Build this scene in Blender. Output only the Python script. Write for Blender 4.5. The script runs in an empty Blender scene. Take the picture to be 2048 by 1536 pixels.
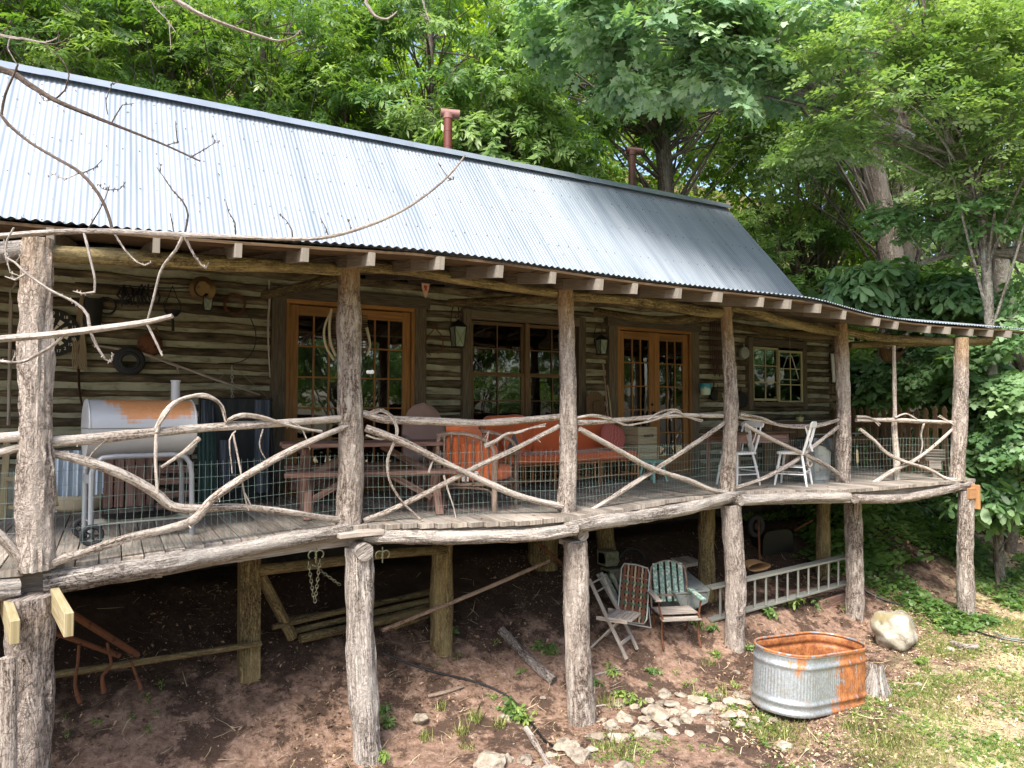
import bpy, math, random
import numpy as np
from mathutils import Vector, Matrix, noise, Euler
R = math.radians
scene = bpy.context.scene
C = scene.collection
# ---------------- camera
FOC = 1420.0
PITCH = math.atan(54/FOC); TH = R(60.66); CZ = 1.035
cd = bpy.data.cameras.new('camera'); cam = bpy.data.objects.new('camera', cd); C.objects.link(cam)
cd.sensor_width = 36; cd.lens = FOC/2048*36; cd.clip_end = 500; cd.clip_start = .05
cam.location = (0, 0, CZ); cam.rotation_euler = (R(90)+PITCH, 0, -(R(90)-TH))
scene.camera = cam
# ---------------- world and sun
SUN_EL, SUN_AZ = 55, 222          # azimuth the light comes from, degrees from +X counterclockwise
w = bpy.data.worlds.new('World'); scene.world = w; w.use_nodes = True
nt = w.node_tree; bg = nt.nodes['Background']
sky = nt.nodes.new('ShaderNodeTexSky'); sky.sky_type = 'NISHITA'; sky.sun_disc = False
sky.sun_elevation = R(SUN_EL); sky.sun_rotation = R(90-SUN_AZ); sky.air_density = 1.0; sky.dust_density = 3.0; sky.ozone_density = .6
nt.links.new(sky.outputs[0], bg.inputs[0]); bg.inputs[1].default_value = .15
sd = bpy.data.lights.new('sun', 'SUN'); sun = bpy.data.objects.new('sun', sd); C.objects.link(sun)
sd.energy = 2.9; sd.angle = R(22); sd.color = (1, .95, .87)
sv = Vector((math.cos(R(SUN_EL))*math.cos(R(SUN_AZ)), math.cos(R(SUN_EL))*math.sin(R(SUN_AZ)), math.sin(R(SUN_EL))))
sun.rotation_euler = sv.to_track_quat('Z', 'Y').to_euler()
scene.view_settings.view_transform = 'Standard'; scene.view_settings.look = 'None'
scene.view_settings.exposure = 1.4; scene.view_settings.gamma = 1
# ---------------- rays: where a pixel of the photo meets a plane of the place (used once, to survey positions)
def ray(px, py):
    u = (px-1024)/FOC; v = -(py-768)/FOC
    fw = math.cos(PITCH)-v*math.sin(PITCH); up = math.sin(PITCH)+v*math.cos(PITCH)
    return Vector((u*math.sin(TH)+fw*math.cos(TH), -u*math.cos(TH)+fw*math.sin(TH), up))
O = Vector((0, 0, CZ))
def PY(px, py, Y): r = ray(px, py); return O+r*(Y/r.y)
def PZ(px, py, Z): r = ray(px, py); return O+r*((Z-CZ)/r.z)
def PX(px, py, X): r = ray(px, py); return O+r*(X/r.x)
def PD(px, py, D): return O+ray(px, py)*D
# ---------------- materials
def newmat(name):
    m = bpy.data.materials.new(name); m.use_nodes = True
    t = m.node_tree; return m, t, t.nodes['Principled BSDF']
def N(t, kind, **kw):
    n = t.nodes.new(kind)
    for k, v in kw.items(): setattr(n, k, v)
    return n
def ramp(t, src, stops):
    r = N(t, 'ShaderNodeValToRGB'); e = r.color_ramp.elements
    while len(e) < len(stops): e.new(.5)
    for i, (p, c) in enumerate(stops):
        e[i].position = p; e[i].color = (*c, 1) if len(c) == 3 else c
    t.links.new(src, r.inputs[0]); return r.outputs[0]
def noise_tex(t, vec, scale=5, detail=4, rough=.6, dist=0):
    n = N(t, 'ShaderNodeTexNoise'); n.inputs['Scale'].default_value = scale; n.inputs['Detail'].default_value = detail
    n.inputs['Roughness'].default_value = rough; n.inputs['Distortion'].default_value = dist
    if vec: t.links.new(vec, n.inputs['Vector'])
    return n.outputs[0]
def mapping(t, src, sc):
    m = N(t, 'ShaderNodeMapping'); m.inputs['Scale'].default_value = sc; t.links.new(src, m.inputs[0]); return m.outputs[0]
def mixc(t, fac, a, b, mode='MIX'):
    m = N(t, 'ShaderNodeMix', data_type='RGBA', blend_type=mode)
    for s, x in ((0, fac), (6, a), (7, b)):
        if isinstance(x, (int, float)): m.inputs[s].default_value = x
        elif isinstance(x, tuple): m.inputs[s].default_value = (*x, 1)
        else: t.links.new(x, m.inputs[s])
    return m.outputs[2]
def mathn(t, op, a, b=0.0, c=None):
    m = N(t, 'ShaderNodeMath', operation=op)
    for i, x in enumerate((a, b) if c is None else (a, b, c)):
        if isinstance(x, (int, float)): m.inputs[i].default_value = x
        else: t.links.new(x, m.inputs[i])
    return m.outputs[0]
def attr(t, name): return N(t, 'ShaderNodeAttribute', attribute_name=name).outputs['Fac']
def bump(t, bs, h, strength=.5, dist=.01):
    b = N(t, 'ShaderNodeBump'); b.inputs['Strength'].default_value = strength; b.inputs['Distance'].default_value = dist
    t.links.new(h, b.inputs['Height']); t.links.new(b.outputs[0], bs.inputs['Normal'])
def uvn(t): return N(t, 'ShaderNodeTexCoord').outputs['UV']
def objn(t): return N(t, 'ShaderNodeNewGeometry').outputs['Position']
def wood(name, dark, mid, light, gu=70, gv=3.5, rough=.85, patch=None, pscale=1.5, bs_=.5, tint=None, tintn='tint'):
    m, t, b = newmat(name); uv = uvn(t)
    g = noise_tex(t, mapping(t, uv, (gu, gv, 1)), 1, 6, .7)
    c = ramp(t, g, [(.3, dark), (.47, mid), (.72, light)])
    if patch:
        pn = noise_tex(t, mapping(t, uv, (pscale*3, pscale, 1)), 1.7, 4)
        c = mixc(t, ramp(t, pn, [(.45, (0, 0, 0)), (.62, (1, 1, 1))]), c, patch, 'MULTIPLY')
    if tint:
        tn = noise_tex(t, mapping(t, uv, (8, 2, 1)), 3, 4)
        f = mathn(t, 'MULTIPLY', attr(t, tintn), mathn(t, 'ADD', tn, .35))
        c = mixc(t, f, c, tint)
    r = attr(t, 'rnd')
    c = mixc(t, 1.0, c, ramp(t, r, [(0, (.72, .72, .72)), (1, (1.2, 1.18, 1.15))]), 'MULTIPLY')
    t.links.new(c, b.inputs['Base Color']); b.inputs['Roughness'].default_value = rough
    b.inputs['Specular IOR Level'].default_value = .3
    bump(t, b, g, bs_, .004); return m
def bark(name, dark, mid, light, tint=None, gu=26, gv=7, strength=.9, lichen=None):
    m, t, b = newmat(name); uv = uvn(t)
    wv = noise_tex(t, mapping(t, uv, (6, 2, 1)), 2, 3)
    A = noise_tex(t, mapping(t, uv, (gu*.8, gv*.55, 1)), 1, 5, .62, 1.3)
    B = noise_tex(t, mapping(t, uv, (gu*1.7+5, gv*2.1, 1)), 1, 4, .6, .8)
    v = N(t, 'ShaderNodeTexVoronoi', feature='DISTANCE_TO_EDGE'); v.inputs['Scale'].default_value = 1
    mp = mapping(t, uv, (gu*.9, gv*1.3, 1)); ad = N(t, 'ShaderNodeVectorMath', operation='ADD')
    ms = N(t, 'ShaderNodeVectorMath', operation='SCALE'); ms.inputs['Scale'].default_value = 5
    nc = N(t, 'ShaderNodeTexNoise'); nc.inputs['Scale'].default_value = 9; nc.inputs['Detail'].default_value = 4; t.links.new(uv, nc.inputs[0])
    t.links.new(nc.outputs[1], ms.inputs[0]); t.links.new(mp, ad.inputs[0]); t.links.new(ms.outputs[0], ad.inputs[1]); t.links.new(ad.outputs[0], v.inputs['Vector'])
    g = noise_tex(t, mapping(t, uv, (120, 30, 1)), 1, 6, .75)
    ra = mathn(t, 'MINIMUM', mathn(t, 'MULTIPLY', mathn(t, 'ABSOLUTE', mathn(t, 'SUBTRACT', A, .5)), 5.5), 1.0)
    rb = mathn(t, 'MINIMUM', mathn(t, 'MULTIPLY', mathn(t, 'ABSOLUTE', mathn(t, 'SUBTRACT', B, .5)), 6.0), 1.0)
    e = mathn(t, 'MINIMUM', mathn(t, 'MULTIPLY', v.outputs['Distance'], 3.), .5)
    h = mathn(t, 'ADD', mathn(t, 'MULTIPLY', ra, .34), mathn(t, 'MULTIPLY', rb, .16)); h = mathn(t, 'ADD', h, mathn(t, 'MULTIPLY', e, .30)); h = mathn(t, 'ADD', h, mathn(t, 'MULTIPLY', g, .55))
    c = ramp(t, h, [(.36, dark), (.54, mid), (.80, light)])
    big = noise_tex(t, mapping(t, uv, (3, .8, 1)), 1.3, 3)
    c = mixc(t, ramp(t, big, [(.42, (0, 0, 0)), (.66, (.55, .55, .55))]), c, light)
    if lichen: c = mixc(t, ramp(t, wv, [(.55, (0, 0, 0)), (.7, (.8, .8, .8))]), c, lichen)
    if tint:
        f = mathn(t, 'MULTIPLY', attr(t, 'tint'), mathn(t, 'ADD', g, .45)); c = mixc(t, f, c, tint)
    c = mixc(t, 1.0, c, ramp(t, attr(t, 'rnd'), [(0, (.75, .75, .75)), (1, (1.2, 1.18, 1.15))]), 'MULTIPLY')
    t.links.new(c, b.inputs['Base Color']); b.inputs['Roughness'].default_value = .95; b.inputs['Specular IOR Level'].default_value = .2
    bump(t, b, h, strength, .025); return m
def paint(name, col, rough=.5, worn=None, wear=.6, wscale=14, metal=0.0, bs_=.15, var=.25):
    m, t, b = newmat(name); p = objn(t)
    n = noise_tex(t, p, wscale, 6, .7); n2 = noise_tex(t, p, 3.5, 3)
    c = mixc(t, n2, tuple(x*(1-var) for x in col), tuple(min(1, x*(1+var)) for x in col))
    if worn: c = mixc(t, ramp(t, n, [(wear, (0, 0, 0)), (min(.99, wear+.06), (1, 1, 1))]), c, worn)
    t.links.new(c, b.inputs['Base Color']); b.inputs['Roughness'].default_value = rough; b.inputs['Metallic'].default_value = metal
    bump(t, b, n, bs_, .004); return m
def fabric(name, col, var=.2, wscale=220, rough=.95):
    m, t, b = newmat(name); p = objn(t)
    n = noise_tex(t, p, wscale, 2); n2 = noise_tex(t, p, 5, 4)
    c = mixc(t, n2, tuple(x*(1-var) for x in col), tuple(min(1, x*(1+var)) for x in col))
    t.links.new(c, b.inputs['Base Color']); b.inputs['Roughness'].default_value = rough; b.inputs['Sheen Weight'].default_value = .2
    bump(t, b, mathn(t, 'ADD', n, mathn(t, 'MULTIPLY', n2, 3.0)), .35, .006); return m
def leafmat(name, a, b_, c_, trans=.45, rough=.42):
    m, t, b = newmat(name); r = attr(t, 'rnd'); c = ramp(t, r, [(0, a), (.5, b_), (1, c_)])
    g = N(t, 'ShaderNodeNewGeometry'); 
    b.inputs['Roughness'].default_value = rough; b.inputs['Specular IOR Level'].default_value = .5
    t.links.new(c, b.inputs['Base Color'])
    tr = N(t, 'ShaderNodeBsdfTranslucent'); mx = N(t, 'ShaderNodeMixShader'); mx.inputs[0].default_value = trans
    tc = mixc(t, 1.0, c, (1.25, 1.35, .45), 'MULTIPLY'); t.links.new(tc, tr.inputs[0])
    t.links.new(b.outputs[0], mx.inputs[1]); t.links.new(tr.outputs[0], mx.inputs[2])
    t.links.new(mx.outputs[0], t.nodes['Material Output'].inputs[0]); return m
M = {}
M['barkp'] = bark('post_bark', (.05, .037, .030), (.27, .225, .195), (.56, .50, .455), tint=(.30, .17, .05), gu=22, gv=6, strength=1.)
M['barkp2'] = bark('peeling_post_bark', (.055, .04, .032), (.25, .205, .175), (.50, .445, .40), tint=(.30, .17, .05), gu=17, gv=4.5, strength=1., lichen=(.50, .46, .415))
M['barkg'] = bark('grey_log', (.045, .037, .031), (.27, .235, .21), (.60, .56, .52), tint=(.30, .17, .05), gu=30, gv=2.4, strength=.8)
M['barkd'] = bark('yellow_brown_log', (.035, .026, .014), (.13, .10, .05), (.30, .24, .12), gu=30, gv=4, strength=.6)
M['barkt'] = bark('tree_bark', (.035, .028, .022), (.12, .098, .08), (.27, .24, .21), gu=18, gv=4, strength=1)
M['barkl'] = bark('lichen_bark', (.05, .042, .034), (.16, .14, .12), (.38, .36, .32), gu=12, gv=8, lichen=(.32, .35, .28))
M['grey'] = wood('weathered_grey_wood', (.10, .085, .07), (.30, .26, .225), (.55, .50, .45), tint=(.30, .17, .05))
M['greyb'] = bark('grey_stick', (.07, .052, .042), (.34, .29, .25), (.62, .57, .52), gu=34, gv=2.2, strength=.5)
M['deck'] = wood('deck_board', (.13, .11, .09), (.29, .255, .22), (.50, .455, .40), gu=50, gv=2.2, patch=(.62, .60, .58), pscale=.5)
M['deckend'] = wood('green_board_end', (.10, .11, .09), (.22, .25, .21), (.40, .44, .38), gu=50, gv=20)
M['rafter'] = wood('rafter_wood', (.05, .04, .028), (.13, .105, .075), (.27, .23, .18), tint=(.32, .29, .25))
M['hewn'] = wood('hewn_log', (.022, .017, .011), (.12, .094, .058), (.27, .225, .15), gu=26, gv=3.2, patch=(.42, .40, .38), pscale=.9, bs_=.9)
M['brownw'] = wood('brown_board', (.03, .018, .009), (.085, .052, .026), (.17, .11, .06))
M['casing'] = wood('weathered_casing', (.035, .027, .019), (.10, .080, .056), (.19, .16, .12))
M['pine'] = wood('door_pine', (.12, .055, .016), (.24, .115, .035), (.36, .19, .065), gu=40, gv=2, rough=.5, bs_=.15)
M['sash'] = wood('window_sash_wood', (.05, .03, .015), (.12, .075, .04), (.22, .15, .085))
M['cream'] = paint('cream_paint', (.42, .39, .22), .6, (.16, .13, .07), .62)
M['redw'] = wood('red_brown_stain', (.075, .038, .028), (.20, .115, .09), (.37, .25, .21), gu=50, gv=2.5)
M['newwood'] = wood('new_lumber', (.17, .13, .06), (.30, .25, .14), (.42, .37, .25), gu=40, gv=2)
M['orangew'] = wood('orange_lumber', (.22, .10, .04), (.33, .17, .075), (.42, .25, .13), gu=40, gv=2)
M['black'] = paint('black_iron', (.012, .012, .013), .55, (.05, .02, .01), .62, metal=.4)
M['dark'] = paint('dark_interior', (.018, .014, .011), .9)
M['rust'] = paint('rusty_iron', (.13, .05, .022), .85, (.05, .02, .012), .55, metal=.2)
M['chim'] = paint('stovepipe_paint', (.125, .032, .02), .38, (.10, .045, .03), .6, bs_=.1)
M['chimd'] = paint('stovepipe_brown', (.075, .032, .024), .5, (.14, .05, .03), .62)
M['cowl'] = paint('faded_cowl', (.22, .105, .09), .6, (.13, .06, .045), .6)
M['mesh'] = paint('green_wire', (.19, .27, .235), .5)
M['alu'] = paint('aluminium', (.34, .35, .32), .45, (.3, .3, .26), .6, metal=.55)
M['white'] = paint('white_paint', (.74, .74, .74), .5, (.45, .42, .38), .72)
M['teal'] = paint('teal_paint', (.20, .42, .36), .5, (.45, .42, .38), .7)
def chinkmat():
    m, t, b = newmat('chinking'); p = objn(t); n = noise_tex(t, p, 9, 6, .7); n2 = noise_tex(t, p, 1.6, 4); n3 = noise_tex(t, mapping(t, p, (1.5, 1, 9)), 2.2, 5, .7)
    c = ramp(t, n2, [(.3, (.17, .165, .115)), (.5, (.30, .295, .215)), (.7, (.44, .43, .34))]); c = mixc(t, ramp(t, n, [(.56, (0, 0, 0)), (.72, (.8, .8, .8))]), c, (.13, .11, .07))
    c = mixc(t, ramp(t, n3, [(.52, (0, 0, 0)), (.66, (.75, .75, .75))]), c, (.09, .08, .055))
    t.links.new(c, b.inputs['Base Color']); b.inputs['Roughness'].default_value = .95; bump(t, b, n, .8, .02); return m
M['chink'] = chinkmat()
def roofmat(name, rustf=.0):
    m, t, b = newmat(name); uv = uvn(t)
    n = noise_tex(t, mapping(t, uv, (2.6, .10, 1)), 1, 5, .65); n2 = noise_tex(t, mapping(t, uv, (9, .5, 1)), 1, 4); n3 = noise_tex(t, uv, 1.1, 5, .6)
    c = ramp(t, n, [(.36, (.13, .16, .20)), (.47, (.215, .25, .295)), (.62, (.29, .32, .36))])
    c = mixc(t, .45, c, ramp(t, n2, [(.3, (.16, .195, .24)), (.6, (.29, .325, .365))]))
    c = mixc(t, ramp(t, n3, [(.5, (0, 0, 0)), (.7, (.35, .35, .35))]), c, (.22, .255, .30))
    s = noise_tex(t, mapping(t, uv, (14, 1.2, 1)), 1, 3, .5)
    c = mixc(t, ramp(t, s, [(.735, (0, 0, 0)), (.78, (.35+rustf, .35+rustf, .35+rustf))]), c, (.42, .22, .10))
    t.links.new(c, b.inputs['Base Color']); b.inputs['Metallic'].default_value = .12; b.inputs['Roughness'].default_value = .5
    t.links.new(ramp(t, n3, [(.3, (.45, .45, .45)), (.7, (.65, .65, .65))]), b.inputs['Roughness'])
    bump(t, b, n3, .1, .01); return m
M['sheet'] = paint('bright_sheet_metal', (.50, .56, .62), .4, metal=.3); M['roof'] = roofmat('corrugated_roof_metal'); M['roofr'] = roofmat('rusty_roof_metal', .4)
def glassmat():
    m, t, b = newmat('window_glass'); t.nodes.remove(b)
    tr = N(t, 'ShaderNodeBsdfTransparent'); tr.inputs[0].default_value = (.75, .8, .78, 1)
    gl = N(t, 'ShaderNodeBsdfGlossy'); gl.inputs['Roughness'].default_value = .015
    fr = N(t, 'ShaderNodeFresnel'); fr.inputs[0].default_value = 2.3
    n = noise_tex(t, objn(t), 1.7, 2); bp = N(t, 'ShaderNodeBump'); bp.inputs['Strength'].default_value = .25; bp.inputs['Distance'].default_value = .01
    t.links.new(n, bp.inputs['Height']); t.links.new(bp.outputs[0], gl.inputs['Normal'])
    mx = N(t, 'ShaderNodeMixShader'); t.links.new(fr.outputs[0], mx.inputs[0]); t.links.new(tr.outputs[0], mx.inputs[1]); t.links.new(gl.outputs[0], mx.inputs[2])
    t.links.new(mx.outputs[0], t.nodes['Material Output'].inputs[0]); return m
M['glass'] = glassmat()
def groundmat():
    m, t, b = newmat('dirt_ground'); p = objn(t)
    n = noise_tex(t, p, 1.3, 6, .65); n2 = noise_tex(t, p, 12, 8, .75); n3 = noise_tex(t, p, .45, 3); n4 = noise_tex(t, p, 3.2, 5, .6, .6)
    c = ramp(t, n2, [(.3, (.10, .062, .044)), (.47, (.235, .150, .108)), (.6, (.33, .225, .17)), (.74, (.50, .38, .30))])
    n5 = noise_tex(t, p, 2.1, 9, .72); c = mixc(t, ramp(t, n5, [(.49, (0, 0, 0)), (.54, (.85, .85, .85))]), c, (.055, .036, .027))   # dark patches
    sx = N(t, 'ShaderNodeSeparateXYZ'); t.links.new(p, sx.inputs[0])
    X, Y = sx.outputs[0], sx.outputs[1]
    mulch_shade = mathn(t, 'ADD', mathn(t, 'SUBTRACT', Y, 7.1), mathn(t, 'MULTIPLY', mathn(t, 'SUBTRACT', n4, .5), 2.2))
    c = mixc(t, ramp(t, mulch_shade, [(0, (0, 0, 0)), (.5, (.9, .9, .9))]), c, (.035, .024, .018))  # dark mulch under the deck, with the shade there put into its colour
    # lawn: right front
    lf = mathn(t, 'SUBTRACT', mathn(t, 'MULTIPLY', X, .42), Y); lf = mathn(t, 'ADD', lf, 2.2)
    lf = mathn(t, 'ADD', lf, mathn(t, 'MULTIPLY', mathn(t, 'SUBTRACT', n4, .5), 4.0)); lf = mathn(t, 'MULTIPLY', lf, .5)
    cg = ramp(t, n2, [(.3, (.25, .21, .12)), (.5, (.44, .40, .21)), (.7, (.64, .57, .36))])
    cg = mixc(t, ramp(t, n, [(.45, (0, 0, 0)), (.6, (1, 1, 1))]), cg, (.40, .30, .21))
    c = mixc(t, ramp(t, lf, [(.2, (0, 0, 0)), (.8, (1, 1, 1))]), c, cg)
    # forest floor behind
    ff = ramp(t, mathn(t, 'MULTIPLY', mathn(t, 'SUBTRACT', Y, 8.5), .3), [(0, (0, 0, 0)), (1, (1, 1, 1))])
    cf = ramp(t, n2, [(.3, (.05, .032, .018)), (.5, (.13, .085, .045)), (.75, (.22, .16, .09))])
    cf = mixc(t, ramp(t, n, [(.45, (0, 0, 0)), (.6, (.8, .8, .8))]), cf, (.05, .08, .025))
    c = mixc(t, ff, c, cf)
    t.links.new(c, b.inputs['Base Color']); b.inputs['Roughness'].default_value = 1; b.inputs['Specular IOR Level'].default_value = .1
    bump(t, b, mathn(t, 'ADD', n2, mathn(t, 'MULTIPLY', n4, 1.2)), .9, .04); return m
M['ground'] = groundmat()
# ---------------- mesh builder
rg = random.Random(7)
class MB:
    def __init__(s): s.v = []; s.f = []; s.uv = []; s.r = []; s.t = []
    def face(s, idx, uvs, r=.5, t=0.):
        s.f.append(idx); s.uv.extend(uvs); s.r.append(r); s.t.append(t)
    def box(s, c, size, rot=None, r=None, t=0., ends=None):
        r = rg.random() if r is None else r
        hx, hy, hz = size[0]/2, size[1]/2, size[2]/2; b = len(s.v); c = Vector(c)
        loc = [(-hx,-hy,-hz),(hx,-hy,-hz),(hx,hy,-hz),(-hx,hy,-hz),(-hx,-hy,hz),(hx,-hy,hz),(hx,hy,hz),(-hx,hy,hz)]
        for p in loc:
            q = Vector(p); q = (rot @ q) if rot else q; s.v.append(tuple(c+q))
        L = max(range(3), key=lambda i: size[i]); ou, ov = rg.random()*9, rg.random()*9
        for idx, ax in (((0,3,2,1),2),((4,5,6,7),2),((0,1,5,4),1),((2,3,7,6),1),((1,2,6,5),0),((3,0,4,7),0)):
            o = [i for i in range(3) if i != ax]
            if ax == L: a, bb = o[0], o[1]; k = 0.2
            else: bb = L; a = [i for i in o if i != L][0]; k = 1
            s.face([b+i for i in idx], [(loc[i][a]+ou+ax*.37, loc[i][bb]*k+ov) for i in idx], r, t)
        return s
    def beam(s, p0, p1, w, h, up=(0,0,1), r=None, t=0.):
        p0, p1 = Vector(p0), Vector(p1); d = p1-p0; z = d.normalized(); up = Vector(up)
        if abs(z.dot(up)) > .98: up = Vector((0, 1, 0))
        x = up.cross(z).normalized(); y = z.cross(x)
        m = Matrix((x, y, z)).transposed()
        return s.box((p0+p1)/2, (w, h, d.length), m, r, t)
    def tube(s, pts, rad, n=8, step=None, lump=0., bark=0., cap=True, r=None, tint=None, close=False, flat=1.0, seed=None, fine=8.0):
        r = rg.random() if r is None else r; seed = rg.random()*100 if seed is None else seed
        P = [Vector(p) for p in pts]
        if not hasattr(rad, '__len__'): rad = [rad]*len(P)
        if step:
            Q, RR = [], []
            for i in range(len(P)-1):
                a, b_, c_, d_ = P[max(i-1,0)], P[i], P[i+1], P[min(i+2,len(P)-1)]
                k = max(1, int((c_-b_).length/step))
                for j in range(k):
                    u = j/k; Q.append(.5*((2*b_)+(c_-a)*u+(2*a-5*b_+4*c_-d_)*u*u+(-a+3*b_-3*c_+d_)*u**3)); RR.append(rad[i]*(1-u)+rad[i+1]*u)
            Q.append(P[-1]); RR.append(rad[-1]); P, rad = Q, RR
        b0 = len(s.v); m = len(P); along = 0; T = []
        for i in range(m):
            if close: d = P[(i+1) % m]-P[i-1]
            else: d = P[min(i+1,m-1)]-P[max(i-1,0)]
            T.append(d.normalized() if d.length > 1e-9 else Vector((0,0,1)))
        u = T[0].cross(Vector((.31,.87,.2))).normalized(); vs = []; ou = rg.random()*5; al = [0]
        for i in range(m):
            u = (u-T[i]*u.dot(T[i])).normalized(); wv = T[i].cross(u)
            if i: al.append(al[-1]+(P[i]-P[i-1]).length)
            rr = rad[i]
            if lump: rr *= 1+lump*noise.noise(Vector((al[i]*3, seed, 3.3)))
            for j in range(n):
                a = 2*math.pi*j/n; ca, sa = math.cos(a), math.sin(a); q = rr
                if lump: q *= 1+lump*.8*noise.noise(Vector((ca*1.3+seed, sa*1.3, al[i]*1.6)))
                if bark:
                    h = noise.noise(Vector((ca*fine*.5+seed, sa*fine*.5, al[i]*2.2))); h2 = noise.noise(Vector((ca*fine+seed, sa*fine, al[i]*7)))
                    q += bark*((.5-abs(h)*2)*.8+h2*.6)
                s.v.append(tuple(P[i]+u*ca*q*flat+wv*sa*q))
        circ = 2*math.pi*sum(rad)/len(rad)
        top = al[-1]
        def tv(i): return tint(al[i]/max(top, 1e-6)) if tint else 0.
        for i in range(m if close else m-1):
            i2 = (i+1) % m; aa = al[i]; ab = al[i+1] if i+1 < m else al[i]+.01; tt = tv(i)
            for j in range(n):
                j2 = (j+1) % n; ua, ub = circ*j/n+ou, circ*(j+1)/n+ou
                s.face([b0+i*n+j, b0+i*n+j2, b0+i2*n+j2, b0+i2*n+j], [(ua,aa),(ub,aa),(ub,ab),(ua,ab)], r, tt)
        if cap and not close:
            for ii, flip in ((0, 1), (m-1, 0)):
                idx = [b0+ii*n+j for j in range(n)]
                if flip: idx = idx[::-1]
                s.face(idx, [(math.cos(6.28*j/n)*rad[ii], math.sin(6.28*j/n)*rad[ii]*.2) for j in range(n)], r, tv(min(ii, m-2)))
        return s
    def lathe(s, prof, c=(0,0,0), n=24, rot=None, r=.5, sx=1., sy=1., cap=False):
        b0 = len(s.v); c = Vector(c)
        for (rr, z) in prof:
            for j in range(n):
                a = 2*math.pi*j/n; q = Vector((math.cos(a)*rr*sx, math.sin(a)*rr*sy, z)); q = (rot @ q) if rot else q; s.v.append(tuple(c+q))
        for i in range(len(prof)-1):
            for j in range(n):
                j2 = (j+1) % n
                s.face([b0+i*n+j, b0+i*n+j2, b0+(i+1)*n+j2, b0+(i+1)*n+j], [(j/n,prof[i][1]),((j+1)/n,prof[i][1]),((j+1)/n,prof[i+1][1]),(j/n,prof[i+1][1])], r)
        if cap:
            s.face([b0+j for j in range(n)][::-1], [(0,0)]*n, r); s.face([b0+(len(prof)-1)*n+j for j in range(n)], [(0,0)]*n, r)
        return s
    def grid(s, fn, nu, nv, r=.5, uvf=None, wrap=False):
        b0 = len(s.v)
        for i in range(nu+1):
            for j in range(nv+1): s.v.append(tuple(fn(i/nu, j/nv)))
        for i in range(nu):
            for j in range(nv):
                k = [(i,j),(i+1,j),(i+1,j+1),(i,j+1)]
                rr = r(i/nu, j/nv) if callable(r) else r
                s.face([b0+a*(nv+1)+b for a,b in k], [uvf(a/nu,b/nv) if uvf else (a/nu,b/nv) for a,b in k], rr)
        return s
    def prism(s, poly, th, mtx, r=.5):
        """poly: 2-D outline in local xy, extruded +-th/2 along local z, mtx a 4x4"""
        b0 = len(s.v); n = len(poly)
        for z in (-th/2, th/2):
            for p in poly: s.v.append(tuple(mtx @ Vector((p[0], p[1], z))))
        s.face([b0+i for i in range(n)][::-1], [(p[0], p[1]) for p in poly][::-1], r); s.face([b0+n+i for i in range(n)], [(p[0], p[1]) for p in poly], r)
        for i in range(n):
            j = (i+1) % n; s.face([b0+i, b0+j, b0+n+j, b0+n+i], [(0, 0), (.1, 0), (.1, th), (0, th)], r)
        return s
    def xf(s, m, start=0):
        for i in range(start, len(s.v)): s.v[i] = tuple(m @ Vector(s.v[i]))
        return s
    def build(s, name, mat, parent=None, smooth=False, bevel=0., ang=40):
        me = bpy.data.meshes.new(name); me.from_pydata(s.v, [], s.f)
        uvl = me.uv_layers.new(name='UVMap'); uvl.data.foreach_set('uv', np.array(s.uv, dtype=np.float32).ravel())
        for nm, dat in (('rnd', s.r), ('tint', s.t)):
            a = me.attributes.new(nm, 'FLOAT', 'FACE'); a.data.foreach_set('value', np.array(dat, dtype=np.float32))
        for mm in (mat if isinstance(mat, (list, tuple)) else [mat]): me.materials.append(mm)
        if smooth: me.shade_smooth(); me.set_sharp_from_angle(angle=R(ang))
        o = bpy.data.objects.new(name, me); C.objects.link(o)
        if bevel:
            b = o.modifiers.new('bevel', 'BEVEL'); b.width = bevel; b.segments = 1; b.limit_method = 'ANGLE'
        if parent:
            o.parent = parent; o.location = -WL(parent)
        return o
def WL(o):
    v = Vector((0, 0, 0))
    while o: v += o.location; o = o.parent
    return v
def tag(o, label=None, cat=None, group=None, kind=None):
    if label: o['label'] = label
    if cat: o['category'] = cat
    if group: o['group'] = group
    if kind: o['kind'] = kind
    return o
def thing(name, loc, label, cat, group=None):
    o = bpy.data.objects.new(name, None); C.objects.link(o); o.location = loc; o.empty_display_size = .1
    return tag(o, label, cat, group)
def dup(src, loc, rz=0., label=None, group=None, sc=1.):
    r = src.copy(); C.objects.link(r); r.location = loc; r.rotation_euler = (0, 0, rz); r.scale = (sc,)*3
    if label: r['label'] = label
    if group: r['group'] = group
    for ch in list(src.children):
        c = ch.copy(); C.objects.link(c); c.parent = r
        for g in list(ch.children):
            d = g.copy(); C.objects.link(d); d.parent = c
    return r
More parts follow.
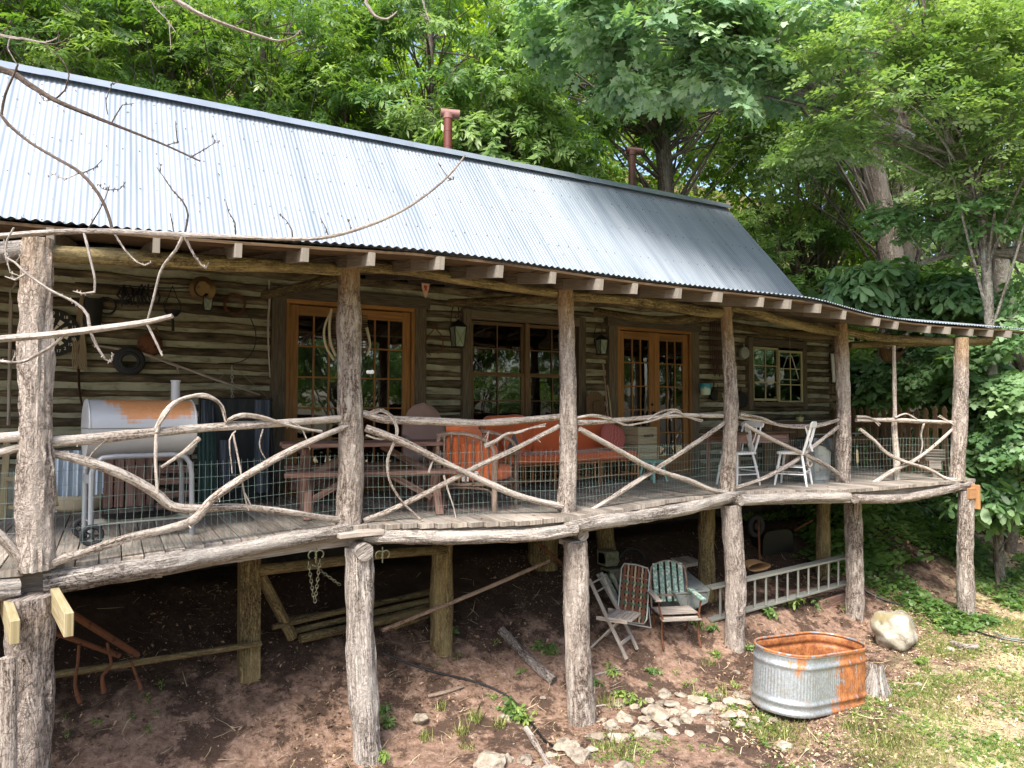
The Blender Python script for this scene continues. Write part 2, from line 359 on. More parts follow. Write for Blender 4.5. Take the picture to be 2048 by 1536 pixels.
# parts are built in world coordinates; build() shifts them to their parent. rotz_* helpers turn local coordinates.
def LM(loc, rz=0., rx=0., ry=0.): return Matrix.Translation(Vector(loc)) @ Matrix.Rotation(rz, 4, 'Z') @ Matrix.Rotation(ry, 4, 'Y') @ Matrix.Rotation(rx, 4, 'X')
def sst(a, b, x): t = min(1, max(0, (x-a)/(b-a))); return t*t*(3-2*t)
def gz(x, y):
    n = noise.noise(Vector((x*.45, y*.45, 0)))*.10+noise.noise(Vector((x*1.7, y*1.7, 4)))*.026+noise.noise(Vector((x*7, y*7, 1)))*.010+noise.noise(Vector((x*17, y*17, 3)))*.006
    t = max(0., y-6.0)
    z = -2.09+n
    def sl(t): return .60*(math.sqrt(t*t+.3)-.548)
    a = sl(min(t, 2.5))+.10*max(0., t-2.5)*1.0          # under the cabin
    b = .60*sl(t)                                      # open hillside
    k = sst(11.5, 15, x)+sst(-3.5, -6, x)
    z += a*(1-k)+b*k
    if y > 14.5: z += .30*(y-14.5)*(1-k)
    if y > 30: z += .20*(y-30)
    if y < 0: z -= .03*(-y)
    return z
# ================= ground
def build_ground():
    mb = MB(); xs = []; 
    def axis(lo, flo, fhi, hi, fine, coarse):
        a = list(np.arange(lo, flo, coarse))+list(np.arange(flo, fhi, fine))+list(np.arange(fhi, hi+.01, coarse)); return a
    X = axis(-60, -3, 16, 110, .065, 2.5); Y = axis(-60, 3, 12, 90, .065, 2.5)
    b = 0; ny = len(Y)
    for x in X:
        for y in Y: mb.v.append((x, y, gz(x, y)))
    for i in range(len(X)-1):
        for j in range(ny-1):
            mb.face([i*ny+j, (i+1)*ny+j, (i+1)*ny+j+1, i*ny+j+1], [(0,0)]*4)
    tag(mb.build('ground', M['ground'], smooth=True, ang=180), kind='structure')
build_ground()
# ================= the cabin
WX0, WX1, WY0, WY1, WH = -3.6, 12.25, 9.0, 15.1, 2.72
cabin = thing('log_cabin', (4, 9, 0), 'hand hewn log cabin with corrugated metal roof and a railed porch on tall bark posts', 'cabin')
def part(name, mb, mat, **kw):
    return mb.build(name, mat, cabin, **kw)
# openings in the front wall: x0, x1, z0, z1
OP = [(1.74, 3.60, -.05, 2.42), (4.26, 6.30, .68, 2.40), (6.83, 8.60, -.05, 2.38), (9.87, 11.34, 1.12, 2.30)]
ROW = .163
def front_logs():
    mb = MB(); k = 0; z = -.12
    while z < WH:
        cuts = [WX0]
        for (a, b, c, d) in OP:
            if z+ROW*.45 > c and z+ROW*.25 < d: cuts += [a, b]
        cuts.append(WX1)
        h = ROW*(.62+.13*math.sin(k*2.3)); k += 1
        rowr = rg.random()
        for q in range(0, len(cuts), 2):
            x0, x1 = cuts[q], cuts[q+1]
            if x1-x0 < .03: continue
            n = max(2, int((x1-x0)/.055)); sd = k*7.7
            prof = [(-.05, .0), (.008, .06), (.036, .25), (.047, .52), (.040, .78), (.010, .95), (-.05, 1.0)]
            def fn(u, v, x0=x0, x1=x1, z=z, h=h, sd=sd):
                x = x0+(x1-x0)*u; i = int(round(v*(len(prof)-1))); d, tt = prof[i]
                zt = z+h+.030*noise.noise(Vector((x*1.5, sd, 0)))+.007*noise.noise(Vector((x*7, sd, 2)))
                zb = z+.026*noise.noise(Vector((x*1.5, sd, 5)))+.007*noise.noise(Vector((x*7, sd, 9)))
                dd = d+.010*noise.noise(Vector((x*3, sd, tt*2)))+.006*noise.noise(Vector((x*12, sd, tt*5)))
                return (x, WY0-dd, zb+(zt-zb)*tt)
            mb.grid(fn, n, len(prof)-1, r=rowr, uvf=lambda u, v, sd=sd, x0=x0, x1=x1: (v*.16+sd, x0+(x1-x0)*u+sd))
            for xe in (x0, x1):                   # end faces at the openings
                mb.box((xe, WY0+.06, z+h/2), (.01, .14, h*.9), r=.3)
        z += ROW
    return mb
lw = part('log_wall', front_logs(), M['hewn'], smooth=True, ang=60)
def chinks():
    mb = MB(); xs = sorted({WX0, WX1, *[o[0] for o in OP], *[o[1] for o in OP]})
    for i in range(len(xs)-1):
        x0, x1 = xs[i], xs[i+1]; o = [p for p in OP if abs(p[0]-x0) < 1e-6]
        bands = [(-.04, WH)] if not o else [(-.04, o[0][2]), (o[0][3], WH)]
        for (a, b) in bands:
            if b-a < .02: continue
            n = max(1, int((x1-x0)/.08)); m = max(1, int((b-a)/.04))
            mb.grid(lambda u, v: (x0+(x1-x0)*u, WY0+.004+.006*noise.noise(Vector(((x0+(x1-x0)*u)*6, (a+(b-a)*v)*14, 0))), a+(b-a)*v), n, m)
    return mb
ch = chinks().build('chinking', M['chink'], lw, smooth=True, ang=180)
# side, back walls, floor, loft
mb = MB()
mb.box(((WX0+WX1)/2, WY1, 1.15), (WX1-WX0, .15, 2.5)); 
part('back_wall', mb, M['hewn'])
for X in (WX0, WX1-.08):
    mb = MB(); z = -.1; k = 0
    while z < 5.7:
        ya, yb = (WY0, WY1) if z < 2.75 else (WY0+.75+(z-2.75)*.9, WY1-.75-(z-2.75)*.9)
        if yb-ya > .1: mb.box((X+.04+.012*math.sin(k*5), (ya+yb)/2, z+.08), (.16, yb-ya+.12, .125 if k % 2 else .13))
        z += ROW; k += 1
    for b in ((X+.04, (WY0+WY1)/2, 1.55, .10, WY1-WY0, 3.3),):
        pass
    o = part('gable_wall', mb, M['hewn'], bevel=.012)
    c = MB(); c.prism([(WY0+.05, -.3), (WY1-.05, -.3), (WY1-.3, 2.4), (12.05, 5.6), (9.7, 3.0), (WY0+.05, 2.8)], .08, Matrix.Translation((X+.04, 0, 0)) @ Matrix(((0,0,1,0),(1,0,0,0),(0,1,0,0),(0,0,0,1))))
    c.build('chinking', M['chink'], o)
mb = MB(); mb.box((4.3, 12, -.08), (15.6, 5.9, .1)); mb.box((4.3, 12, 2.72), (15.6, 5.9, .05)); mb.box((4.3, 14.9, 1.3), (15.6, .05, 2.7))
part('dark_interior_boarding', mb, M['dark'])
# stone foundation
def fnd(u, v):
    x = WX0+(WX1-WX0)*u; z = -1.9+1.85*v
    return (x, 9.12+.10*noise.noise(Vector((x*2.2, z*3, 1)))+.04*noise.noise(Vector((x*7, z*9, 3))), z)
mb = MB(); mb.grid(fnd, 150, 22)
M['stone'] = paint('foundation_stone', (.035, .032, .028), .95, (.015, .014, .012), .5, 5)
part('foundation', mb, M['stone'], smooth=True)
# ---------- roofs
EAVE_PX = [(0,461,2.3),(60,452,2.3),(100,448,2.3),(200,456,2.31),(320,468,2.32),(480,479,2.32),(640,491,2.32),(780,497,2.33),(900,508,2.33),(1000,520,2.33),(1100,536,2.33),(1200,550,2.33),(1300,564,2.33),(1400,575,2.33),(1520,588,2.33),(1630,600,2.32),(1740,630,2.3),(1830,645,2.3),(1930,653,2.3),(2025,658,2.32)]
EP = [PZ(x, y, z) for x, y, z in EAVE_PX]; EP.sort(key=lambda p: p.x)
def interp(x, pts):
    if x <= pts[0][0]: return pts[0][1]
    for i in range(len(pts)-1):
        if x <= pts[i+1][0]:
            a, b = pts[i], pts[i+1]; t = (x-a[0])/max(1e-6, b[0]-a[0]); return a[1]+(b[1]-a[1])*t
    return pts[-1][1]
def smooth(pts, w=.35):
    def f(x): return (interp(x-w, pts)+2*interp(x, pts)+interp(x+w, pts))/4
    return f
eaveY = smooth([(-3.6, 5.6), (-1.0, 5.7)]+[(p.x, p.y) for p in EP if p.x > -.5])
eaveZ = smooth([(-3.6, 2.3)]+[(p.x, p.z) for p in EP])
RX0, RX1 = -3.9, 12.62
RID = PY(1455, 414, 12.07); RIDZ = 5.86
def corr(x): return .0085*math.cos(2*math.pi*x/.0677)
def roof(x0, x1, lo, hi, nv, per=6, side=1, name='roof', mat='roof'):
    nx = int((x1-x0)/.0677*per); mb = MB()
    def fn(u, v):
        x = x0+(x1-x0)*u; a = Vector(lo(x)); b = Vector(hi(x)); p = a.lerp(b, v)
        p.z += corr(x)+.012*noise.noise(Vector((x*.5, v*2, 0))); return p
    ln = (Vector(hi(3))-Vector(lo(3))).length
    mb.grid(fn, nx, nv, uvf=lambda u, v: (x0+(x1-x0)*u, v*ln)); o = part(name, mb, M[mat], smooth=True, ang=180); return o
BR_Y, BR_Z = 9.6, 3.06
mr = roof(RX0, RX1, lambda x: (x, BR_Y, BR_Z), lambda x: (x, 12.05, RIDZ), 8, name='main_roof'); tag(mr, 'pale galvanised corrugated main roof')
roof(RX0, RX1, lambda x: (x, 15.3, 2.4), lambda x: (x, 12.09, RIDZ), 2, per=4, name='rear_roof')
pr = roof(RX0, 12.75, lambda x: (x, eaveY(x), eaveZ(x)+.02+(.10*sst(12.4, 12.75, x)*0)), lambda x: (x, BR_Y+.05, BR_Z+.012), 6, name='porch_roof', mat='roofr')
M['screw'] = paint('screw_heads', (.10, .10, .10), .6)
mb = MB(); sl_ = (RIDZ-BR_Z)/(12.05-BR_Y)
for k, yy in enumerate((9.75, 10.35, 10.95, 11.5, 11.85)):
    x = RX0+.1
    while x < RX1-.05:
        if rg.random() > .12: mb.box((x+rg.uniform(-.01, .01), yy+rg.uniform(-.012, .012), BR_Z+(yy-BR_Y)*sl_+.016), (.014, .012, .014), r=.5)
        x += .0677*3
tag(mb.build('screws', M['screw'], mr), kind='stuff')
# ridge cap, two sides and a roll
mb = MB(); x = RX0-.05; k = 0
while x < RX1+.05:
    x2 = min(x+3.05, RX1+.06); dz = .006*(k % 2)
    mb.beam((x-.06, 11.97, RIDZ-.035+.05+dz), (x2, 11.97, RIDZ-.035+.05+dz), .21, .004, up=(0, -.72, .69)); 
    mb.beam((x-.06, 12.15, RIDZ-.04+.05+dz), (x2, 12.15, RIDZ-.04+.05+dz), .21, .004, up=(0, .72, .69))
    mb.tube([(x-.06, 12.06, RIDZ+.045+dz), (x2, 12.06, RIDZ+.045+dz)], .018, 8); x = x2; k += 1
M['ridge'] = paint('ridge_metal', (.22, .255, .30), .45, (.25, .28, .32), .7, metal=.4)
part('ridge_cap', mb, M['ridge'])
# gable rake board & purlins under main roof
mb = MB(); mb.beam((RX1-.08, BR_Y, BR_Z-.09), (RX1-.08, 12.05, RIDZ-.09), .03, .13, up=(1, 0, 0)); mb.beam((RX1-.08, 15.2, 2.35), (RX1-.08, 12.07, RIDZ-.09), .03, .13, up=(1,0,0))
part('rake_board', mb, M['rafter'])
# porch ceiling boards (purlins) under the porch metal
mb = MB()
for k in range(9):
    f = k/8
    for x in np.arange(RX0, 12.6, .6):
        y0 = eaveY(x)+.08; y1 = eaveY(x+.6)+.08; z0 = eaveZ(x)-.022; z1 = eaveZ(x+.6)-.022
        a = Vector((x, y0, z0)).lerp(Vector((x, BR_Y, BR_Z-.03)), f); b = Vector((x+.62, y1, z1)).lerp(Vector((x+.62, BR_Y, BR_Z-.03)), f)
        mb.beam(a, b, .13, .022, r=.4+.05*(k % 3))
part('purlins', mb, M['brownw'])
# dark underlay closes the gaps
mb = MB(); mb.grid(lambda u, v: Vector((RX0+.1+(12.6-RX0-.1)*u, eaveY(RX0+16.5*u)+.25, eaveZ(RX0+16.5*u)+.0)).lerp(Vector((RX0+.1+(12.6-RX0-.1)*u, BR_Y, BR_Z-.01)), v), 60, 2)
part('roof_underlay', mb, M['brownw'])
# stovepipes
def pipe(px, ytop, d, r, cowlr, mat, matc, Y):
    b = PY(px, ytop+200, Y); t = PY(px, ytop, Y)
    o = MB().tube([(t.x, Y, 3.0 if Y < 12 else 4.6), (t.x, Y, t.z-.02)], r, 24, r=.5); 
    for zz in (t.z-.32, t.z-.62, t.z-1.0): o.tube([(t.x, Y, zz), (t.x, Y, zz+.03)], r*1.05, 24, r=.4)
    p = part('stovepipe', o, M[mat], smooth=True)
    # T cowl: short horizontal tube, open ends
    c = MB(); dr = Vector((.93, -.36, -.04)).normalized(); cc = Vector((t.x+.03, Y, t.z+cowlr*.7))
    for rr, rv in ((cowlr, 1), (cowlr*.93, -1)):
        c.tube([cc-dr*.17, cc-dr*.12, cc+dr*.2], [rr*1.06, rr, rr], 24, cap=False, r=.6)
    c.tube([(t.x, Y, t.z-.06), (t.x, Y, t.z+.05)], r*1.12, 20, r=.4)
    c.build('cowl', M[matc], p, smooth=True)
pipe(896, 232, 0, .085, .082, 'chim', 'cowl', 12.55)
pipe(1264, 306, 0, .085, .08, 'chimd', 'chimd', 12.75)
# ---------- deck
ED = [PZ(x, y, 0) for x, y in [(0,1145),(100,1125),(235,1117),(320,1106),(400,1088),(470,1080),(610,1062),(680,1052),(773,1047),(950,1045),(1070,1040),(1160,1030),(1240,1018),(1340,998),(1440,988),(1475,983),(1560,980),(1700,978),(1760,974),(1850,966),(1945,958)]]
_edge = smooth([(-3.6, 5.7), (-1.5, 5.6)]+sorted([(p.x, p.y) for p in ED]), .18)
def deckY(x): return _edge(x)
mb = MB(); x = -3.6; DX1 = 12.1
def dfront(x): return max(deckY(x), 5.95+(x-11.5)*3.9 if x > 11.5 else 0)
M['deck'].node_tree
while x < DX1:
    y0 = dfront(x+.07)+rg.uniform(-.018, .018); zo = rg.uniform(-.003, .003)
    mb.box((x+.069, (y0+8.99)/2, -.025+zo), (.134, 8.99-y0, .05))
    x += .1415
deck = part('deck_floor', mb, M['deck'], bevel=.004)
# joist band behind the board ends and joists
mb = MB(); x = -3.5
while x < 11.4:
    mb.beam((x, deckY(x)+.10, -.12), (x+.3, deckY(x+.3)+.10, -.12), .05, .15, r=.3); x += .3
for x in np.arange(-3.4, 12.1, .62): mb.box((x, (dfront(x)+9.1)/2+.05, -.125), (.05, 9.0-dfront(x), .16), r=.2)
mb.beam((11.5, 6.05, -.12), (12.1, 8.95, -.12), .05, .16)
part('joists', mb, M['grey'])
# ---------- posts (upper and lower), beams
PT = [(72,1140,.098),(703,1050,.115),(1138,1025,.086),(1462,985,.086),(1697,965,.10),(1925,960,.102)]
POSTS = []
for px, py, r in PT:
    p = PZ(px, py, 0); p.y += r*.8; POSTS.append(p)
TOPPX = [(76,492),(699,534),(1131,590),(1450,615),(1681,655),(1923,682)]
MIDPX = [(72,800),(700,800),(1136,810),(1462,800),(1687,810),(1921,800)]
def fr_pt(px, py, i):            # vertical plane through post i and i+1 (extended)
    j = min(max(i, 0), len(POSTS)-2); a, b = POSTS[j], POSTS[j+1]
    n = Vector((-(b.y-a.y), b.x-a.x, 0)); r = ray(px, py); t = (a-O).dot(n)/r.dot(n); return O+r*t
def post_pt(px, py, i):
    r = ray(px, py); P = POSTS[i]; t = (P.x*r.x+P.y*r.y)/(r.x*r.x+r.y*r.y); q = O+r*t; return q
rails_parent = []
for i, (px, py, r) in enumerate(PT):
    top = post_pt(*TOPPX[i], i); mid = post_pt(*MIDPX[i], i); bot = POSTS[i].copy(); bot.z = -.012
    q1 = mid.lerp(bot, .5)+Vector((rg.uniform(-.02, .02), 0, 0)); q2 = top.lerp(mid, .5)+Vector((rg.uniform(-.015, .015), 0, 0))
    mb = MB(); mb.tube([bot, q1, mid, q2, top+Vector((0, 0, .05))], [r*1.05, r*1.02, r*1.0, r*.92, r*.86], 36, step=.035, lump=.12, bark=.020 if i == 0 else .014, seed=i*3.1+.7, tint=lambda u, i=i: sst(.80 if i in (1,) else .68, .98, u)*(.25 if i == 0 else .6), r=.98 if i == 0 else .82, fine=13 if i == 0 else 9)
    o = part('porch_post', mb, M['barkp2'] if i in (1, 3) else M['barkp'], smooth=True, ang=60)
    tag(o, ['flaky barked porch post nearest the camera at the left edge', 'thick knotty grey post between the french doors and the picnic table', 'porch post in front of the orange sofa', 'slightly leaning porch post left of the white chairs', 'bowed porch post with a pale bark scar beside the dustbin', 'straight furrowed corner post at the far end of the porch'][i])
    if i == 4:
        s_ = post_pt(1702, 912, 4); s_.y -= r*1.02; m2 = MB(); m2.prism([(-.032,-.085),(.0,-.10),(.034,-.08),(.04,.02),(.02,.09),(-.01,.10),(-.034,.06),(-.04,-.02)], .008, LM(s_, .35, R(90)))
        m2.build('bark_scar', M['newwood'], o)
# lower posts
LOW = [((62,1190),(60,1400),None,.135),((712,1090),(712,1320),(724,1528),.128),((1140,1080),(1143,1250),(1155,1408),.128),((1457,1000),(1467,1150),(1466,1318),.125),((1700,990),(1706,1130),(1705,1250),.118),((1928,970),(1926,1100),(1928,1228),.108)]
for i, (a, b, c, r) in enumerate(LOW):
    P = POSTS[i].copy(); P.y -= .02
    A = post_pt(*a, i); B = post_pt(*b, i); A.z = min(A.z, -.16)
    if c: Cc = post_pt(*c, i)
    else: Cc = Vector((B.x-.01, B.y, -2.1))
    for q in (A, B, Cc): q.y -= .10 if i in (1, 2) else .03
    if i == 1: Cc.y -= .12; B.y -= .05
    Cc.z = gz(Cc.x, Cc.y)-.15
    mb = MB(); mb.tube([Cc, Cc.lerp(B, .25), B, A], [r*1.08, r*1.04, r*.98, r*.95], 38, step=.035, lump=.13, bark=.017, seed=i*5.3+.2, r=.7)
    o = part('support_post', mb, M['barkg'] if i == 1 else M['barkp2'] if i in (2, 4) else M['barkp'], smooth=True, ang=60)
    if i == 0:
        s = MB(); s.tube([A+Vector((-.1, -.09, -.35)), B+Vector((-.10, -.10, 0)), Cc+Vector((-.10, -.10, 0))], [.05, .055, .06], 12, step=.08, lump=.1); s.build('side_log', M['greyb'], o, smooth=True)
# inner support posts
for i, (tp, bt, r) in enumerate([((498,1135),(498,1312),.088),((886,1090),(883,1235),.12),((1415,1010),(1415,1165),.11),((1648,1005),(1646,1150),.10),((60,1230),(60,1350),.11),((1085,1080),(1085,1195),.20),((1205,1075),(1215,1190),.12)]):
    Y = 7.35 if i < 5 else 8.3
    a = PY(*tp, Y); b = PY(*bt, Y); b.z = gz(b.x, b.y)-.1; a.z = -.2
    mb = MB()
    if i == 0: mb.beam(b, a, .19, .17, r=.5)
    else: mb.tube([b, b.lerp(a, .5)+Vector((rg.uniform(-.03,.03), 0, 0)), a], [r*1.1, r, r], 26, step=.05, lump=.12, bark=.013)
    part('support_post', mb, M['barkd'], smooth=True, ang=50)
def zfront(pts, i, dy=0.):
    out = []
    for x, y in pts:
        p = fr_pt(x, y, i); p.y += dy; out.append(p)
    return out
def log_part(name, pts, rad, mat='barkg', n=22, step=.05, lump=.15, bark=.008, tint=0., r=None, parent=None, label=None):
    mb = MB(); rad = [q*(.88 if name == 'edge_log' else 1) for q in rad]; bark = .012 if name == 'edge_log' else bark; mb.tube(pts, rad, n, step=step, lump=lump, bark=bark, tint=(lambda u: tint), r=r)
    o = mb.build(name, M[mat], parent or cabin, smooth=True, ang=60)
    if label: tag(o, label)
    return o
# edge logs below the deck
def zedge(pts, dy=-.02):
    out = []
    for x, y in pts:
        r = ray(x, y); t = 4.
        for _ in range(12):
            q = O+r*t; t = (deckY(q.x)+dy)/r.y
        out.append(O+r*t)
    return out
ra = .075
log_part('edge_log', zedge([(-120,1195),(-40,1186),(35,1178)]), [.08,.085,.08], r=.6)
log_part('edge_log', zedge([(88,1168),(200,1150),(330,1128),(450,1105),(560,1083),(640,1070),(700,1058)]), [.085,.088,.085,.075,.068,.07,.062], r=.6, label='thick silver grey edge log under the left end of the deck')
log_part('edge_log', zedge([(728,1072),(800,1074),(900,1075),(1000,1073),(1080,1070),(1150,1058)]), [.062,.07,.072,.07,.068,.07], r=.65)
log_part('edge_log', zedge([(1130,1055),(1200,1044),(1300,1030),(1380,1015),(1450,997),(1475,992)]), [.06,.075,.082,.08,.07,.055], r=.6)
log_part('edge_log', zedge([(1480,1000),(1560,996),(1640,994),(1700,993)]), [.072,.072,.07,.062], r=.45)
log_part('edge_log', zedge([(1710,998),(1790,998),(1860,987),(1940,968)]), [.065,.068,.065,.055], 'barkp', r=.4)
# log ends, blocks, braces near posts
def zat(px, py, i, dy): p = post_pt(px, py, i); p.y += dy; return p
mb = MB(); q = zat(712, 1095, 1, -.26); mb.tube([q+Vector((0,.3,0)), q+Vector((0,0,0))], [.075,.08], 20, step=.1, lump=.1, r=.45); part('log_end', mb, M['barkg'], smooth=True)
mb = MB(); q = zat(700, 1061, 1, -.19); mb.box(q+Vector((.03,.05,0)), (.42,.24,.045), rot=Matrix.Rotation(R(4),3,'Z'), r=.9); part('post_pad', mb, M['grey'], bevel=.004)
mb = MB(); q = zat(1150, 1065, 2, -.15); mb.tube([q+Vector((.02,.25,0)), q+Vector((0,0,.0))], .06, 18, step=.1, lump=.1, r=.6); part('log_end', mb, M['barkg'], smooth=True)
mb = MB(); q = zat(1140, 1085, 2, -.1); mb.box(q+Vector((0,.05,.015)), (.2,.22,.05), r=.4); part('post_pad', mb, M['grey'], bevel=.004)
mb = MB(); q = zat(1710, 988, 4, -.14); mb.tube([q+Vector((0,.25,0)), q], .055, 16, step=.1, lump=.1, r=.7); part('log_end', mb, M['barkg'], smooth=True)
mb = MB(); q = zat(1468, 1000, 3, -.12); mb.tube([q+Vector((0,.25,0)), q], .06, 16, step=.1, lump=.1, r=.7); part('log_end', mb, M['barkg'], smooth=True)
mb = MB(); q = zat(1925, 985, 5, -.13); mb.box(q, (.16,.05,.16), r=.6); mb.box(q+Vector((.12,.02,-.06)), (.05,.14,.36), r=.9); part('orange_block', mb, M['orangew'], bevel=.004)
for a_, b_ in (((10,1205),(30,1265)), ((108,1195),(138,1250))):   # cut lumber corbels at the first post
    a = PD(*a_, 4.75); b = PD(*b_, 4.15); mb = MB(); mb.beam(a, b, .05, .14, r=.7); part('corbel', mb, M['newwood'], bevel=.004)
# ---------- porch plate logs and rafters
def zplate(pts, dy=.03):
    out = []
    for x, y in pts:
        r = ray(x, y); t = 5.
        xs = [(p.x, p.y) for p in POSTS]; xs = [(-3.6, 5.7)]+xs+[(13, 6.0)]
        for _ in range(12):
            q = O+r*t; t = (interp(q.x, xs)+dy)/r.y
        out.append(O+r*t)
    return out
log_part('plate_log', zplate([(-60,512),(40,500),(75,490)]), [.07,.06,.05], 'barkg', r=.3)
log_part('plate_log', zplate([(98,507),(200,512),(330,519),(450,527),(580,533),(700,541)]), [.052,.057,.06,.06,.056,.05], 'barkd', bark=.004, r=.9, label='mossy yellow plate log at the left end of the porch roof')
log_part('plate_log', zplate([(712,533),(780,538),(860,548),(960,565),(1060,580),(1140,590)]), [.055,.05,.05,.05,.047,.045], 'barkd', bark=.004, r=1.0, tint=.5)
log_part('plate_log', zplate([(1125,590),(1220,597),(1320,608),(1400,622),(1460,628)]), [.05,.055,.06,.06,.055], 'barkd', bark=.004, r=.85, tint=.4)
log_part('plate_log', zplate([(1440,612),(1500,622),(1560,640),(1620,655),(1690,668)]), [.05,.055,.065,.065,.055], 'barkd', bark=.004, r=.8, tint=.4)
log_part('plate_log', zplate([(1680,660),(1760,675),(1850,680),(1920,683),(1985,676)]), [.06,.065,.06,.055,.05], 'barkd', bark=.004, r=.6, tint=.3)
# inner tie logs (curved braces to the wall)
def tie(a, b, ya, yb, r, m='barkd', mid=None):
    P = [PY(*a, ya)]
    if mid: P.append(PY(*mid, (ya+yb)/2))
    P.append(PY(*b, yb)); log_part('tie_log', P, [r]*len(P), m, r=.35, bark=.006)
tie((530,590), (700,548), 8.6, 6.5, .05, mid=(600,575)); tie((900,606), (1120,596), 8.4, 6.4, .05, mid=(1000,602)); tie((1190,622),(1450,632),8.4,6.7,.055,mid=(1320,640)); tie((1460,650),(1690,672),8.6,6.8,.06,mid=(1580,668)); tie((1700,690),(1980,684),7.2,6.3,.05)
# rafters: ends surveyed along the eave
RPX = [(-120,470),(100,470),(313,487),(478,496),(612,503),(745,502),(884,525),(1002,543),(1108,554),(1203,569),(1272,574),(1360,583),(1440,587),(1525,597),(1580,607),(1640,614),(1690,626),(1758,638),(1795,648),(1860,658),(1900,660),(1945,664),(1985,664),(2022,668)]
for i, (x, y) in enumerate(RPX):
    r = ray(x, y); t = 5.
    for _ in range(12):
        q = O+r*t; t = (eaveY(q.x)-.03+.02*math.sin(i*4))/r.y
    q = O+r*t
    if x < 0: q = Vector((-1.6, 5.6, 2.2))
    zt = min(q.z, eaveZ(q.x)-.09); ey_, ez_ = eaveY(q.x), eaveZ(q.x); top = Vector((q.x, 9.0, min(2.80, ez_+(BR_Z-ez_)*(9.0-ey_)/(BR_Y-ey_)-.095)))
    mb = MB(); a = Vector((q.x, q.y, zt)); n = 6
    for k in range(n):
        f0, f1 = (k/n)**1.6, ((k+1)/n)**1.6
        mb.beam(a.lerp(top, f0), a.lerp(top, f1), .045 if i != 12 else .075, .105, r=.3+.4*((i*37) % 7)/7, t=(.9 if k == 0 else .45 if k == 1 else 0))
    part('rafter', mb, M['rafter'])
mb = MB(); mb.tube([PY(845,590,6.4)+Vector((0,0,0)), PY(1075,596,7.4)], .045, 12, step=.1, lump=.1); 
# wall-side plate
# ---------- rails, braces, twigs
def rail(i, pts, rad, nm='handrail', mat='greyb', dy=0., n=14, lump=.18, bark=.004, r=.7, tw=0):
    P = zfront(pts, i, dy); rr = [r_*.9 for r_ in rad] if hasattr(rad, '__len__') else [rad*.9*(1+.1*math.sin(k*3)) for k in range(len(P))]
    mb = MB(); mb.tube(P, rr, n, step=.04, lump=lump, bark=bark, r=r)
    if tw:
        for k in range(tw):                     # small broken stubs
            j = rg.randrange(1, len(P)); q = P[j-1].lerp(P[j], rg.random()); mb.tube([q, q+Vector((rg.uniform(-.04,.04), -.03, rg.uniform(-.06,.05)))], [.01,.004], 6, r=r)
    return mb.build(nm, M[mat], cabin, smooth=True, ang=60), P
def vine(parent, i, pts, rad, dy=-.03, r=.75, strands=1):
    mb = MB()
    for s in range(strands):
        P = zfront(pts, i, dy); P = [p+Vector((rg.uniform(-.012,.012), rg.uniform(-.015,.015), rg.uniform(-.012,.012)))*(strands > 1) for p in P]
        mb.tube(P, [rad*(1-.5*k/len(P)) for k in range(len(P))], 7, step=.04, lump=.2, r=r+rg.uniform(-.1,.1))
    return mb.build('twisted_twig', M['greyb'], parent, smooth=True)
h, _ = rail(0, [(-150,880),(0,876),(58,870)], .035)
rail(0, [(-60,925),(0,905),(58,890)], .028); rail(0, [(-60,1040),(0,1072),(45,1125)], .035, 'cross_brace')
h, _ = rail(0, [(96,884),(180,878),(260,870),(400,857),(560,846),(695,836)], [.042,.042,.04,.037,.036,.036], tw=4)
tag(h, 'split silvery top rail of the left bay')
vine(h, 0, [(312,862),(325,835),(345,808),(372,797),(405,790),(428,798),(442,812),(452,845)], .016, strands=3)
vine(h, 0, [(450,842),(480,832),(520,835),(560,845),(600,858),(640,862)], .016, strands=3)
vine(h, 0, [(312,868),(311,930),(315,987)], .014); vine(h, 0, [(398,876),(365,905),(322,934)], .017)
vine(h, 0, [(470,862),(458,880),(462,930),(463,946)], .007); vine(h, 0, [(465,868),(478,930),(488,990),(496,1020)], .010); vine(h, 0, [(488,985),(498,1005),(502,1015)], .006)
vine(h, 0, [(525,858),(518,885),(522,905),(535,925)], .007); vine(h, 0, [(575,842),(600,855),(612,880),(618,898)], .009); vine(h, 0, [(240,872),(215,878),(185,905),(175,920)], .006)
rail(0, [(102,906),(180,925),(250,952),(310,985),(345,1012),(400,1017),(480,1014),(560,1022),(640,1034),(697,1044)], [.03,.038,.042,.045,.042,.034,.03,.03,.028,.025], 'cross_brace', tw=3)
rail(0, [(104,1122),(180,1098),(260,1072),(330,1056),(385,1038),(425,995),(490,950),(570,905),(640,872),(692,852)], [.032,.036,.036,.034,.04,.036,.033,.033,.03,.028], 'cross_brace', dy=-.06, tw=5)
h, _ = rail(1, [(725,826),(770,838),(860,842),(960,846),(1050,840),(1125,833)], [.035,.042,.04,.038,.038,.035], tw=2)
vine(h, 1, [(728,832),(755,820),(780,832),(792,860),(784,890),(773,920),(777,960),(800,1000),(830,1030),(845,1042)], .018)
vine(h, 1, [(728,832),(750,826),(765,818)], .012); vine(h, 1, [(730,870),(760,878),(790,870)], .011)
vine(h, 1, [(885,950),(895,985),(905,1015),(912,1050)], .011); vine(h, 1, [(855,945),(865,920),(885,918)], .012)
vine(h, 1, [(965,892),(990,880),(1010,868),(1035,865),(1060,855),(1090,850)], .014, strands=2); vine(h, 1, [(965,880),(975,862),(968,890)], .006)
rail(1, [(728,856),(800,882),(880,922),(950,955),(1030,990),(1120,1012)], [.035,.036,.034,.032,.034,.034], 'cross_brace', dy=-.05, tw=3)
rail(1, [(727,1042),(800,1012),(880,972),(950,935),(1030,898),(1118,852)], [.026]*6, 'cross_brace', tw=1)
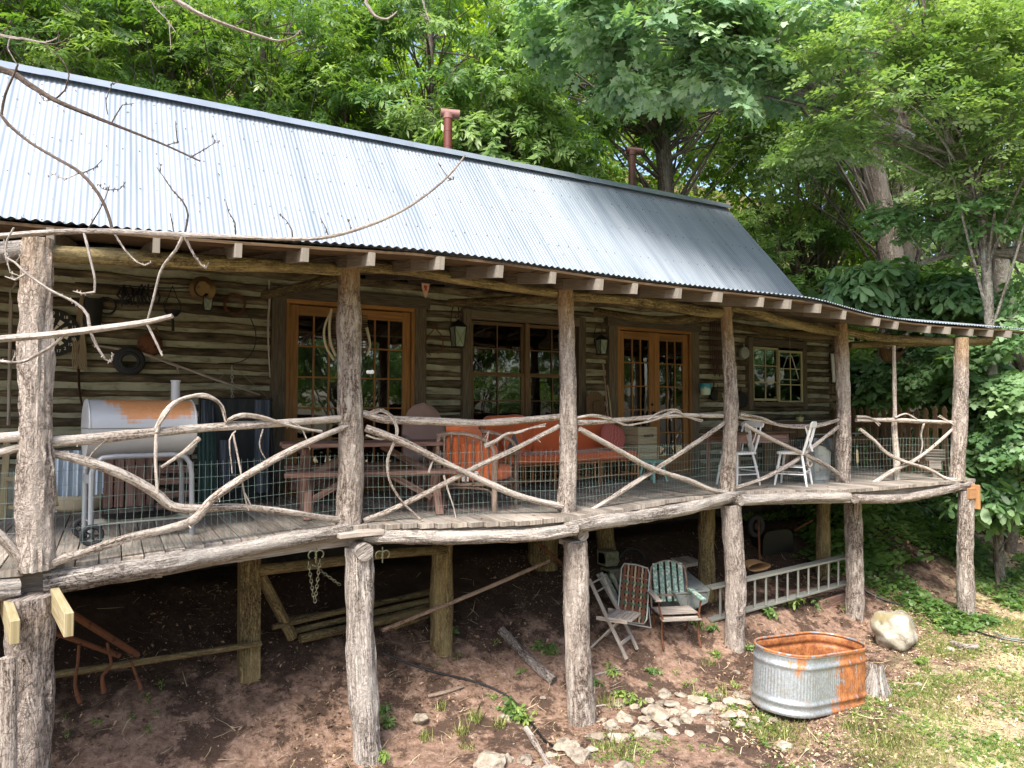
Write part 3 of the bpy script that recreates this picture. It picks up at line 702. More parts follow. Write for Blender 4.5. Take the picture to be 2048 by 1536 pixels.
h, _ = rail(2, [(1152,846),(1220,842),(1290,836),(1360,831),(1445,832)], [.040,.034,.032,.03,.026], tw=2)
vine(h, 2, [(1150,838),(1180,832),(1220,838),(1250,850),(1275,848),(1310,838),(1345,822),(1370,835),(1400,842)], .012, strands=3)
vine(h, 2, [(1290,838),(1320,824),(1350,820),(1362,834)], .010, strands=2)
rail(2, [(1154,858),(1230,900),(1300,937),(1370,960),(1420,980),(1458,985)], [.032,.036,.035,.035,.034,.032], 'cross_brace', dy=-.05, tw=2)
rail(2, [(1166,1030),(1230,992),(1290,952),(1340,920),(1400,880),(1450,845)], [.024,.028,.03,.028,.03,.026], 'cross_brace', tw=2)
h, _ = rail(3, [(1475,834),(1520,842),(1580,852),(1640,848),(1690,836)], [.022]*5, tw=2)
vine(h, 3, [(1478,828),(1520,835),(1560,850),(1620,855),(1670,842)], .018, strands=4, dy=-.02)
rail(3, [(1480,848),(1540,880),(1610,912),(1660,940),(1690,968),(1716,969)], [.03,.032,.03,.032,.03,.028], 'cross_brace', dy=-.06, tw=2)
rail(3, [(1470,976),(1530,955),(1590,922),(1640,882),(1692,842)], [.022,.03,.028,.03,.028], 'cross_brace', tw=1)
vine(h, 3, [(1600,925),(1607,935),(1612,925),(1603,918)], .008, dy=-.1, strands=3)
h, _ = rail(4, [(1712,840),(1780,840),(1850,843),(1922,845)], [.035,.036,.034,.026], tw=1)
vine(h, 4, [(1710,834),(1735,836),(1755,850)], .014, strands=2); vine(h, 4, [(1785,836),(1808,828),(1830,838)], .012, strands=2); vine(h, 4, [(1875,832),(1900,846),(1915,860)], .010, strands=2)
vine(h, 4, [(1862,845),(1855,870),(1858,890),(1850,925)], .016, dy=.1)
rail(4, [(1712,858),(1740,880),(1765,905),(1800,922),(1850,938),(1885,957),(1915,957)], [.028,.028,.028,.028,.026,.028,.024], 'cross_brace', dy=-.06, tw=2)
rail(4, [(1705,978),(1740,970),(1785,942),(1830,920),(1870,890),(1920,845)], [.026,.032,.034,.026,.024,.022], 'cross_brace', tw=1)
mb = MB(); P = zfront([(1809,965),(1808,910),(1804,860),(1805,830),(1804,760),(1803,690)], 4, .12); mb.tube(P, [.05,.048,.042,.03,.03,.026], 14, step=.06, lump=.12, r=.9, tint=lambda u: .8*sst(.75, 1, u)); part('slender_post', mb, M['greyb'], smooth=True)
# wire mesh, one piece per bay
MX = [-3.4]+[p.x for p in POSTS]
for k in range(len(MX)-1):
    x0, x1 = MX[k], MX[k+1]; mb = MB(); x = x0+.05; top = lambda x, k=k: .62+.03*math.sin(x*1.7+k)
    def my(x): return interp(x, [(-3.4, 5.8)]+[(p.x, p.y+.06) for p in POSTS])
    zs = [.02+.1*j for j in range(7)]
    while x < x1-.02:
        dx = .012*math.sin(x*5); mb.tube([(x, my(x), .0), (x+dx, my(x)+.01, .3), (x+dx*2, my(x), zs[-1]+.02)], .0013, 4, cap=False, r=.5); x += .0508
    for z in zs:
        n = int((x1-x0)/.25)+1; mb.tube([(x0+(x1-x0)*j/n, my(x0+(x1-x0)*j/n), z+.008*math.sin(x0+(x1-x0)*j/n*4+z)) for j in range(n+1)], .0013, 4, cap=False, r=.5)
    part('wire_mesh', mb, M['mesh'])
# ---------- doors and windows
def pane_grid(x0, x1, z0, z1, cols, rows, y, mw, depth, mb):
    for c in range(1, cols):
        x = x0+(x1-x0)*c/cols; mb.box((x, y, (z0+z1)/2), (mw, depth, z1-z0), r=.55)
    for r_ in range(1, rows):
        z = z0+(z1-z0)*r_/rows; mb.box(((x0+x1)/2, y-.002, z), (x1-x0, depth, mw), r=.6)
def french(x0, x1, z1, half, casing):
    # rough casing
    y = WY0-.05
    c = MB(); c.box((x0-.09, y+.01, (z1+.1)/2), (.17, .10, z1+.1)); c.box((x1+.08, y+.01, (z1+.1)/2), (.17, .10, z1+.1)); c.box(((x0+x1)/2, y, z1+.12), (x1-x0+.42, .11, .15))
    co = part('door_casing', c, M[casing], bevel=.006)
    c = MB(); c.box((x0+.02, y+.03, z1/2), (.05, .12, z1)); c.box((x1-.02, y+.03, z1/2), (.05, .12, z1)); c.box(((x0+x1)/2, y+.03, z1+.02), (x1-x0, .12, .05)); c.box(((x0+x1)/2, y+.04, .01), (x1-x0, .14, .03))
    part('door_frame', c, M['pine'], bevel=.003)
    for s, (a, b) in enumerate(((x0+.05, (x0+x1)/2-.004), ((x0+x1)/2+.004, x1-.05))):
        st = .105 if not half else .09; gz0, gz1 = .30, z1-.14; yy = WY0-.015
        d = MB(); d.box((a+st/2, yy, z1/2), (st, .045, z1-.03)); d.box((b-st/2, yy, z1/2), (st, .045, z1-.03)); d.box(((a+b)/2, yy, (gz1+z1-.02)/2), (b-a-2*st, .045, z1-.02-gz1)); d.box(((a+b)/2, yy, gz0/2+.01), (b-a-2*st, .045, gz0-.02))
        pane_grid(a+st, b-st, gz0, gz1, 3, 5, yy-.008, .022, .02, d)
        dd = part('french_door', d, M['pine'], bevel=.003)
        g = MB(); g.box(((a+b)/2, yy+.008, (gz0+gz1)/2), (b-a-2*st+.01, .006, gz1-gz0+.01), r=.5); g.build('pane', M['glass'], dd)
        if s == 0:
            k = MB(); k.lathe([(.0,-.07),(.028,-.065),(.034,-.04),(.014,-.03),(.012,0),(.026,.002),(.026,.006)], (b-st/2, yy-.02, 1.0), 16, Matrix.Rotation(R(-90), 3, 'X')); k.build('handle', M['black'], dd, smooth=True)
            k = MB(); k.lathe([(.0,-.02),(.02,-.018),(.022,0)], (b-st/2, yy-.024, 1.14), 12, Matrix.Rotation(R(-90), 3, 'X')); k.build('handle', M['black'], dd, smooth=True)
french(1.84, 3.52, 2.37, False, 'casing')
french(6.93, 8.49, 2.33, False, 'casing')
def sashwin(x0, x1, z0, z1, mat, cols, rows, casing, split, cw=.13):
    y = WY0-.045
    c = MB(); c.box((x0-cw/2, y, (z0+z1)/2), (cw, .10, z1-z0+.3)); c.box((x1+cw/2, y, (z0+z1)/2), (cw, .10, z1-z0+.3)); c.box(((x0+x1)/2, y-.004, z1+.07), (x1-x0+.02, .10, .13)); c.box(((x0+x1)/2, y-.01, z0-.05), (x1-x0+.02, .13, .08))
    wf = part('window_casing', c, M[casing], bevel=.006)
    return wf
wf = sashwin(4.36, 6.18, .78, 2.32, 'sash', 3, 2, 'casing', 2)
for s, (a, b) in enumerate(((4.37, 5.24), (5.30, 6.17))):
    d = MB(); t = .045
    for zz0, zz1, yy in ((.79, 1.575, WY0-.03), (1.545, 2.31, WY0-.012)):
        d.box((a+t/2, yy, (zz0+zz1)/2), (t, .035, zz1-zz0)); d.box((b-t/2, yy, (zz0+zz1)/2), (t, .035, zz1-zz0)); d.box(((a+b)/2, yy, zz1-t/2), (b-a-2*t, .035, t)); d.box(((a+b)/2, yy, zz0+t/2), (b-a-2*t, .035, t))
        pane_grid(a+t, b-t, zz0+t, zz1-t, 2 if s else 2, 2, yy-.006, .016, .016, d)
    dd = part('window', d, M['sash'], bevel=.002)
    g = MB()
    for zz0, zz1, yy in ((.79, 1.575, WY0-.02), (1.545, 2.31, WY0-.002)): g.box(((a+b)/2, yy, (zz0+zz1)/2), (b-a-2*t+.01, .005, zz1-zz0-2*t+.01), r=.5)
    g.build('pane', M['glass'], dd)
mb = MB(); mb.box((5.27, WY0-.05, 1.55), (.055, .06, 1.54)); part('window_mullion', mb, M['sash'])
wf = sashwin(9.95, 11.27, 1.21, 2.20, 'cream', 2, 3, 'casing', 2, .11)
for s, (a, b, yy) in enumerate(((9.96, 10.64, WY0-.045), (10.60, 11.26, WY0-.075))):
    z0, z1 = (1.22, 2.19) if s == 0 else (1.185, 2.15)
    d = MB(); t = .04; d.box((a+t/2, yy, (z0+z1)/2), (t, .028, z1-z0)); d.box((b-t/2, yy, (z0+z1)/2), (t, .028, z1-z0)); d.box(((a+b)/2, yy, z1-t/2), (b-a-2*t, .028, t)); d.box(((a+b)/2, yy, z0+t/2), (b-a-2*t, .028, t))
    pane_grid(a+t, b-t, z0+t, z1-t, 2, 3, yy-.004, .018, .014, d)
    dd = part('window', d, M['cream'], bevel=.002); g = MB(); g.box(((a+b)/2, yy+.006, (z0+z1)/2), (b-a-2*t+.01, .004, z1-z0-2*t+.01), r=.5); g.build('pane', M['glass'], dd)
# ================= foliage
rn = np.random.default_rng(11)
def T_pinnate():
    V, F = [], []
    def leaf(base, ang, L, Wd, drop):
        d = np.array([math.sin(ang), math.cos(ang), -drop]); d /= np.linalg.norm(d); s = np.array([math.cos(ang), -math.sin(ang), 0]); b = len(V)
        for p in (base, base+d*L*.42+s*Wd/2+np.array([0,0,.012]), base+d*L, base+d*L*.42-s*Wd/2+np.array([0,0,.012])): V.append(p)
        F.append([b, b+1, b+2, b+3])
    for i in range(5):
        y = .14+.17*i
        for s in (-1, 1): leaf(np.array([0, y, -.12*y*y]), s*R(62-6*i), .42-.02*i, .145, .22)
    leaf(np.array([0, .95, -.11]), 0, .3, .1, .25); return V, F
def T_small():
    V, F = [], []
    for i in range(8):
        y = .05+.12*i; s = (-1)**i; a = s*R(55-3*i); L = .30; Wd = .15
        base = np.array([0, y, -.05*y]); d = np.array([math.sin(a), math.cos(a), -.12]); sd = np.array([math.cos(a), -math.sin(a), .15*s]); b = len(V)
        for f, wf in ((0, 0), (.3, .5), (.65, .45), (1, 0), (.65, -.45), (.3, -.5)): V.append(base+d*L*(f*.9+.1)+sd*Wd*wf)
        F.append([b+k for k in range(6)])
    return V, F
def T_broad():
    V, F = [], []; r_ = random.Random(3)
    out = [(0,0),(.16,-.12),(.42,-.18),(.36,.08),(.60,.34),(.30,.40),(.22,.72),(0,.95),(-.22,.72),(-.30,.40),(-.60,.34),(-.36,.08),(-.42,-.18),(-.16,-.12)]
    for i in range(6):
        y = .1+.16*i; a = (-1)**i*R(70-8*i)+r_.uniform(-.3, .3); sc = .30
        base = np.array([math.sin(a)*.18, y+math.cos(a)*.18, -.06]); d = np.array([math.sin(a), math.cos(a), -.45+r_.uniform(-.2, .2)]); d /= np.linalg.norm(d)
        s = np.array([math.cos(a), -math.sin(a), r_.uniform(-.35, .35)]); b = len(V)
        for x, yy in out: V.append(base+d*sc*yy+s*sc*x+np.array([0, 0, -.10*abs(x)*sc]))
        F.append([b+k for k in range(len(out))])
    return V, F
def T_whorl():
    V, F = [], []
    for i in range(7):
        a = i*2*math.pi/7+.2*math.sin(i*3); L = .62+.12*math.sin(i*5); d = np.array([math.sin(a), math.cos(a), -.35]); s = np.array([math.cos(a), -math.sin(a), .0]); b = len(V); base = np.array([0, .35, .0])
        for f, wf in ((.06, 0), (.35, .15), (.65, .26), (.88, .20), (1, 0), (.88, -.20), (.65, -.26), (.35, -.15)): V.append(base+d*L*f+s*L*wf*.85+np.array([0, 0, -.25*L*f*f]))
        F.append([b+k for k in range(8)])
    return V, F
def T_blade():
    V, F = [], []
    for i in range(5):
        a = i*1.3; x, y = .12*math.sin(i*9), .12*math.cos(i*7); lx, ly = math.sin(a)*.35, math.cos(a)*.35; h = .7+.3*math.sin(i*4); w_ = .022; b = len(V)
        px_, py_ = math.cos(a)*w_, -math.sin(a)*w_
        V += [np.array(q) for q in [(x-px_, y-py_, 0), (x+px_, y+py_, 0), (x+lx*.45+px_*.8, y+ly*.45+py_*.8, h*.6), (x+lx, y+ly, h*.9), (x+lx*.45-px_*.8, y+ly*.45-py_*.8, h*.6)]]
        F.append([b+k for k in range(5)])
    return V, F
def T_clover():
    V, F = [], []
    for i in range(6):
        a = i*1.05+.3*math.sin(i*7); rr = .35+.25*math.sin(i*4); c = np.array([math.cos(a)*rr, math.sin(a)*rr, .35+.2*math.sin(i*5)]); b = len(V)
        n1 = np.array([math.cos(a+.5), math.sin(a+.5), .25]); n2 = np.array([-math.sin(a+.5), math.cos(a+.5), .1])
        for k in range(6): V.append(c+n1*.22*math.cos(k*1.047)+n2*.16*math.sin(k*1.047))
        F.append([b+k for k in range(6)])
    return V, F
def T_litter():
    V = [np.array(p) for p in [(-.5,0,0),(-.1,-.25,.12),(.5,0,.02),(.1,.25,.14)]]; return V, [[0,1,2,3]]
TPL = {'pin': T_pinnate(), 'small': T_small(), 'broad': T_broad(), 'whorl': T_whorl(), 'blade': T_blade(), 'clover': T_clover(), 'litter': T_litter()}
def scatter(name, tpl, pos, mats, rnd, mat, parent=None):
    """pos (n,3), mats (n,3,3) columns = local axes times scale"""
    V, F = TPL[tpl]; V = np.array(V); n = len(pos); nv = len(V)
    first = np.concatenate([[f[0]]*len(f) for f in F]); order = np.concatenate([np.array(f) for f in F]); fb = np.zeros(nv, int); fb[order] = first
    fi = np.zeros(nv, int); fi[order] = np.repeat(np.arange(len(F)), [len(f) for f in F]); VB = V[fb]; loc = np.broadcast_to((V-VB)[None], (n, nv, 3)).copy()
    sc_ = rn.uniform(.62, 1.18, (n, len(F)))[:, fi]; tl = rn.normal(0, .30, (n, len(F)))[:, fi]; tw = rn.normal(0, .30, (n, len(F)))[:, fi]
    loc = loc*sc_[..., None]; ln_ = np.linalg.norm(loc, axis=2); lx = loc[..., 0].copy(); ly = loc[..., 1].copy(); loc[..., 2] += tl*ln_; loc[..., 0] = lx-tw*ly; loc[..., 1] = ly+tw*lx
    allv = np.einsum('nij,nvj->nvi', mats, VB[None]+loc)+pos[:, None, :]
    lens = np.array([len(f) for f in F]); flat = np.concatenate([np.array(f) for f in F])
    loops = (flat[None, :]+(np.arange(n)*nv)[:, None]).ravel(); tot = np.tile(lens, n); st = np.concatenate([[0], np.cumsum(tot)[:-1]])
    me = bpy.data.meshes.new(name); me.vertices.add(n*nv); me.vertices.foreach_set('co', allv.astype(np.float32).ravel())
    me.loops.add(len(loops)); me.loops.foreach_set('vertex_index', loops.astype(np.int32))
    me.polygons.add(len(tot)); me.polygons.foreach_set('loop_start', st.astype(np.int32)); me.polygons.foreach_set('loop_total', tot.astype(np.int32))
    me.update(calc_edges=True)
    rr = np.clip(np.repeat(rnd, len(F))+rn.normal(0, .09, n*len(F)), 0, 1)
    a = me.attributes.new('rnd', 'FLOAT', 'FACE'); a.data.foreach_set('value', rr.astype(np.float32)); me.materials.append(mat)
    o = bpy.data.objects.new(name, me); C.objects.link(o)
    if parent: o.parent = parent; o.location = -WL(parent)
    return o
def frames(d, up, sc, sx=None):
    d = d/np.linalg.norm(d, axis=1, keepdims=True); x = np.cross(d, up); x /= np.linalg.norm(x, axis=1, keepdims=True)+1e-9; z = np.cross(x, d)
    return np.stack([x*sc[:, None], d*sc[:, None], z*sc[:, None]], axis=2)
def sprays(blobs, nf, L, droop, fs, seed):
    g = np.random.default_rng(seed); P, D, U, S, Rn, Cs = [], [], [], [], [], []
    for (c, rad, ns) in blobs:
        c = np.array(c, float); rad = np.array(rad, float) if hasattr(rad, '__len__') else np.array([rad, rad, rad*.8])
        for k in range(ns):
            v = g.normal(size=3); v /= np.linalg.norm(v); q = v*g.uniform(.35, 1)**.5; cc = c+q*rad; Cs.append(cc)
            a = np.array([v[0], v[1], 0])+g.normal(0, .5, 3)*[1, 1, .25]; a[2] -= droop*.5; a /= np.linalg.norm(a); lat = np.cross(a, [0, 0, 1]); lat /= np.linalg.norm(lat)
            s = g.uniform(0, 1, nf); sg = g.choice([-1., 1.], nf); w_ = g.uniform(0, .55, nf)*(1.1-s*.8)
            pos = cc+np.outer(s-.45, a)*L+np.outer(sg*w_, lat)*L; pos[:, 2] += g.normal(0, .09*L, nf)-.22*L*s*s-.15*w_*L
            an = sg*g.uniform(.3, 1.2, nf); d = a*np.cos(an)[:, None]+lat*np.sin(an)[:, None]; d[:, 2] -= droop*g.uniform(.2, 1.3, nf); 
            up = np.tile([0, 0, 1.], (nf, 1))+g.normal(0, .35, (nf, 3))+v*.25
            P.append(pos); D.append(d); U.append(up); S.append(fs*g.uniform(.7, 1.25, nf)); Rn.append(np.clip(g.uniform(.15, .85)+g.normal(0, .12, nf), 0, 1))
    return np.concatenate(P), np.concatenate(D), np.concatenate(U), np.concatenate(S), np.concatenate(Rn), Cs
TREES = []
def tree(name, label, leaf, mat, trunk, tr, blobs, nf=26, L=1.1, droop=.35, fs=.42, seed=1, barkm='barkt', group=None, limbs=True, cat='tree', step=.25):
    base = Vector(trunk[0]); base.z = gz(base.x, base.y)-.1; trunk = [base]+[Vector(p) for p in trunk[1:]]
    t = thing(name, base, label, cat, group)
    P, D, U, S, Rn, Cs = sprays(blobs, nf, L, droop, fs, seed)
    mb = MB(); rads = tr if hasattr(tr, '__len__') else [tr*(1-.55*k/(len(trunk)-1)) for k in range(len(trunk))]
    mb.tube(trunk, rads, 16 if tr_max(rads) > .08 else 10, step=step, lump=.12, bark=.02 if tr_max(rads) > .12 else .004, r=.5)
    if limbs:
        g = random.Random(seed)
        for k, c in enumerate(Cs):
            if k % 3 and name == 'slender_maple': continue
            c = Vector(c); j = min(range(1, len(trunk)), key=lambda j: (trunk[j]-c).length+1.5*max(0, trunk[j].z-c.z)+g.uniform(0, 3.))
            a = trunk[j-1].lerp(trunk[j], g.uniform(.15 if j > 1 else .6, 1)); r0 = rads[j]*.3+.008; m_ = a.lerp(c, .5)+Vector((g.uniform(-.2,.2), g.uniform(-.2,.2), g.uniform(0,.35)))
            mb.tube([a, m_, c], [min(.05, r0), min(.03, r0*.6), .006], 5, step=.4, r=.4)
    mb.build('trunk', M[barkm], t, smooth=True)
    scatter('crown', leaf, P, frames(D, U, S), Rn, mat, t); TREES.append(t); return t
def tr_max(r): return max(r)
M['ash'] = leafmat('ash_leaf', (.04, .09, .02), (.10, .19, .04), (.26, .36, .11), rough=.36)
M['ash2'] = leafmat('walnut_leaf', (.06, .13, .035), (.14, .25, .07), (.30, .41, .15), rough=.36)
M['tulip'] = leafmat('tulip_leaf', (.12, .23, .12), (.24, .38, .21), (.40, .54, .34), trans=.35)
M['maple'] = leafmat('maple_leaf', (.10, .18, .06), (.19, .29, .11), (.36, .46, .23), trans=.42, rough=.36)
M['oak'] = leafmat('hickory_leaf', (.07, .15, .055), (.14, .26, .11), (.26, .39, .19), trans=.4)
M['far'] = leafmat('far_leaf', (.10, .19, .02), (.20, .30, .04), (.38, .46, .10), trans=.6)  # far leaves brightened and yellowed: backlight put into their colour
M['under'] = leafmat('undergrowth_leaf', (.06, .13, .035), (.12, .22, .06), (.22, .33, .11))
M['lime'] = leafmat('lime_weed_leaf', (.10, .19, .045), (.19, .30, .07), (.33, .42, .12))
def at(px, d, z=None): r = ray(px, 768); p = O+r*d; return Vector((p.x, p.y, z if z is not None else gz(p.x, p.y)))
def simple(px, d, cz, rad, label, leaf, mat, ns, seed, fs=.42, tr=.14, dx=0., L=1.1, nf=26, droop=.35, barkm='barkt', name='tree', rz=None):
    b = at(px, d); rz = rz or rad*.85
    if cz > 5.8: cz += .7; rz *= 1.25; ns = int(ns*1.25)
    c = Vector((b.x+dx, b.y, cz))
    return tree(name, label, leaf, M[mat], [b, b.lerp(c, .5)+Vector((.15*math.sin(seed), .1, 0)), c+Vector((0, 0, rz*.5))], tr, [((c.x, c.y, c.z), (rad, rad, rz), ns)], nf=nf, L=L, droop=droop, fs=fs, seed=seed, barkm=barkm)
simple(-120, 15.5, 8.2, 3.2, 'dark green compound leaved ash at the far left behind the ridge', 'pin', 'ash', 75, 1, name='ash_tree')
simple(120, 15.2, 7.6, 2.9, 'ash with pale dried leaf tips behind the left end of the ridge', 'pin', 'ash', 80, 2, name='ash_tree')
simple(330, 15.6, 7.3, 2.7, 'bushy ash between the far left trees and the first stovepipe', 'pin', 'ash', 75, 3, name='ash_tree')
simple(520, 17, 8.2, 3.1, 'tall ash rising well behind the middle of the main roof', 'pin', 'ash2', 80, 4, name='ash_tree')
simple(690, 17.5, 6.6, 2.5, 'rounded ash low behind the roof just left of the red stovepipe', 'pin', 'ash', 70, 5, name='ash_tree')
simple(860, 18, 8.6, 3.0, 'feathery light green walnut above the red stovepipe', 'pin', 'ash2', 85, 6, fs=.5, droop=.55, name='walnut_tree')
simple(1010, 17, 6.2, 2.3, 'drooping walnut with long fern like leaves right of the red stovepipe', 'pin', 'ash2', 62, 7, fs=.55, droop=.6, name='walnut_tree')
# forked tree between the stovepipes
b = at(1335, 20.5); 
tree('forked_tree', 'forked tree with dark leaning trunk right of the brown stovepipe', 'pin', M['ash2'], [b, PD(1330, 330, 20.3), PD(1300, 240, 20.0), PD(1290, 150, 20.0), PD(1300, 40, 20)], [.26, .22, .17, .12, .08],
     [(PD(1180, 90, 19), (2.8, 2.4, 2.2), 60), (PD(1420, 170, 20.5), (2.4, 2, 2.2), 48)], seed=8, fs=.5, droop=.5)
for (pa, ra_) in (([(1297, 262), (1240, 235), (1180, 205), (1120, 190)], .07), ([(1325, 325), (1385, 290), (1420, 240), (1440, 210)], .06), ([(1322, 330), (1350, 310), (1480, 275), (1540, 268)], .035)):
    mb = MB(); mb.tube([PD(x, y, 20.2) for x, y in pa], [ra_*(1-.2*k) for k in range(len(pa))], 8, step=.3, lump=.15); mb.build('limb', M['barkt'], TREES[-1], smooth=True)
# tulip poplar whose leaning limb reaches over the roof
b = at(2040, 15.5)
tp = tree('tulip_tree', 'pale leaved tulip poplar whose long mossy limb leans over the roof', 'broad', M['tulip'], [b, PD(1990, 520, 15), PD(1880, 330, 14.5), PD(1700, 225, 14.2), PD(1590, 140, 14), PD(1500, 70, 13.8)], [.24, .22, .17, .13, .10, .06],
     [(PD(1330, 60, 13.6), (1.9, 1.5, 1.1), 58), (PD(1560, 60, 13.8), (1.3, 1.3, .9), 26), (PD(1130, 20, 14), (1.2, 1.2, .5), 14), (PD(1450, 110, 13.2), (.8, .8, .7), 12)], seed=9, fs=.44, L=.75, nf=26, droop=.3, barkm='barkl')
# big shaggy trunks
b = at(1760, 17)
tree('shagbark_tree', 'tall tree with a thick shaggy grey trunk right of the roof gable', 'small', M['maple'], [b, PD(1790, 600, 17), PD(1745, 330, 17), PD(1735, 180, 17), PD(1715, -60, 17)], [.30, .27, .26, .24, .18],
     [(PD(1600, 110, 16.5), (1.5, 1.5, 1.2), 26), (PD(1700, -60, 17), (3, 3, 1.5), 30)], seed=10, fs=.42, L=1.0, nf=30)
b = at(1830, 18.5)
tree('twin_trunk_tree', 'dark vine wrapped twin trunk tree behind the open end of the porch', 'broad', M['maple'], [b, PD(1812, 700, 18.5), PD(1808, 420, 18.5), PD(1795, 150, 18.5), PD(1790, -80, 18.5)], [.34, .30, .28, .24, .18],
     [(PD(1850, 380, 18), (1.8, 1.6, 1.5), 14), (PD(1640, 330, 18.5), (1.3, 1.3, 1.2), 9)], seed=11, fs=.34, L=.9)
mb = MB(); mb.tube([PD(1765, 900, 18.2), PD(1772, 700, 18.2), PD(1785, 560, 18.3), PD(1800, 420, 18.4)], [.22, .2, .18, .12], 14, step=.3, lump=.15, bark=.02); mb.build('second_trunk', M['barkt'], TREES[-1], smooth=True)
b = at(1990, 12.5)
tree('slender_maple', 'slender maple with flat layers of bright leaves at the upper right', 'small', M['maple'], [b, PD(1965, 440, 12.6), PD(1905, 290, 12.4), PD(1850, 160, 12.4), PD(1848, 30, 12.3), PD(1845,-60,12.3)], [.09, .075, .06, .045, .035, .02],
     [(PD(1800, 200, 12.2), (1.3, 1.2, .8), 30), (PD(1950, 130, 12.2), (1.2, 1.1, 1.0), 34), (PD(1700, 130, 12.4), (.9, .9, .5), 12), (PD(1960, 330, 12.6), (1.0, 1, .6), 24), (PD(1850, 40, 12.4), (1.3, 1.2, .5), 18), (PD(2060, 240, 12.0), (.8, .8, .9), 20), (PD(1680, 260, 12.6), (.8, .7, .35), 10)], seed=12, fs=.36, L=.85, nf=26, droop=.12, barkm='barkl')
b = at(2110, 13)
tree('mossy_oak', 'oak with a crooked lichen covered branch reaching in from the right edge', 'broad', M['oak'], [b, PD(2120, 640, 13), PD(2075, 520, 13), PD(1985, 505, 13.2), PD(1930, 500, 13.2), PD(1840, 528, 13.2)], [.22, .2, .16, .10, .07, .03],
     [(PD(1960, 420, 13), (.9, .8, .3), 10), (PD(1800, 440, 13.8), (.7, .7, .35), 7), (PD(2040, 640, 12.6), (.6, .6, .8), 10)], seed=13, fs=.34, L=.7, barkm='barkl')
b = at(2010, 14)
tree('leaning_tree', 'thin leaning tree with a kinked trunk right of the porch corner', 'whorl', M['oak'], [b, PD(2040, 800, 14), PD(2035, 720, 14), PD(1990, 640, 14), PD(1972, 590, 14), PD(1985, 500, 14), PD(1975, 330, 14)], [.11, .10, .10, .085, .07, .06, .04],
     [(PD(1960, 800, 13.2), (.8, .8, 1.3), 20), (PD(1900, 600, 14.5), (.9, .9, .6), 14)], seed=14, fs=.42, L=.7)
b = at(1800, 16); tree('hickory_sapling', 'hickory sapling with big bluish leaves above the porch roof end', 'whorl', M['oak'], [b, b+Vector((0,0,2.5)), PD(1760, 560, 15.5)], .05, [(PD(1760, 560, 15.2), (1.2, .8, .4), 20)], seed=15, fs=.42, L=.8)
b = at(1740, 16.5); tree('hickory_sapling', 'low hickory sapling seen through the porch behind the picket fence', 'whorl', M['oak'], [b, b+Vector((0,0,1.2)), PD(1745, 740, 16)], .04, [(PD(1740, 760, 16), (.9, .7, .6), 22)], seed=16, fs=.38, L=.7)
b = at(1900, 15); tree('hickory_sapling', 'leafy sapling directly behind the corner porch post', 'broad', M['oak'], [b, b+Vector((0,0,1.5)), PD(1900, 740, 14.5)], .04, [(PD(1890, 760, 14.5), (.8, .6, 1.1), 16)], seed=17, fs=.36, L=.7)
b = at(1985, 12.2); tree('hickory_sapling', 'broad leaved bush crowding the right edge beyond the deck', 'whorl', M['oak'], [b, b+Vector((0,0,1.0)), PD(1990, 900, 12.2)], .035, [(PD(1995, 930, 12.0), (.55, .5, .9), 30)], seed=18, fs=.32, L=.6)
b = at(2060, 11.6); tree('hickory_sapling', 'second broad leaved bush half cut by the right edge', 'broad', M['oak'], [b, b+Vector((0,0,1.0)), PD(2070, 850, 11.6)], .035, [(PD(2060, 850, 11.6), (.6, .5, 1.1), 30)], seed=19, fs=.33, L=.6)
simple(1560, 20, 5.2, 2.2, 'mid green ash beyond the right gable corner', 'pin', 'ash2', 55, 20, fs=.42, name='ash_tree')
simple(1430, 22, 3.6, 2.3, 'shaded ash low behind the roof between stovepipe and gable', 'pin', 'ash', 45, 21, fs=.42, name='ash_tree')
simple(1180, 19, 4.3, 2.2, 'low ash half hidden behind the ridge beside the brown stovepipe', 'pin', 'ash', 45, 22, fs=.42, name='ash_tree')
simple(1690, 21, 1.4, 2.0, 'dark understory tree behind the porch end', 'small', 'under', 40, 23, fs=.5, tr=.08, name='understory_tree')
simple(1990, 20, 9.5, 3.2, 'tall tree filling the top right corner behind the maple', 'small', 'maple', 75, 24, fs=.5, tr=.2, name='broadleaf_tree')
simple(1640, 21, 9, 3.0, 'high crowned tree behind the shaggy trunk', 'small', 'maple', 70, 25, fs=.5, tr=.2, name='broadleaf_tree')
simple(2080, 17, 3.5, 2.4, 'dense green tree at the right edge behind the mossy branch', 'small', 'maple', 45, 26, fs=.5, tr=.12, name='broadleaf_tree')
simple(1880, 22, 4.5, 2.6, 'yellow green tree deep in the wood right of the gable', 'small', 'maple', 60, 27, fs=.5, tr=.15, name='broadleaf_tree')
# wood behind: bare trunks one can tell apart
for i, (px, d, z1, r_) in enumerate([(1270,24,9,.13),(1215,26,9,.10),(1080,24,8,.12),(1600,24,10,.12),(1680,25,10,.16),(1715,24,8,.10),(1900,24,12,.16),(1935,27,12,.12),(1860,26,9,.13),(2000,24,10,.14),(1555,28,10,.14),(1400,27,10,.12),(1945,19,11,.08),(620,24,11,.13),(395,25,11,.14)]):
    b = at(px, d); t = thing('wood_tree', b, 'straight grey trunk standing deep in the wood behind the cabin', 'tree', 'trunks deep in the wood')
    mb = MB(); mb.tube([b-Vector((0,0,.2)), b+Vector((.2*math.sin(i*3), .1, 4)), Vector((b.x+.5*math.sin(i), b.y, b.z+z1))], [r_, r_*.85, r_*.55], 10, step=.5, lump=.1, bark=.01); mb.build('trunk', M['barkt'], t, smooth=True)
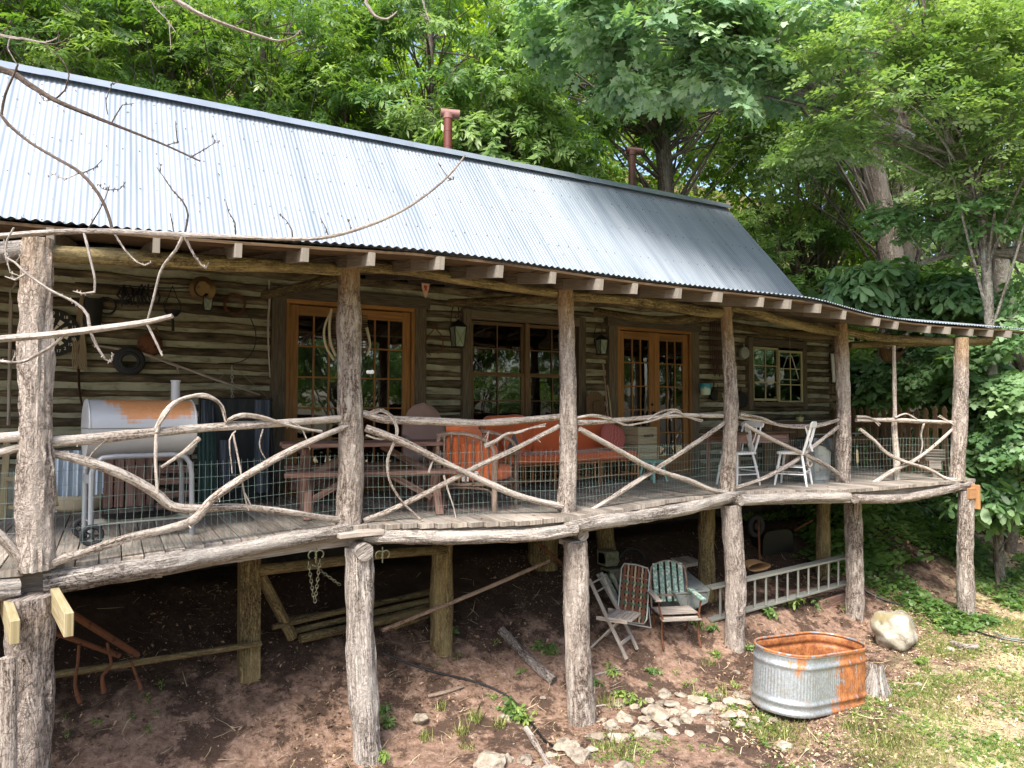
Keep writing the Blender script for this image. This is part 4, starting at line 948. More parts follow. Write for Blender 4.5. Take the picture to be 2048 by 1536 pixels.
# far wood as one mass
def farwood():
    g = np.random.default_rng(5); P = []; n = 0
    cl = []
    while len(cl) < 1500:
        px = g.uniform(-500, 2500); d = g.uniform(22, 38); p = O+ray(px, 768)*d
        z = gz(p.x, p.y)+g.uniform(-.3, 20)
        cl.append((p.x, p.y, z))
    cl = np.array(cl); per = 34; pos = np.repeat(cl, per, axis=0)+g.normal(0, 1, (len(cl)*per, 3))*[.9, .9, .55]
    k = len(pos); d = g.normal(size=(k, 3))*[1, 1, .25]; d[:, 2] -= .25; up = np.tile([0, 0, 1.], (k, 1))+g.normal(0, .5, (k, 3))
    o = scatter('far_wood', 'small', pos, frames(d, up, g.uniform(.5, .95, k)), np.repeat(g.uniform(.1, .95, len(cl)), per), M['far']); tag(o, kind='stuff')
farwood()
# undergrowth on the hillside
def gzv(xy): return np.array([gz(float(x), float(y)) for x, y in xy])
def cover(name, tpl, mat, n, region, scale, seed, tilt=.3, zoff=0., clump=None, keep=None):
    g = np.random.default_rng(seed); pts = []
    while len(pts) < n:
        x, y = region(g)
        if clump:
            v = noise.noise(Vector((x*clump[0], y*clump[0], seed)))
            if v < clump[1]+g.uniform(-.12, .12): continue
        if keep and not keep(x, y): continue
        pts.append((x, y))
    pts = np.array(pts); z = gzv(pts)+zoff; pos = np.column_stack([pts, z]); k = len(pts)
    a = g.uniform(0, 6.28, k); up = np.column_stack([g.normal(0, tilt, k), g.normal(0, tilt, k), np.ones(k)]); up /= np.linalg.norm(up, axis=1, keepdims=True)
    d = np.column_stack([np.cos(a), np.sin(a), np.zeros(k)]); x_ = np.cross(d, up); x_ /= np.linalg.norm(x_, axis=1, keepdims=True); d = np.cross(up, x_)
    s = g.uniform(*scale, k); m = np.stack([x_*s[:, None], d*s[:, None], up*s[:, None]], axis=2)
    o = scatter(name, tpl, pos, m, g.uniform(0, 1, k), mat); return tag(o, kind='stuff')
def hill(g):
    px = g.uniform(1600, 2400); d = g.uniform(10, 30); p = O+ray(px, 768)*d; return p.x, p.y
def behind(g): return g.uniform(-8, 14), g.uniform(15.6, 26)
cover('undergrowth', 'clover', M['under'], 9000, hill, (.12, .34), 31, zoff=.02, clump=(.5, -.05), keep=lambda x, y: y > 7.3 and x > 9)
cover('undergrowth', 'whorl', M['under'], 1500, hill, (.2, .45), 32, zoff=.12, clump=(.4, .0), keep=lambda x, y: y > 8.3 and x > 10)
cover('undergrowth', 'whorl', M['under'], 2500, behind, (.4, .8), 33, zoff=.5)
cover('brush', 'clover', M['under'], 2500, lambda g: (g.uniform(9.5, 18), g.uniform(5.5, 9)), (.08, .2), 35, zoff=.02, clump=(.7, .12))
# leaf litter, twigs, grass
M['litter'] = leafmat('dry_leaf', (.07, .04, .022), (.19, .115, .065), (.42, .30, .20), trans=.1, rough=.9)
M['straw'] = leafmat('dry_straw', (.30, .23, .13), (.48, .38, .24), (.66, .55, .38), trans=.1, rough=.9)
M['grassm'] = leafmat('grass_blade', (.20, .27, .06), (.40, .45, .15), (.62, .60, .32), trans=.4, rough=.6)
cover('leaf_litter', 'litter', M['litter'], 15000, lambda g: (g.uniform(-2, 11), g.uniform(4.0, 8.5)), (.012, .055), 41, tilt=.5, zoff=.008, clump=(.9, -.02))
cover('leaf_litter', 'litter', M['litter'], 9000, hill, (.05, .12), 42, tilt=.5, zoff=.01, keep=lambda x, y: y > 6 and x > 8)
def lawn(g): return g.uniform(2.0, 22), g.uniform(-1, 8)
def lawnness(x, y): return (.42*x-y+2.2+1.8*noise.noise(Vector((x*.8, y*.8, 2))))
cover('lawn_grass', 'blade', M['grassm'], 30000, lambda g: (g.uniform(4.0, 16), g.uniform(2.5, 7)), (.025, .07), 51, tilt=.4, clump=(1.1, .0), keep=lambda x, y: lawnness(x, y) > .3)
cover('lawn_grass', 'clover', M['lime'], 9000, lambda g: (g.uniform(4.0, 16), g.uniform(2.5, 7)), (.025, .06), 52, clump=(1.5, .05), keep=lambda x, y: lawnness(x, y) > .1)
cover('straw', 'litter', M['straw'], 26000, lambda g: (g.uniform(3.0, 15), g.uniform(2.5, 7)), (.012, .05), 53, tilt=.5, zoff=.006, keep=lambda x, y: lawnness(x, y) > -.2)

# trees across the yard (the window panes mirror them)
for i, (x, y, k, s_) in enumerate([(3,-11,1,1.),(9,-12,3,1.1),(14.5,-9.5,25,1.),(20,-11,0,1.05),(26,-9,2,1.1),(31,-4,24,1.2),(6,-17,4,1.3),(17,-17,5,1.3),(12,-14,26,1.2),(23,-15,3,1.3)]):
    s0 = TREES[min(k, len(TREES)-1)]; dup(s0, (x, y, gz(x, y)-1.2), 1.3*i, ['shady ash','broad ash','leafy broadleaf tree','tall ash','drooping ash','dense broadleaf tree','big ash','wide ash','low broadleaf tree','old ash'][i]+' across the yard behind the viewer, '+['nearest the left','second from the left','third from the left','fourth from the left','fifth from the left','farthest right','at the back left','at the back middle','between the two rows','at the back right'][i], sc=s_)
cover('yard_brush', 'whorl', M['under'], 1600, lambda g: (g.uniform(-2, 34), g.uniform(-14, -7)), (.5, 1.1), 71, zoff=.6)

def T_twig():
    V = [np.array(p) for p in [(-.5,-.012,0),(0,-.014,.03),(.5,-.006,.01),(.5,.006,.01),(0,.014,.035),(-.5,.012,0)]]; return V, [[0,1,4,5],[1,2,3,4]]
TPL['twig'] = T_twig()
M['soilbit'] = leafmat('soil_crumb', (.06, .04, .03), (.17, .115, .085), (.34, .26, .20), trans=.0, rough=1)
cover('soil_crumbs', 'litter', M['soilbit'], 26000, lambda g: (g.uniform(-1.5, 10), g.uniform(3.8, 8)), (.006, .026), 81, tilt=1.0, zoff=.004)
cover('fallen_twigs', 'twig', M['straw'], 1500, lambda g: (g.uniform(-1, 11), g.uniform(3.9, 8.5)), (.05, .28), 82, tilt=.15, zoff=.012)

g_ = np.random.default_rng(8); k = 170; xs = g_.uniform(-3, 12.4, k); f_ = g_.uniform(.02, .98, k); ps = np.column_stack([xs, BR_Y+(12.05-BR_Y)*f_, BR_Z+(RIDZ-BR_Z)*f_+.018]); a_ = g_.uniform(0, 6.28, k)
upv = np.tile([0, -.73, .68], (k, 1)); dv = np.column_stack([np.cos(a_), .68*np.sin(a_), .73*np.sin(a_)])
tag(scatter('roof_leaves', 'litter', ps, frames(dv, upv, g_.uniform(.012, .045, k)), g_.uniform(0, .5, k), M['litter']), kind='stuff')

k = 150; xs = g_.uniform(-1.5, 11, k); ys = np.array([deckY(x)+.06+abs(g_.normal(0, .8)) for x in xs]); ps = np.column_stack([xs, np.minimum(ys, 8.8), np.full(k, .012)]); a_ = g_.uniform(0, 6.28, k)
tag(scatter('deck_leaves', 'litter', ps, frames(np.column_stack([np.cos(a_), np.sin(a_), g_.normal(0, .15, k)]), np.tile([0, 0, 1.], (k, 1)), g_.uniform(.02, .06, k)), g_.uniform(0, .8, k), M['litter']), kind='stuff')
# ================= objects on the porch
def ctr(mb_or_M, *a): return None
def F(mb, m): return mb.xf(m)
def cyl(mb, a, b, r, n=12, **k): return mb.tube([a, b], r, n, **k)
def rbox(mb, c, size, rot=None, r=.5, seg=6, p=4., puff=0.):
    """soft cushion: superellipsoid-like box"""
    hx, hy, hz = [s/2 for s in size]; c = Vector(c)
    def sg(v, e): return math.copysign(abs(v)**e, v)
    nu, nv = 28, 16; b0 = len(mb.v); e = 2./p
    def fn(u, v):
        a = u*2*math.pi-math.pi; b = (v-.5)*math.pi; cb = sg(math.cos(b), e)
        q = Vector((hx*cb*sg(math.cos(a), e), hy*cb*sg(math.sin(a), e), hz*sg(math.sin(b), e*1.3)))
        q += Vector((0, 0, 1))*puff*noise.noise(q*6)
        return c+(rot @ q if rot else q)
    mb.grid(fn, nu, nv, r=r); return mb
def chain(mb, a, b, L=.034, r=.0028):
    a, b = Vector(a), Vector(b); n = max(2, int((b-a).length/(L*.72))); d = (b-a).normalized(); u = d.cross(Vector((.3,.9,.1))).normalized(); w2 = d.cross(u)
    for k in range(n):
        c = a.lerp(b, (k+.5)/n); s = u if k % 2 else w2
        mb.tube([c+d*L/2*math.cos(t)+s*L*.28*math.sin(t) for t in [i*math.pi/4 for i in range(8)]], r, 5, close=True)
def ring(mb, c, R_, r, n=32, m=8, ax=None, arc=(0, 2*math.pi)):
    c = Vector(c); rot = ax or Matrix.Identity(3); full = abs(arc[1]-arc[0]-2*math.pi) < 1e-6
    pts = [c+rot @ Vector((math.cos(arc[0]+(arc[1]-arc[0])*i/n)*R_, 0, math.sin(arc[0]+(arc[1]-arc[0])*i/n)*R_)) for i in range(n+(0 if full else 1))]
    mb.tube(pts, r, m, close=full); return mb
def text_obj(txt, size, mtx, mat, parent, name='lettering', ext=.001):
    cu = bpy.data.curves.new(name, 'FONT'); cu.body = txt; cu.size = size; cu.extrude = ext; cu.align_x = 'CENTER'; cu.align_y = 'CENTER'
    o = bpy.data.objects.new(name, cu); me = bpy.data.meshes.new_from_object(o); bpy.data.objects.remove(o); me.materials.append(mat)
    for v in me.vertices: v.co = mtx @ v.co
    o = bpy.data.objects.new(name, me); C.objects.link(o); o.parent = parent; o.location = -WL(parent); return o
# ---- barrel grill
def grillmat():
    m, t, b = newmat('grill_steel'); p = objn(t); n = noise_tex(t, p, 5, 5, .6); n2 = noise_tex(t, p, 40, 4); r = attr(t, 'rnd')
    c = mixc(t, n, (.33, .34, .36), (.50, .51, .53)); f = mathn(t, 'ADD', r, mathn(t, 'MULTIPLY', mathn(t, 'SUBTRACT', n, .5), 1.6))
    c = mixc(t, ramp(t, f, [(.50, (0, 0, 0)), (.72, (.95, .95, .95))]), c, mixc(t, n2, (.46, .17, .05), (.64, .31, .12)))
    t.links.new(c, b.inputs['Base Color']); b.inputs['Metallic'].default_value = .25; b.inputs['Roughness'].default_value = .5; return m
M['grill'] = grillmat(); M['greytube'] = paint('grey_tube', (.27, .28, .31), .45, (.2, .12, .08), .75, metal=.3); M['tire'] = paint('black_rubber', (.02, .022, .026), .8)
g = thing('barrel_grill', (.25, 6.55, 0), 'grey barrel barbecue grill with orange heat rust across its lid on the porch', 'barbecue grill')
GM = LM((.20, 6.62, 0), .15)
mb = MB()
def gb(u, v): a = u*math.pi+0; return Vector((-.39+.78*v, -math.cos(a)*.215, .90+math.sin(a)*.225*(1.0)))
mb.grid(gb, 20, 18, r=lambda u, v: max(0., 1.2-((v-.58)/.52)**2*.9-((u-.33)/.32)**2*.8))
for x in (-.392, .392): mb.prism([(math.cos(i/20*math.pi)*.215, math.sin(i/20*math.pi)*.225) for i in range(21)], .006, Matrix.Translation((x, 0, .90)) @ Matrix(((0,0,1,0),(1,0,0,0),(0,1,0,0),(0,0,0,1))), r=.12 if x < 0 else .3)
for x in (-.385, .385): mb.tube([(x, -math.cos(i/20*math.pi)*.217, .90+math.sin(i/20*math.pi)*.227) for i in range(21)], .006, 6, r=.1)
F(mb, GM).build('lid', M['grill'], g, smooth=True)
mb = MB(); mb.grid(lambda u, v: Vector((-.39+.78*v, math.cos(u*math.pi)*.213, .895-math.sin(u*math.pi)*.235)), 20, 6, r=.1)
for x in (-.39, .39): mb.prism([(math.cos(i/20*math.pi)*.213, -math.sin(i/20*math.pi)*.235) for i in range(21)], .006, Matrix.Translation((x, 0, .895)) @ Matrix(((0,0,1,0),(1,0,0,0),(0,1,0,0),(0,0,0,1))), r=.05)
F(mb, GM).build('fire_bowl', M['grill'], g, smooth=True)
mb = MB(); mb.tube([(.27, .02, 1.10), (.27, .02, 1.29)], .036, 18, r=.1); mb.tube([(.27, .02, 1.285), (.27, .02, 1.297)], .041, 18, r=.1); F(mb, GM).build('chimney', M['grill'], g, smooth=True)
for y in (-.17, .17):
    mb = MB(); mb.tube([(-.36, y, .06 if 1 else 0), (-.36, y, .55), (-.345, y, .62), (-.29, y, .668), (-.2, y, .675), (.22, y, .675), (.31, y, .655), (.35, y, .60), (.365, y, .5), (.375, y, 0)], .021, 12, r=.4); F(mb, GM).build('leg_frame', M['greytube'], g, smooth=True)
for y in (-.235, .235):
    mb = MB(); ax = Matrix.Identity(3); ring(mb, (-.36, y, .085), .066, .019, 28, 8); 
    for k in range(5): mb.tube([(-.36, y, .085), (-.36+math.cos(k*1.257)*.06, y, .085+math.sin(k*1.257)*.06)], .008, 6)
    mb.tube([(-.36, y-.02, .085), (-.36, y+.02, .085)], .018, 10); F(mb, GM).build('wheel', M['tire'], g, smooth=True)
mb = MB(); mb.tube([(-.36, -.23, .085), (-.36, .23, .085)], .006, 8)
for k in range(9): mb.tube([(-.35, -.17+k*.0425, .15), (.37, -.17+k*.0425, .15)], .004, 6)
for x in (-.35, .37): mb.tube([(x, -.17, .155), (x, .17, .155)], .006, 6)
F(mb, GM).build('wire_shelf', M['alu'], g)
mb = MB(); mb.box((.44, .0, .90), (.05, .2, .03)); mb.beam((.40, -.04, .88), (.62, -.04, .90), .16, .015); F(mb, GM).build('side_shelf', M['greytube'], g); mb = MB(); mb.box((-.37, 0, .50), (.02, .34, .06)); F(mb, GM).build('leg_brace', M['greytube'], g)
t = thing('grill_basket', (.3, 6.6, .16), 'perforated black steel grill basket lying on the lower shelf of the barrel grill', 'grill basket')
mb = MB(); 
for (a, b, c_, d) in (((-.26,-.13,.19),(-.15,-.07,.165),(.19,-.07,.165),(.30,-.13,.19)), ((.30,-.13,.19),(.19,-.07,.165),(.19,.09,.165),(.30,.15,.19)), ((.30,.15,.19),(.19,.09,.165),(-.15,.09,.165),(-.26,.15,.19)), ((-.26,.15,.19),(-.15,.09,.165),(-.15,-.07,.165),(-.26,-.13,.19))):
    b0 = len(mb.v); mb.v += [a, b, c_, d]; mb.face([b0, b0+1, b0+2, b0+3], [(0,0)]*4, .5)
for k in range(15): mb.box((-.14+k*.0236, .01, .165), (.009, .16, .003), r=.5)
for k in range(8): mb.box((.02, -.065+k*.022, .1655), (.34, .008, .003), r=.5)
F(mb, GM).build('basket', M['black'], t)
# ---- picnic table and its two benches
def plank_edge(mb, c, size, n, rz, gap=.012):
    L, W, T = size; w_ = W/n
    for k in range(n): mb.box((c[0], c[1]-W/2+w_*(k+.5), c[2]), (L-.02*((k*7) % 3), w_-gap, T))
TMx = LM((2.42, 7.36, 0), -.15)
t = thing('picnic_table', (2.42, 7.36, 0), 'weathered red brown picnic table on crossed legs behind the porch rail', 'table')
mb = MB(); plank_edge(mb, (0, 0, .69), (1.86, .74, .042), 5, 0); F(mb, TMx).build('tabletop', M['redw'], t, bevel=.006)
for x in (-.68, .68):
    mb = MB(); mb.box((x-.045*(1 if x < 0 else -1), 0, .64), (.04, .66, .08)); F(mb, TMx).build('batten', M['redw'], t)
    for s in (-1, 1):
        mb = MB(); mb.beam((x+.02*s, -.33*s, 0), (x+.02*s, .27*s, .67), .038, .09, up=(1, 0, 0)); F(mb, TMx).build('leg', M['redw'], t, bevel=.004)
    mb = MB(); mb.beam((x*.95, 0, .36), (x*.15, 0, .66), .04, .07); F(mb, TMx).build('brace', M['redw'], t)
def bench(x, y, rz, L, label, W=.26, h=.44):
    t = thing('bench', (x, y, 0), label, 'bench', 'benches of the picnic table'); m = LM((x, y, 0), rz)
    mb = MB(); plank_edge(mb, (0, 0, h-.02), (L, W, .04), 2, 0); F(mb, m).build('seat', M['redw'], t, bevel=.005)
    for xx in (-L*.38, L*.38):
        for s in (-1, 1):
            mb = MB(); mb.beam((xx+.018*s, -.17*s, 0), (xx+.018*s, .10*s, h-.04), .034, .075, up=(1, 0, 0)); F(mb, m).build('leg', M['redw'], t, bevel=.004)
        mb = MB(); mb.beam((xx*.95, 0, .16), (xx*.3, 0, h-.05), .035, .06); F(mb, m).build('brace', M['redw'], t)
    return t
bench(2.26, 6.86, -.22, 1.66, 'red brown bench on the rail side of the picnic table')
bench(2.5, 7.98, -.12, 1.7, 'red brown bench half hidden on the wall side of the picnic table')
t = thing('wash_tub', (2.4, 8.45, 0), 'shallow wooden trough standing on the deck behind the picnic table', 'trough')
mb = MB(); m = LM((2.35, 8.5, .12), 0); mb.grid(lambda u, v: Vector(((.55-.04*math.sin(v*3.14))*math.copysign(abs(math.cos(u*6.283))**.6, math.cos(u*6.283))*(1+.15*v), .2*math.sin(u*6.283)*(1+.2*v), .22*v)), 28, 5); F(mb, m).build('trough_body', M['redw'], t, smooth=True)
# ---- shell chair
t = thing('shell_chair', (3.48, 8.0, 0), 'tan chair with a tall rounded back against the log wall', 'chair')
M['tan'] = fabric('tan_seat_cover', (.33, .21, .18), wscale=150); m = LM((3.50, 8.12, 0), .12)
mb = MB()
def shell(u, v):
    z = .36+.78*v; a = (u-.5)*2; wd = .31*math.sqrt(max(0, 1-max(0, (v-.42)/.58)**2.4)) if v < .999 else .0
    return Vector((a*wd, .22+.10*v+.05*a*a, z))
mb.grid(shell, 14, 26); k = len(mb.v)
mb.grid(lambda u, v: shell(u, v)+Vector((0, .07*(1-(abs(u-.5)*2)**4)*(1 if v < .97 else .4), 0)), 14, 26); F(mb, m).build('backrest', M['tan'], t, smooth=True)
mb = MB(); rbox(mb, (0, -.02, .41), (.56, .54, .12)); F(mb, m).build('seat', M['tan'], t, smooth=True)
for s in (-1, 1):
    mb = MB(); mb.tube([(s*.30, .30, .72), (s*.33, .05, .66), (s*.34, -.22, .62), (s*.34, -.30, .5), (s*.33, -.28, .0)], [.025, .028, .03, .022, .018], 10, step=.05); mb.tube([(s*.28, .28, 0), (s*.28, .26, .45)], .018, 8); F(mb, m).build('arm', M['greyb'], t, smooth=True)
# ---- rustic armchair with orange cushions
M['orange'] = fabric('orange_cushion', (.66, .155, .045), .12); M['stick'] = bark('peeled_stick', (.10, .06, .04), (.25, .17, .125), (.42, .33, .27), gu=40, gv=6, strength=.4)
AM = LM((3.45, 6.86, 0), R(-51.5)); t = thing('twig_armchair', (3.45, 6.86, 0), 'rustic stick armchair stuffed with bright orange cushions beside the picnic table', 'armchair')
for s in (-1, 1):
    mb = MB(); y = s*.30; top = [(-.33, y, .30), (-.34, y, .72), (-.26, y, .79), (-.05, y, .80), (.14, y, .76), (.27, y, .69), (.31, y, .60)]
    mb.tube(top, [.02, .022, .022, .022, .022, .022, .018], 10, step=.04, lump=.15)
    mb.tube([(-.33, y, .28), (.0, y, .27), (.31, y, .29)], .02, 10, step=.05, lump=.1)
    mb.tube([(-.31, y, .20), (-.15, y, .235), (.15, y, .235), (.27, y, .21), (.29, y, .12), (.295, y-.0, .02)], .012, 8, step=.04)
    for k in range(7):
        x = -.26+.085*k; zt = .79-.0*k if k < 3 else .79-.022*(k-2); mb.tube([(x, y+.012*s, .28), (x+.01*math.sin(k*4), y+.012*s, .5), (x, y+.012*s, zt)], .010+.003*((k*5) % 3)/2, 8, step=.06, lump=.2)
    F(mb, AM).build('side_frame', M['stick'], t, smooth=True)
    for x in (-.33, .31):
        mb = MB(); mb.tube([(x, y, 0), (x, y, .3), (x, y, .60 if x > 0 else .62)], .028, 12, step=.06, lump=.15); F(mb, AM).build('leg', M['stick'], t, smooth=True)
mb = MB(); 
for z in (.27, .60): mb.tube([(.31, -.30, z-.03*(z > .4)), (.31, .30, z-.03*(z > .4))], .02, 10, step=.06, lump=.15)
mb.tube([(-.34, -.3, .78), (-.34, .3, .78)], .02, 10); F(mb, AM).build('cross_rail', M['stick'], t, smooth=True)
mb = MB(); rbox(mb, (.0, 0, .38), (.60, .55, .17), p=6); F(mb, AM).build('seat_cushion', M['orange'], t, smooth=True)
mb = MB(); rbox(mb, (-.17, 0, .60), (.24, .56, .52), p=5, puff=.02); rbox(mb, (-.20, 0, .84), (.20, .56, .13), p=4); F(mb, AM).build('back_cushion', M['orange'], t, smooth=True)
mb = MB(); rbox(mb, (.08, -.23, .52), (.46, .09, .36), p=6); F(mb, AM).build('side_cushion', M['orange'], t, smooth=True)
mb = MB(); mb.box((-.02, -.297, .36), (.08, .004, .11), r=.8); mb.box((.10, -.297, .40), (.06, .004, .03), r=.9); F(mb, AM).build('care_tag', M['white'], t)
t = thing('felt_hat', (3.8, 6.9, .66), 'dark grey pointed cloth hanging over the corner of the stick armchair', 'cloth')
mb = MB(); F(mb.grid(lambda u, v: Vector((.02+.09*v*math.cos(u*6.28), .07*v*math.sin(u*6.28), .2-.2*v)), 14, 8), LM((3.86, 6.86, .60), 0)); mb.build('cloth', fabric('charcoal_cloth', (.05, .05, .055)), t, smooth=True)
# ---- bamboo sofa
M['bamboo'] = wood('bamboo', (.13, .055, .02), (.27, .12, .045), (.42, .21, .09), gu=30, gv=9, rough=.5); SM = LM((5.45, 8.28, 0), .12)
t = thing('bamboo_sofa', (5.45, 8.28, 0), 'long bamboo framed sofa with burnt orange cushions under the double window', 'sofa')
M['orange2'] = fabric('burnt_orange_cushion', (.56, .12, .035), .15)
for k, x in enumerate((-1.16, -.40, .40, 1.16)):
    for y in (-.33, .30):
        mb = MB(); mb.tube([(x, y, 0), (x, y, .42 if y < 0 else .85)], .022, 10); F(mb, SM).build('leg', M['bamboo'], t, smooth=True)
for y in (-.33, .30):
    mb = MB(); 
    for z in (.13, .33): mb.tube([(-1.18, y, z), (1.18, y, z)], .015, 8)
    for x in np.linspace(-1.08, 1.08, 15): mb.tube([(x, y, .13), (x, y, .34)], .009+.004*(int(x*10) % 2), 6)
    F(mb, SM).build('front_rail' if y < 0 else 'rear_rail', M['bamboo'], t, smooth=True)
for x in (-1.18, 1.18):
    mb = MB(); mb.tube([(x, -.33, .13), (x, .3, .13), (x, .3, .33), (x, -.33, .33)], .015, 8); F(mb, SM).build('side_rail', M['bamboo'], t, smooth=True)
mb = MB(); rbox(mb, (0, -.05, .41), (2.38, .66, .13), p=7, puff=.012); F(mb, SM).build('seat_cushion', M['orange2'], t, smooth=True)
for x in (-.78, 0, .78):
    mb = MB(); rbox(mb, (x, .22, .70), (.79, .17, .56), p=6, puff=.02); F(mb, SM).build('back_cushion', M['orange2'], t, smooth=True)
mb = MB(); mb.xf(Matrix.Identity(4)); rbox(mb, (0, 0, 0), (.44, .14, .38), p=3.2); mm = LM((6.28, 8.22, .66), .05, R(-14), R(18)); F(mb, mm)
def herr():
    m, t_, b = newmat('pink_herringbone'); uv = uvn(t_); wv = N(t_, 'ShaderNodeTexWave'); wv.inputs['Scale'].default_value = 12; wv.inputs['Distortion'].default_value = 4; t_.links.new(uv, wv.inputs[0])
    t_.links.new(mixc(t_, wv.outputs[1], (.30, .07, .06), (.42, .13, .11)), b.inputs['Base Color']); b.inputs['Roughness'].default_value = .95; return m
o = mb.build('pillow', herr(), smooth=True); tag(o, 'dusty red herringbone pillow at the right end of the orange sofa', 'pillow')
o = MB(); rbox(o, (0,0,0), (.34,.12,.34), p=3); F(o, LM((4.55, 8.05, .62), .2, R(-12))); o = o.build('pillow', M['orange2'], smooth=True); tag(o, 'small orange pillow at the left end of the sofa', 'pillow')
# ---- crate, teal stool and leaning things right of the sofa
t = thing('wooden_crate', (7.05, 8.55, 0), 'cream painted wooden crate with faded dark lettering right of the sofa', 'crate')
M['crate'] = wood('cream_crate', (.20, .16, .09), (.36, .31, .20), (.50, .44, .31)); mb = MB(); q = LM((7.0, 8.5, 0), .1)
for z in (.34, .47, .60, .73): mb.box((0, -.17, z), (.40, .018, .125)); mb.box((0, .17, z), (.40, .018, .125)); mb.box((-.19, 0, z), (.018, .33, .125)); mb.box((.19, 0, z), (.018, .33, .125))
F(mb, q).build('crate_boards', M['crate'], t, bevel=.003); mb = MB(); mb.box((0, 0, .13), (.44, .38, .26)); F(mb, q).build('plinth', M['brownw'], t)
M['ink'] = paint('dark_ink', (.02, .018, .015), .9); text_obj('MAILER', .065, q @ LM((.02, -.1825, .66), 0, R(90)), M['ink'], t)
t = thing('stool', (6.9, 8.1, 0), 'low pale teal stool with splayed legs right of the sofa', 'stool'); q = LM((6.92, 8.1, 0), .3)
mb = MB(); mb.box((0, 0, .30), (.30, .26, .035)); F(mb, q).build('seat', M['teal'], t, bevel=.006)
for x in (-1, 1):
    for y in (-1, 1): mb = MB(); mb.beam((x*.17, y*.13, 0), (x*.12, y*.09, .29), .03, .03); F(mb, q).build('leg', M['teal'], t)
def stand(name, label, cat, px1, py1, px2, py2, Y1, Y2, w_, th, mat, shape='beam'):
    a, b = PY(px1, py1, Y1), PY(px2, py2, Y2); mb = MB()
    if shape == 'beam': mb.beam(a, b, w_, th, up=(0, -1, .01))
    else: mb.tube([a, a.lerp(b, .5)+Vector((.01, 0, 0)), b], w_/2, 10, step=.15, lump=.1)
    o = mb.build(name, mat if not isinstance(mat, str) else M[mat], smooth=shape != 'beam'); return tag(o, label, cat)
t = thing('wooden_sled', PY(1200, 900, 8.75), 'old brown wooden sled with rounded top leaning by the right french doors', 'sled')
a = PY(1197, 830, 8.72); mb = MB(); mb.prism([(-.17,-.75),(.17,-.75),(.17,.28),(.14,.36),(.06,.41),(-.06,.41),(-.14,.36),(-.17,.28)], .02, LM((a.x, 8.78, a.z-.05), 0, R(84))); mb.build('back_board', M['sash'], t, bevel=.003)
mb = MB(); mb.prism([(-.11,-.78),(.11,-.78),(.105,.24),(.02,.28),(-.09,.24)], .02, LM((a.x+.01, 8.72, a.z-.05), 0, R(84))); mb.build('front_board', M['brownw'], t, bevel=.003)
stand('walking_stick', 'pale forked walking stick leaning left of the right french doors', 'stick', 1206, 725, 1218, 870, 8.85, 8.65, .028, .03, 'stick', 'tube')
stand('yellow_pole', 'thin yellow handled pole leaning beside the walking stick', 'pole', 1215, 770, 1226, 875, 8.85, 8.6, .022, .03, 'newwood', 'tube')
# ---- white chairs
def white_chair(x, y, rz, label):
    t = thing('white_chair', (x, y, 0), label, 'chair', 'white painted chairs at the porch table'); m = LM((x, y, 0), rz)
    mb = MB(); mb.prism([(-.17,-.18),(.15,-.20),(.19,-.15),(.20,0),(.19,.15),(.15,.20),(-.17,.18),(-.19,0)], .035, LM((0, 0, .45))); F(mb, m).build('seat', M['white'], t, bevel=.006)
    for xx in (-1, 1):
        for yy in (-1, 1):
            mb = MB(); mb.tube([(xx*.21, yy*.20, 0), (xx*.18, yy*.175, .2), (xx*.14, yy*.14, .44)], [.013, .019, .016], 10, step=.04); F(mb, m).build('leg', M['white'], t, smooth=True)
    mb = MB()
    for z in (.16, .26):
        for yy in (-1, 1): mb.tube([(-.19, yy*.18, z), (.19, yy*.18, z)], .009, 8)
    for xx in (-1, 1): mb.tube([(xx*.19, -.18, .2), (xx*.19, .18, .2)], .009, 8)
    F(mb, m).build('stretcher', M['white'], t, smooth=True)
    mb = MB()
    for yy in (-1, 1): mb.tube([(-.16, yy*.15, .46), (-.22, yy*.165, .65), (-.27, yy*.175, .84)], [.015, .018, .012], 10, step=.05)
    for k, yy in enumerate((-.09, .09)): mb.tube([(-.165, yy, .46), (-.20, yy-.012, .58), (-.235, yy+.012, .7), (-.265, yy, .81)], .010, 8, step=.04)
    F(mb, m).build('back_post', M['white'], t, smooth=True)
    mb = MB(); mb.prism([(-.045,-.18),(.045,-.18),(.055,-.10),(.03,-.05),(.045,.02),(.06,.08),(.04,.18),(-.04,.18),(-.06,.08),(-.045,.02),(-.03,-.05),(-.055,-.10)], .012, LM((-.215, 0, .645), R(90), R(90)) @ Matrix.Rotation(R(14), 4, 'X')); F(mb, m).build('splat', M['white'], t, bevel=.003)
    mb = MB(); mb.prism([(-.21,-.035),(.21,-.035),(.22,.02),(.14,.05),(-.14,.05),(-.22,.02)], .02, LM((-.275, 0, .84), R(90), R(78))); F(mb, m).build('crest_rail', M['white'], t, bevel=.004)
white_chair(7.66, 7.16, R(176), 'white wooden chair left of the porch table, mostly behind the leaning post')
white_chair(8.36, 6.80, R(118), 'white wooden chair right of the porch table beside the dustbin')
t = thing('side_table', (8.25, 7.45, 0), 'old brown table with turned legs between the two white chairs', 'table'); q = LM((8.22, 7.5, 0), 0)
mb = MB(); mb.box((0, 0, .72), (1.25, .72, .03)); F(mb, q).build('tabletop', M['brownw'], t, bevel=.005); 
for y_ in (-.3, .3): mb = MB(); mb.box((0, y_, .64), (1.05, .03, .13)); F(mb, q).build('apron', M['redw'], t)
for x in (-.5, .5):
    for y in (-.29, .29): mb = MB(); mb.lathe([(.018,0),(.022,.1),(.03,.22),(.024,.3),(.038,.36),(.026,.40),(.034,.44),(.034,.58),(.036,.6),(.036,.7)], (x, y, 0), 14); F(mb, q).build('leg', M['redw'], t, smooth=True)
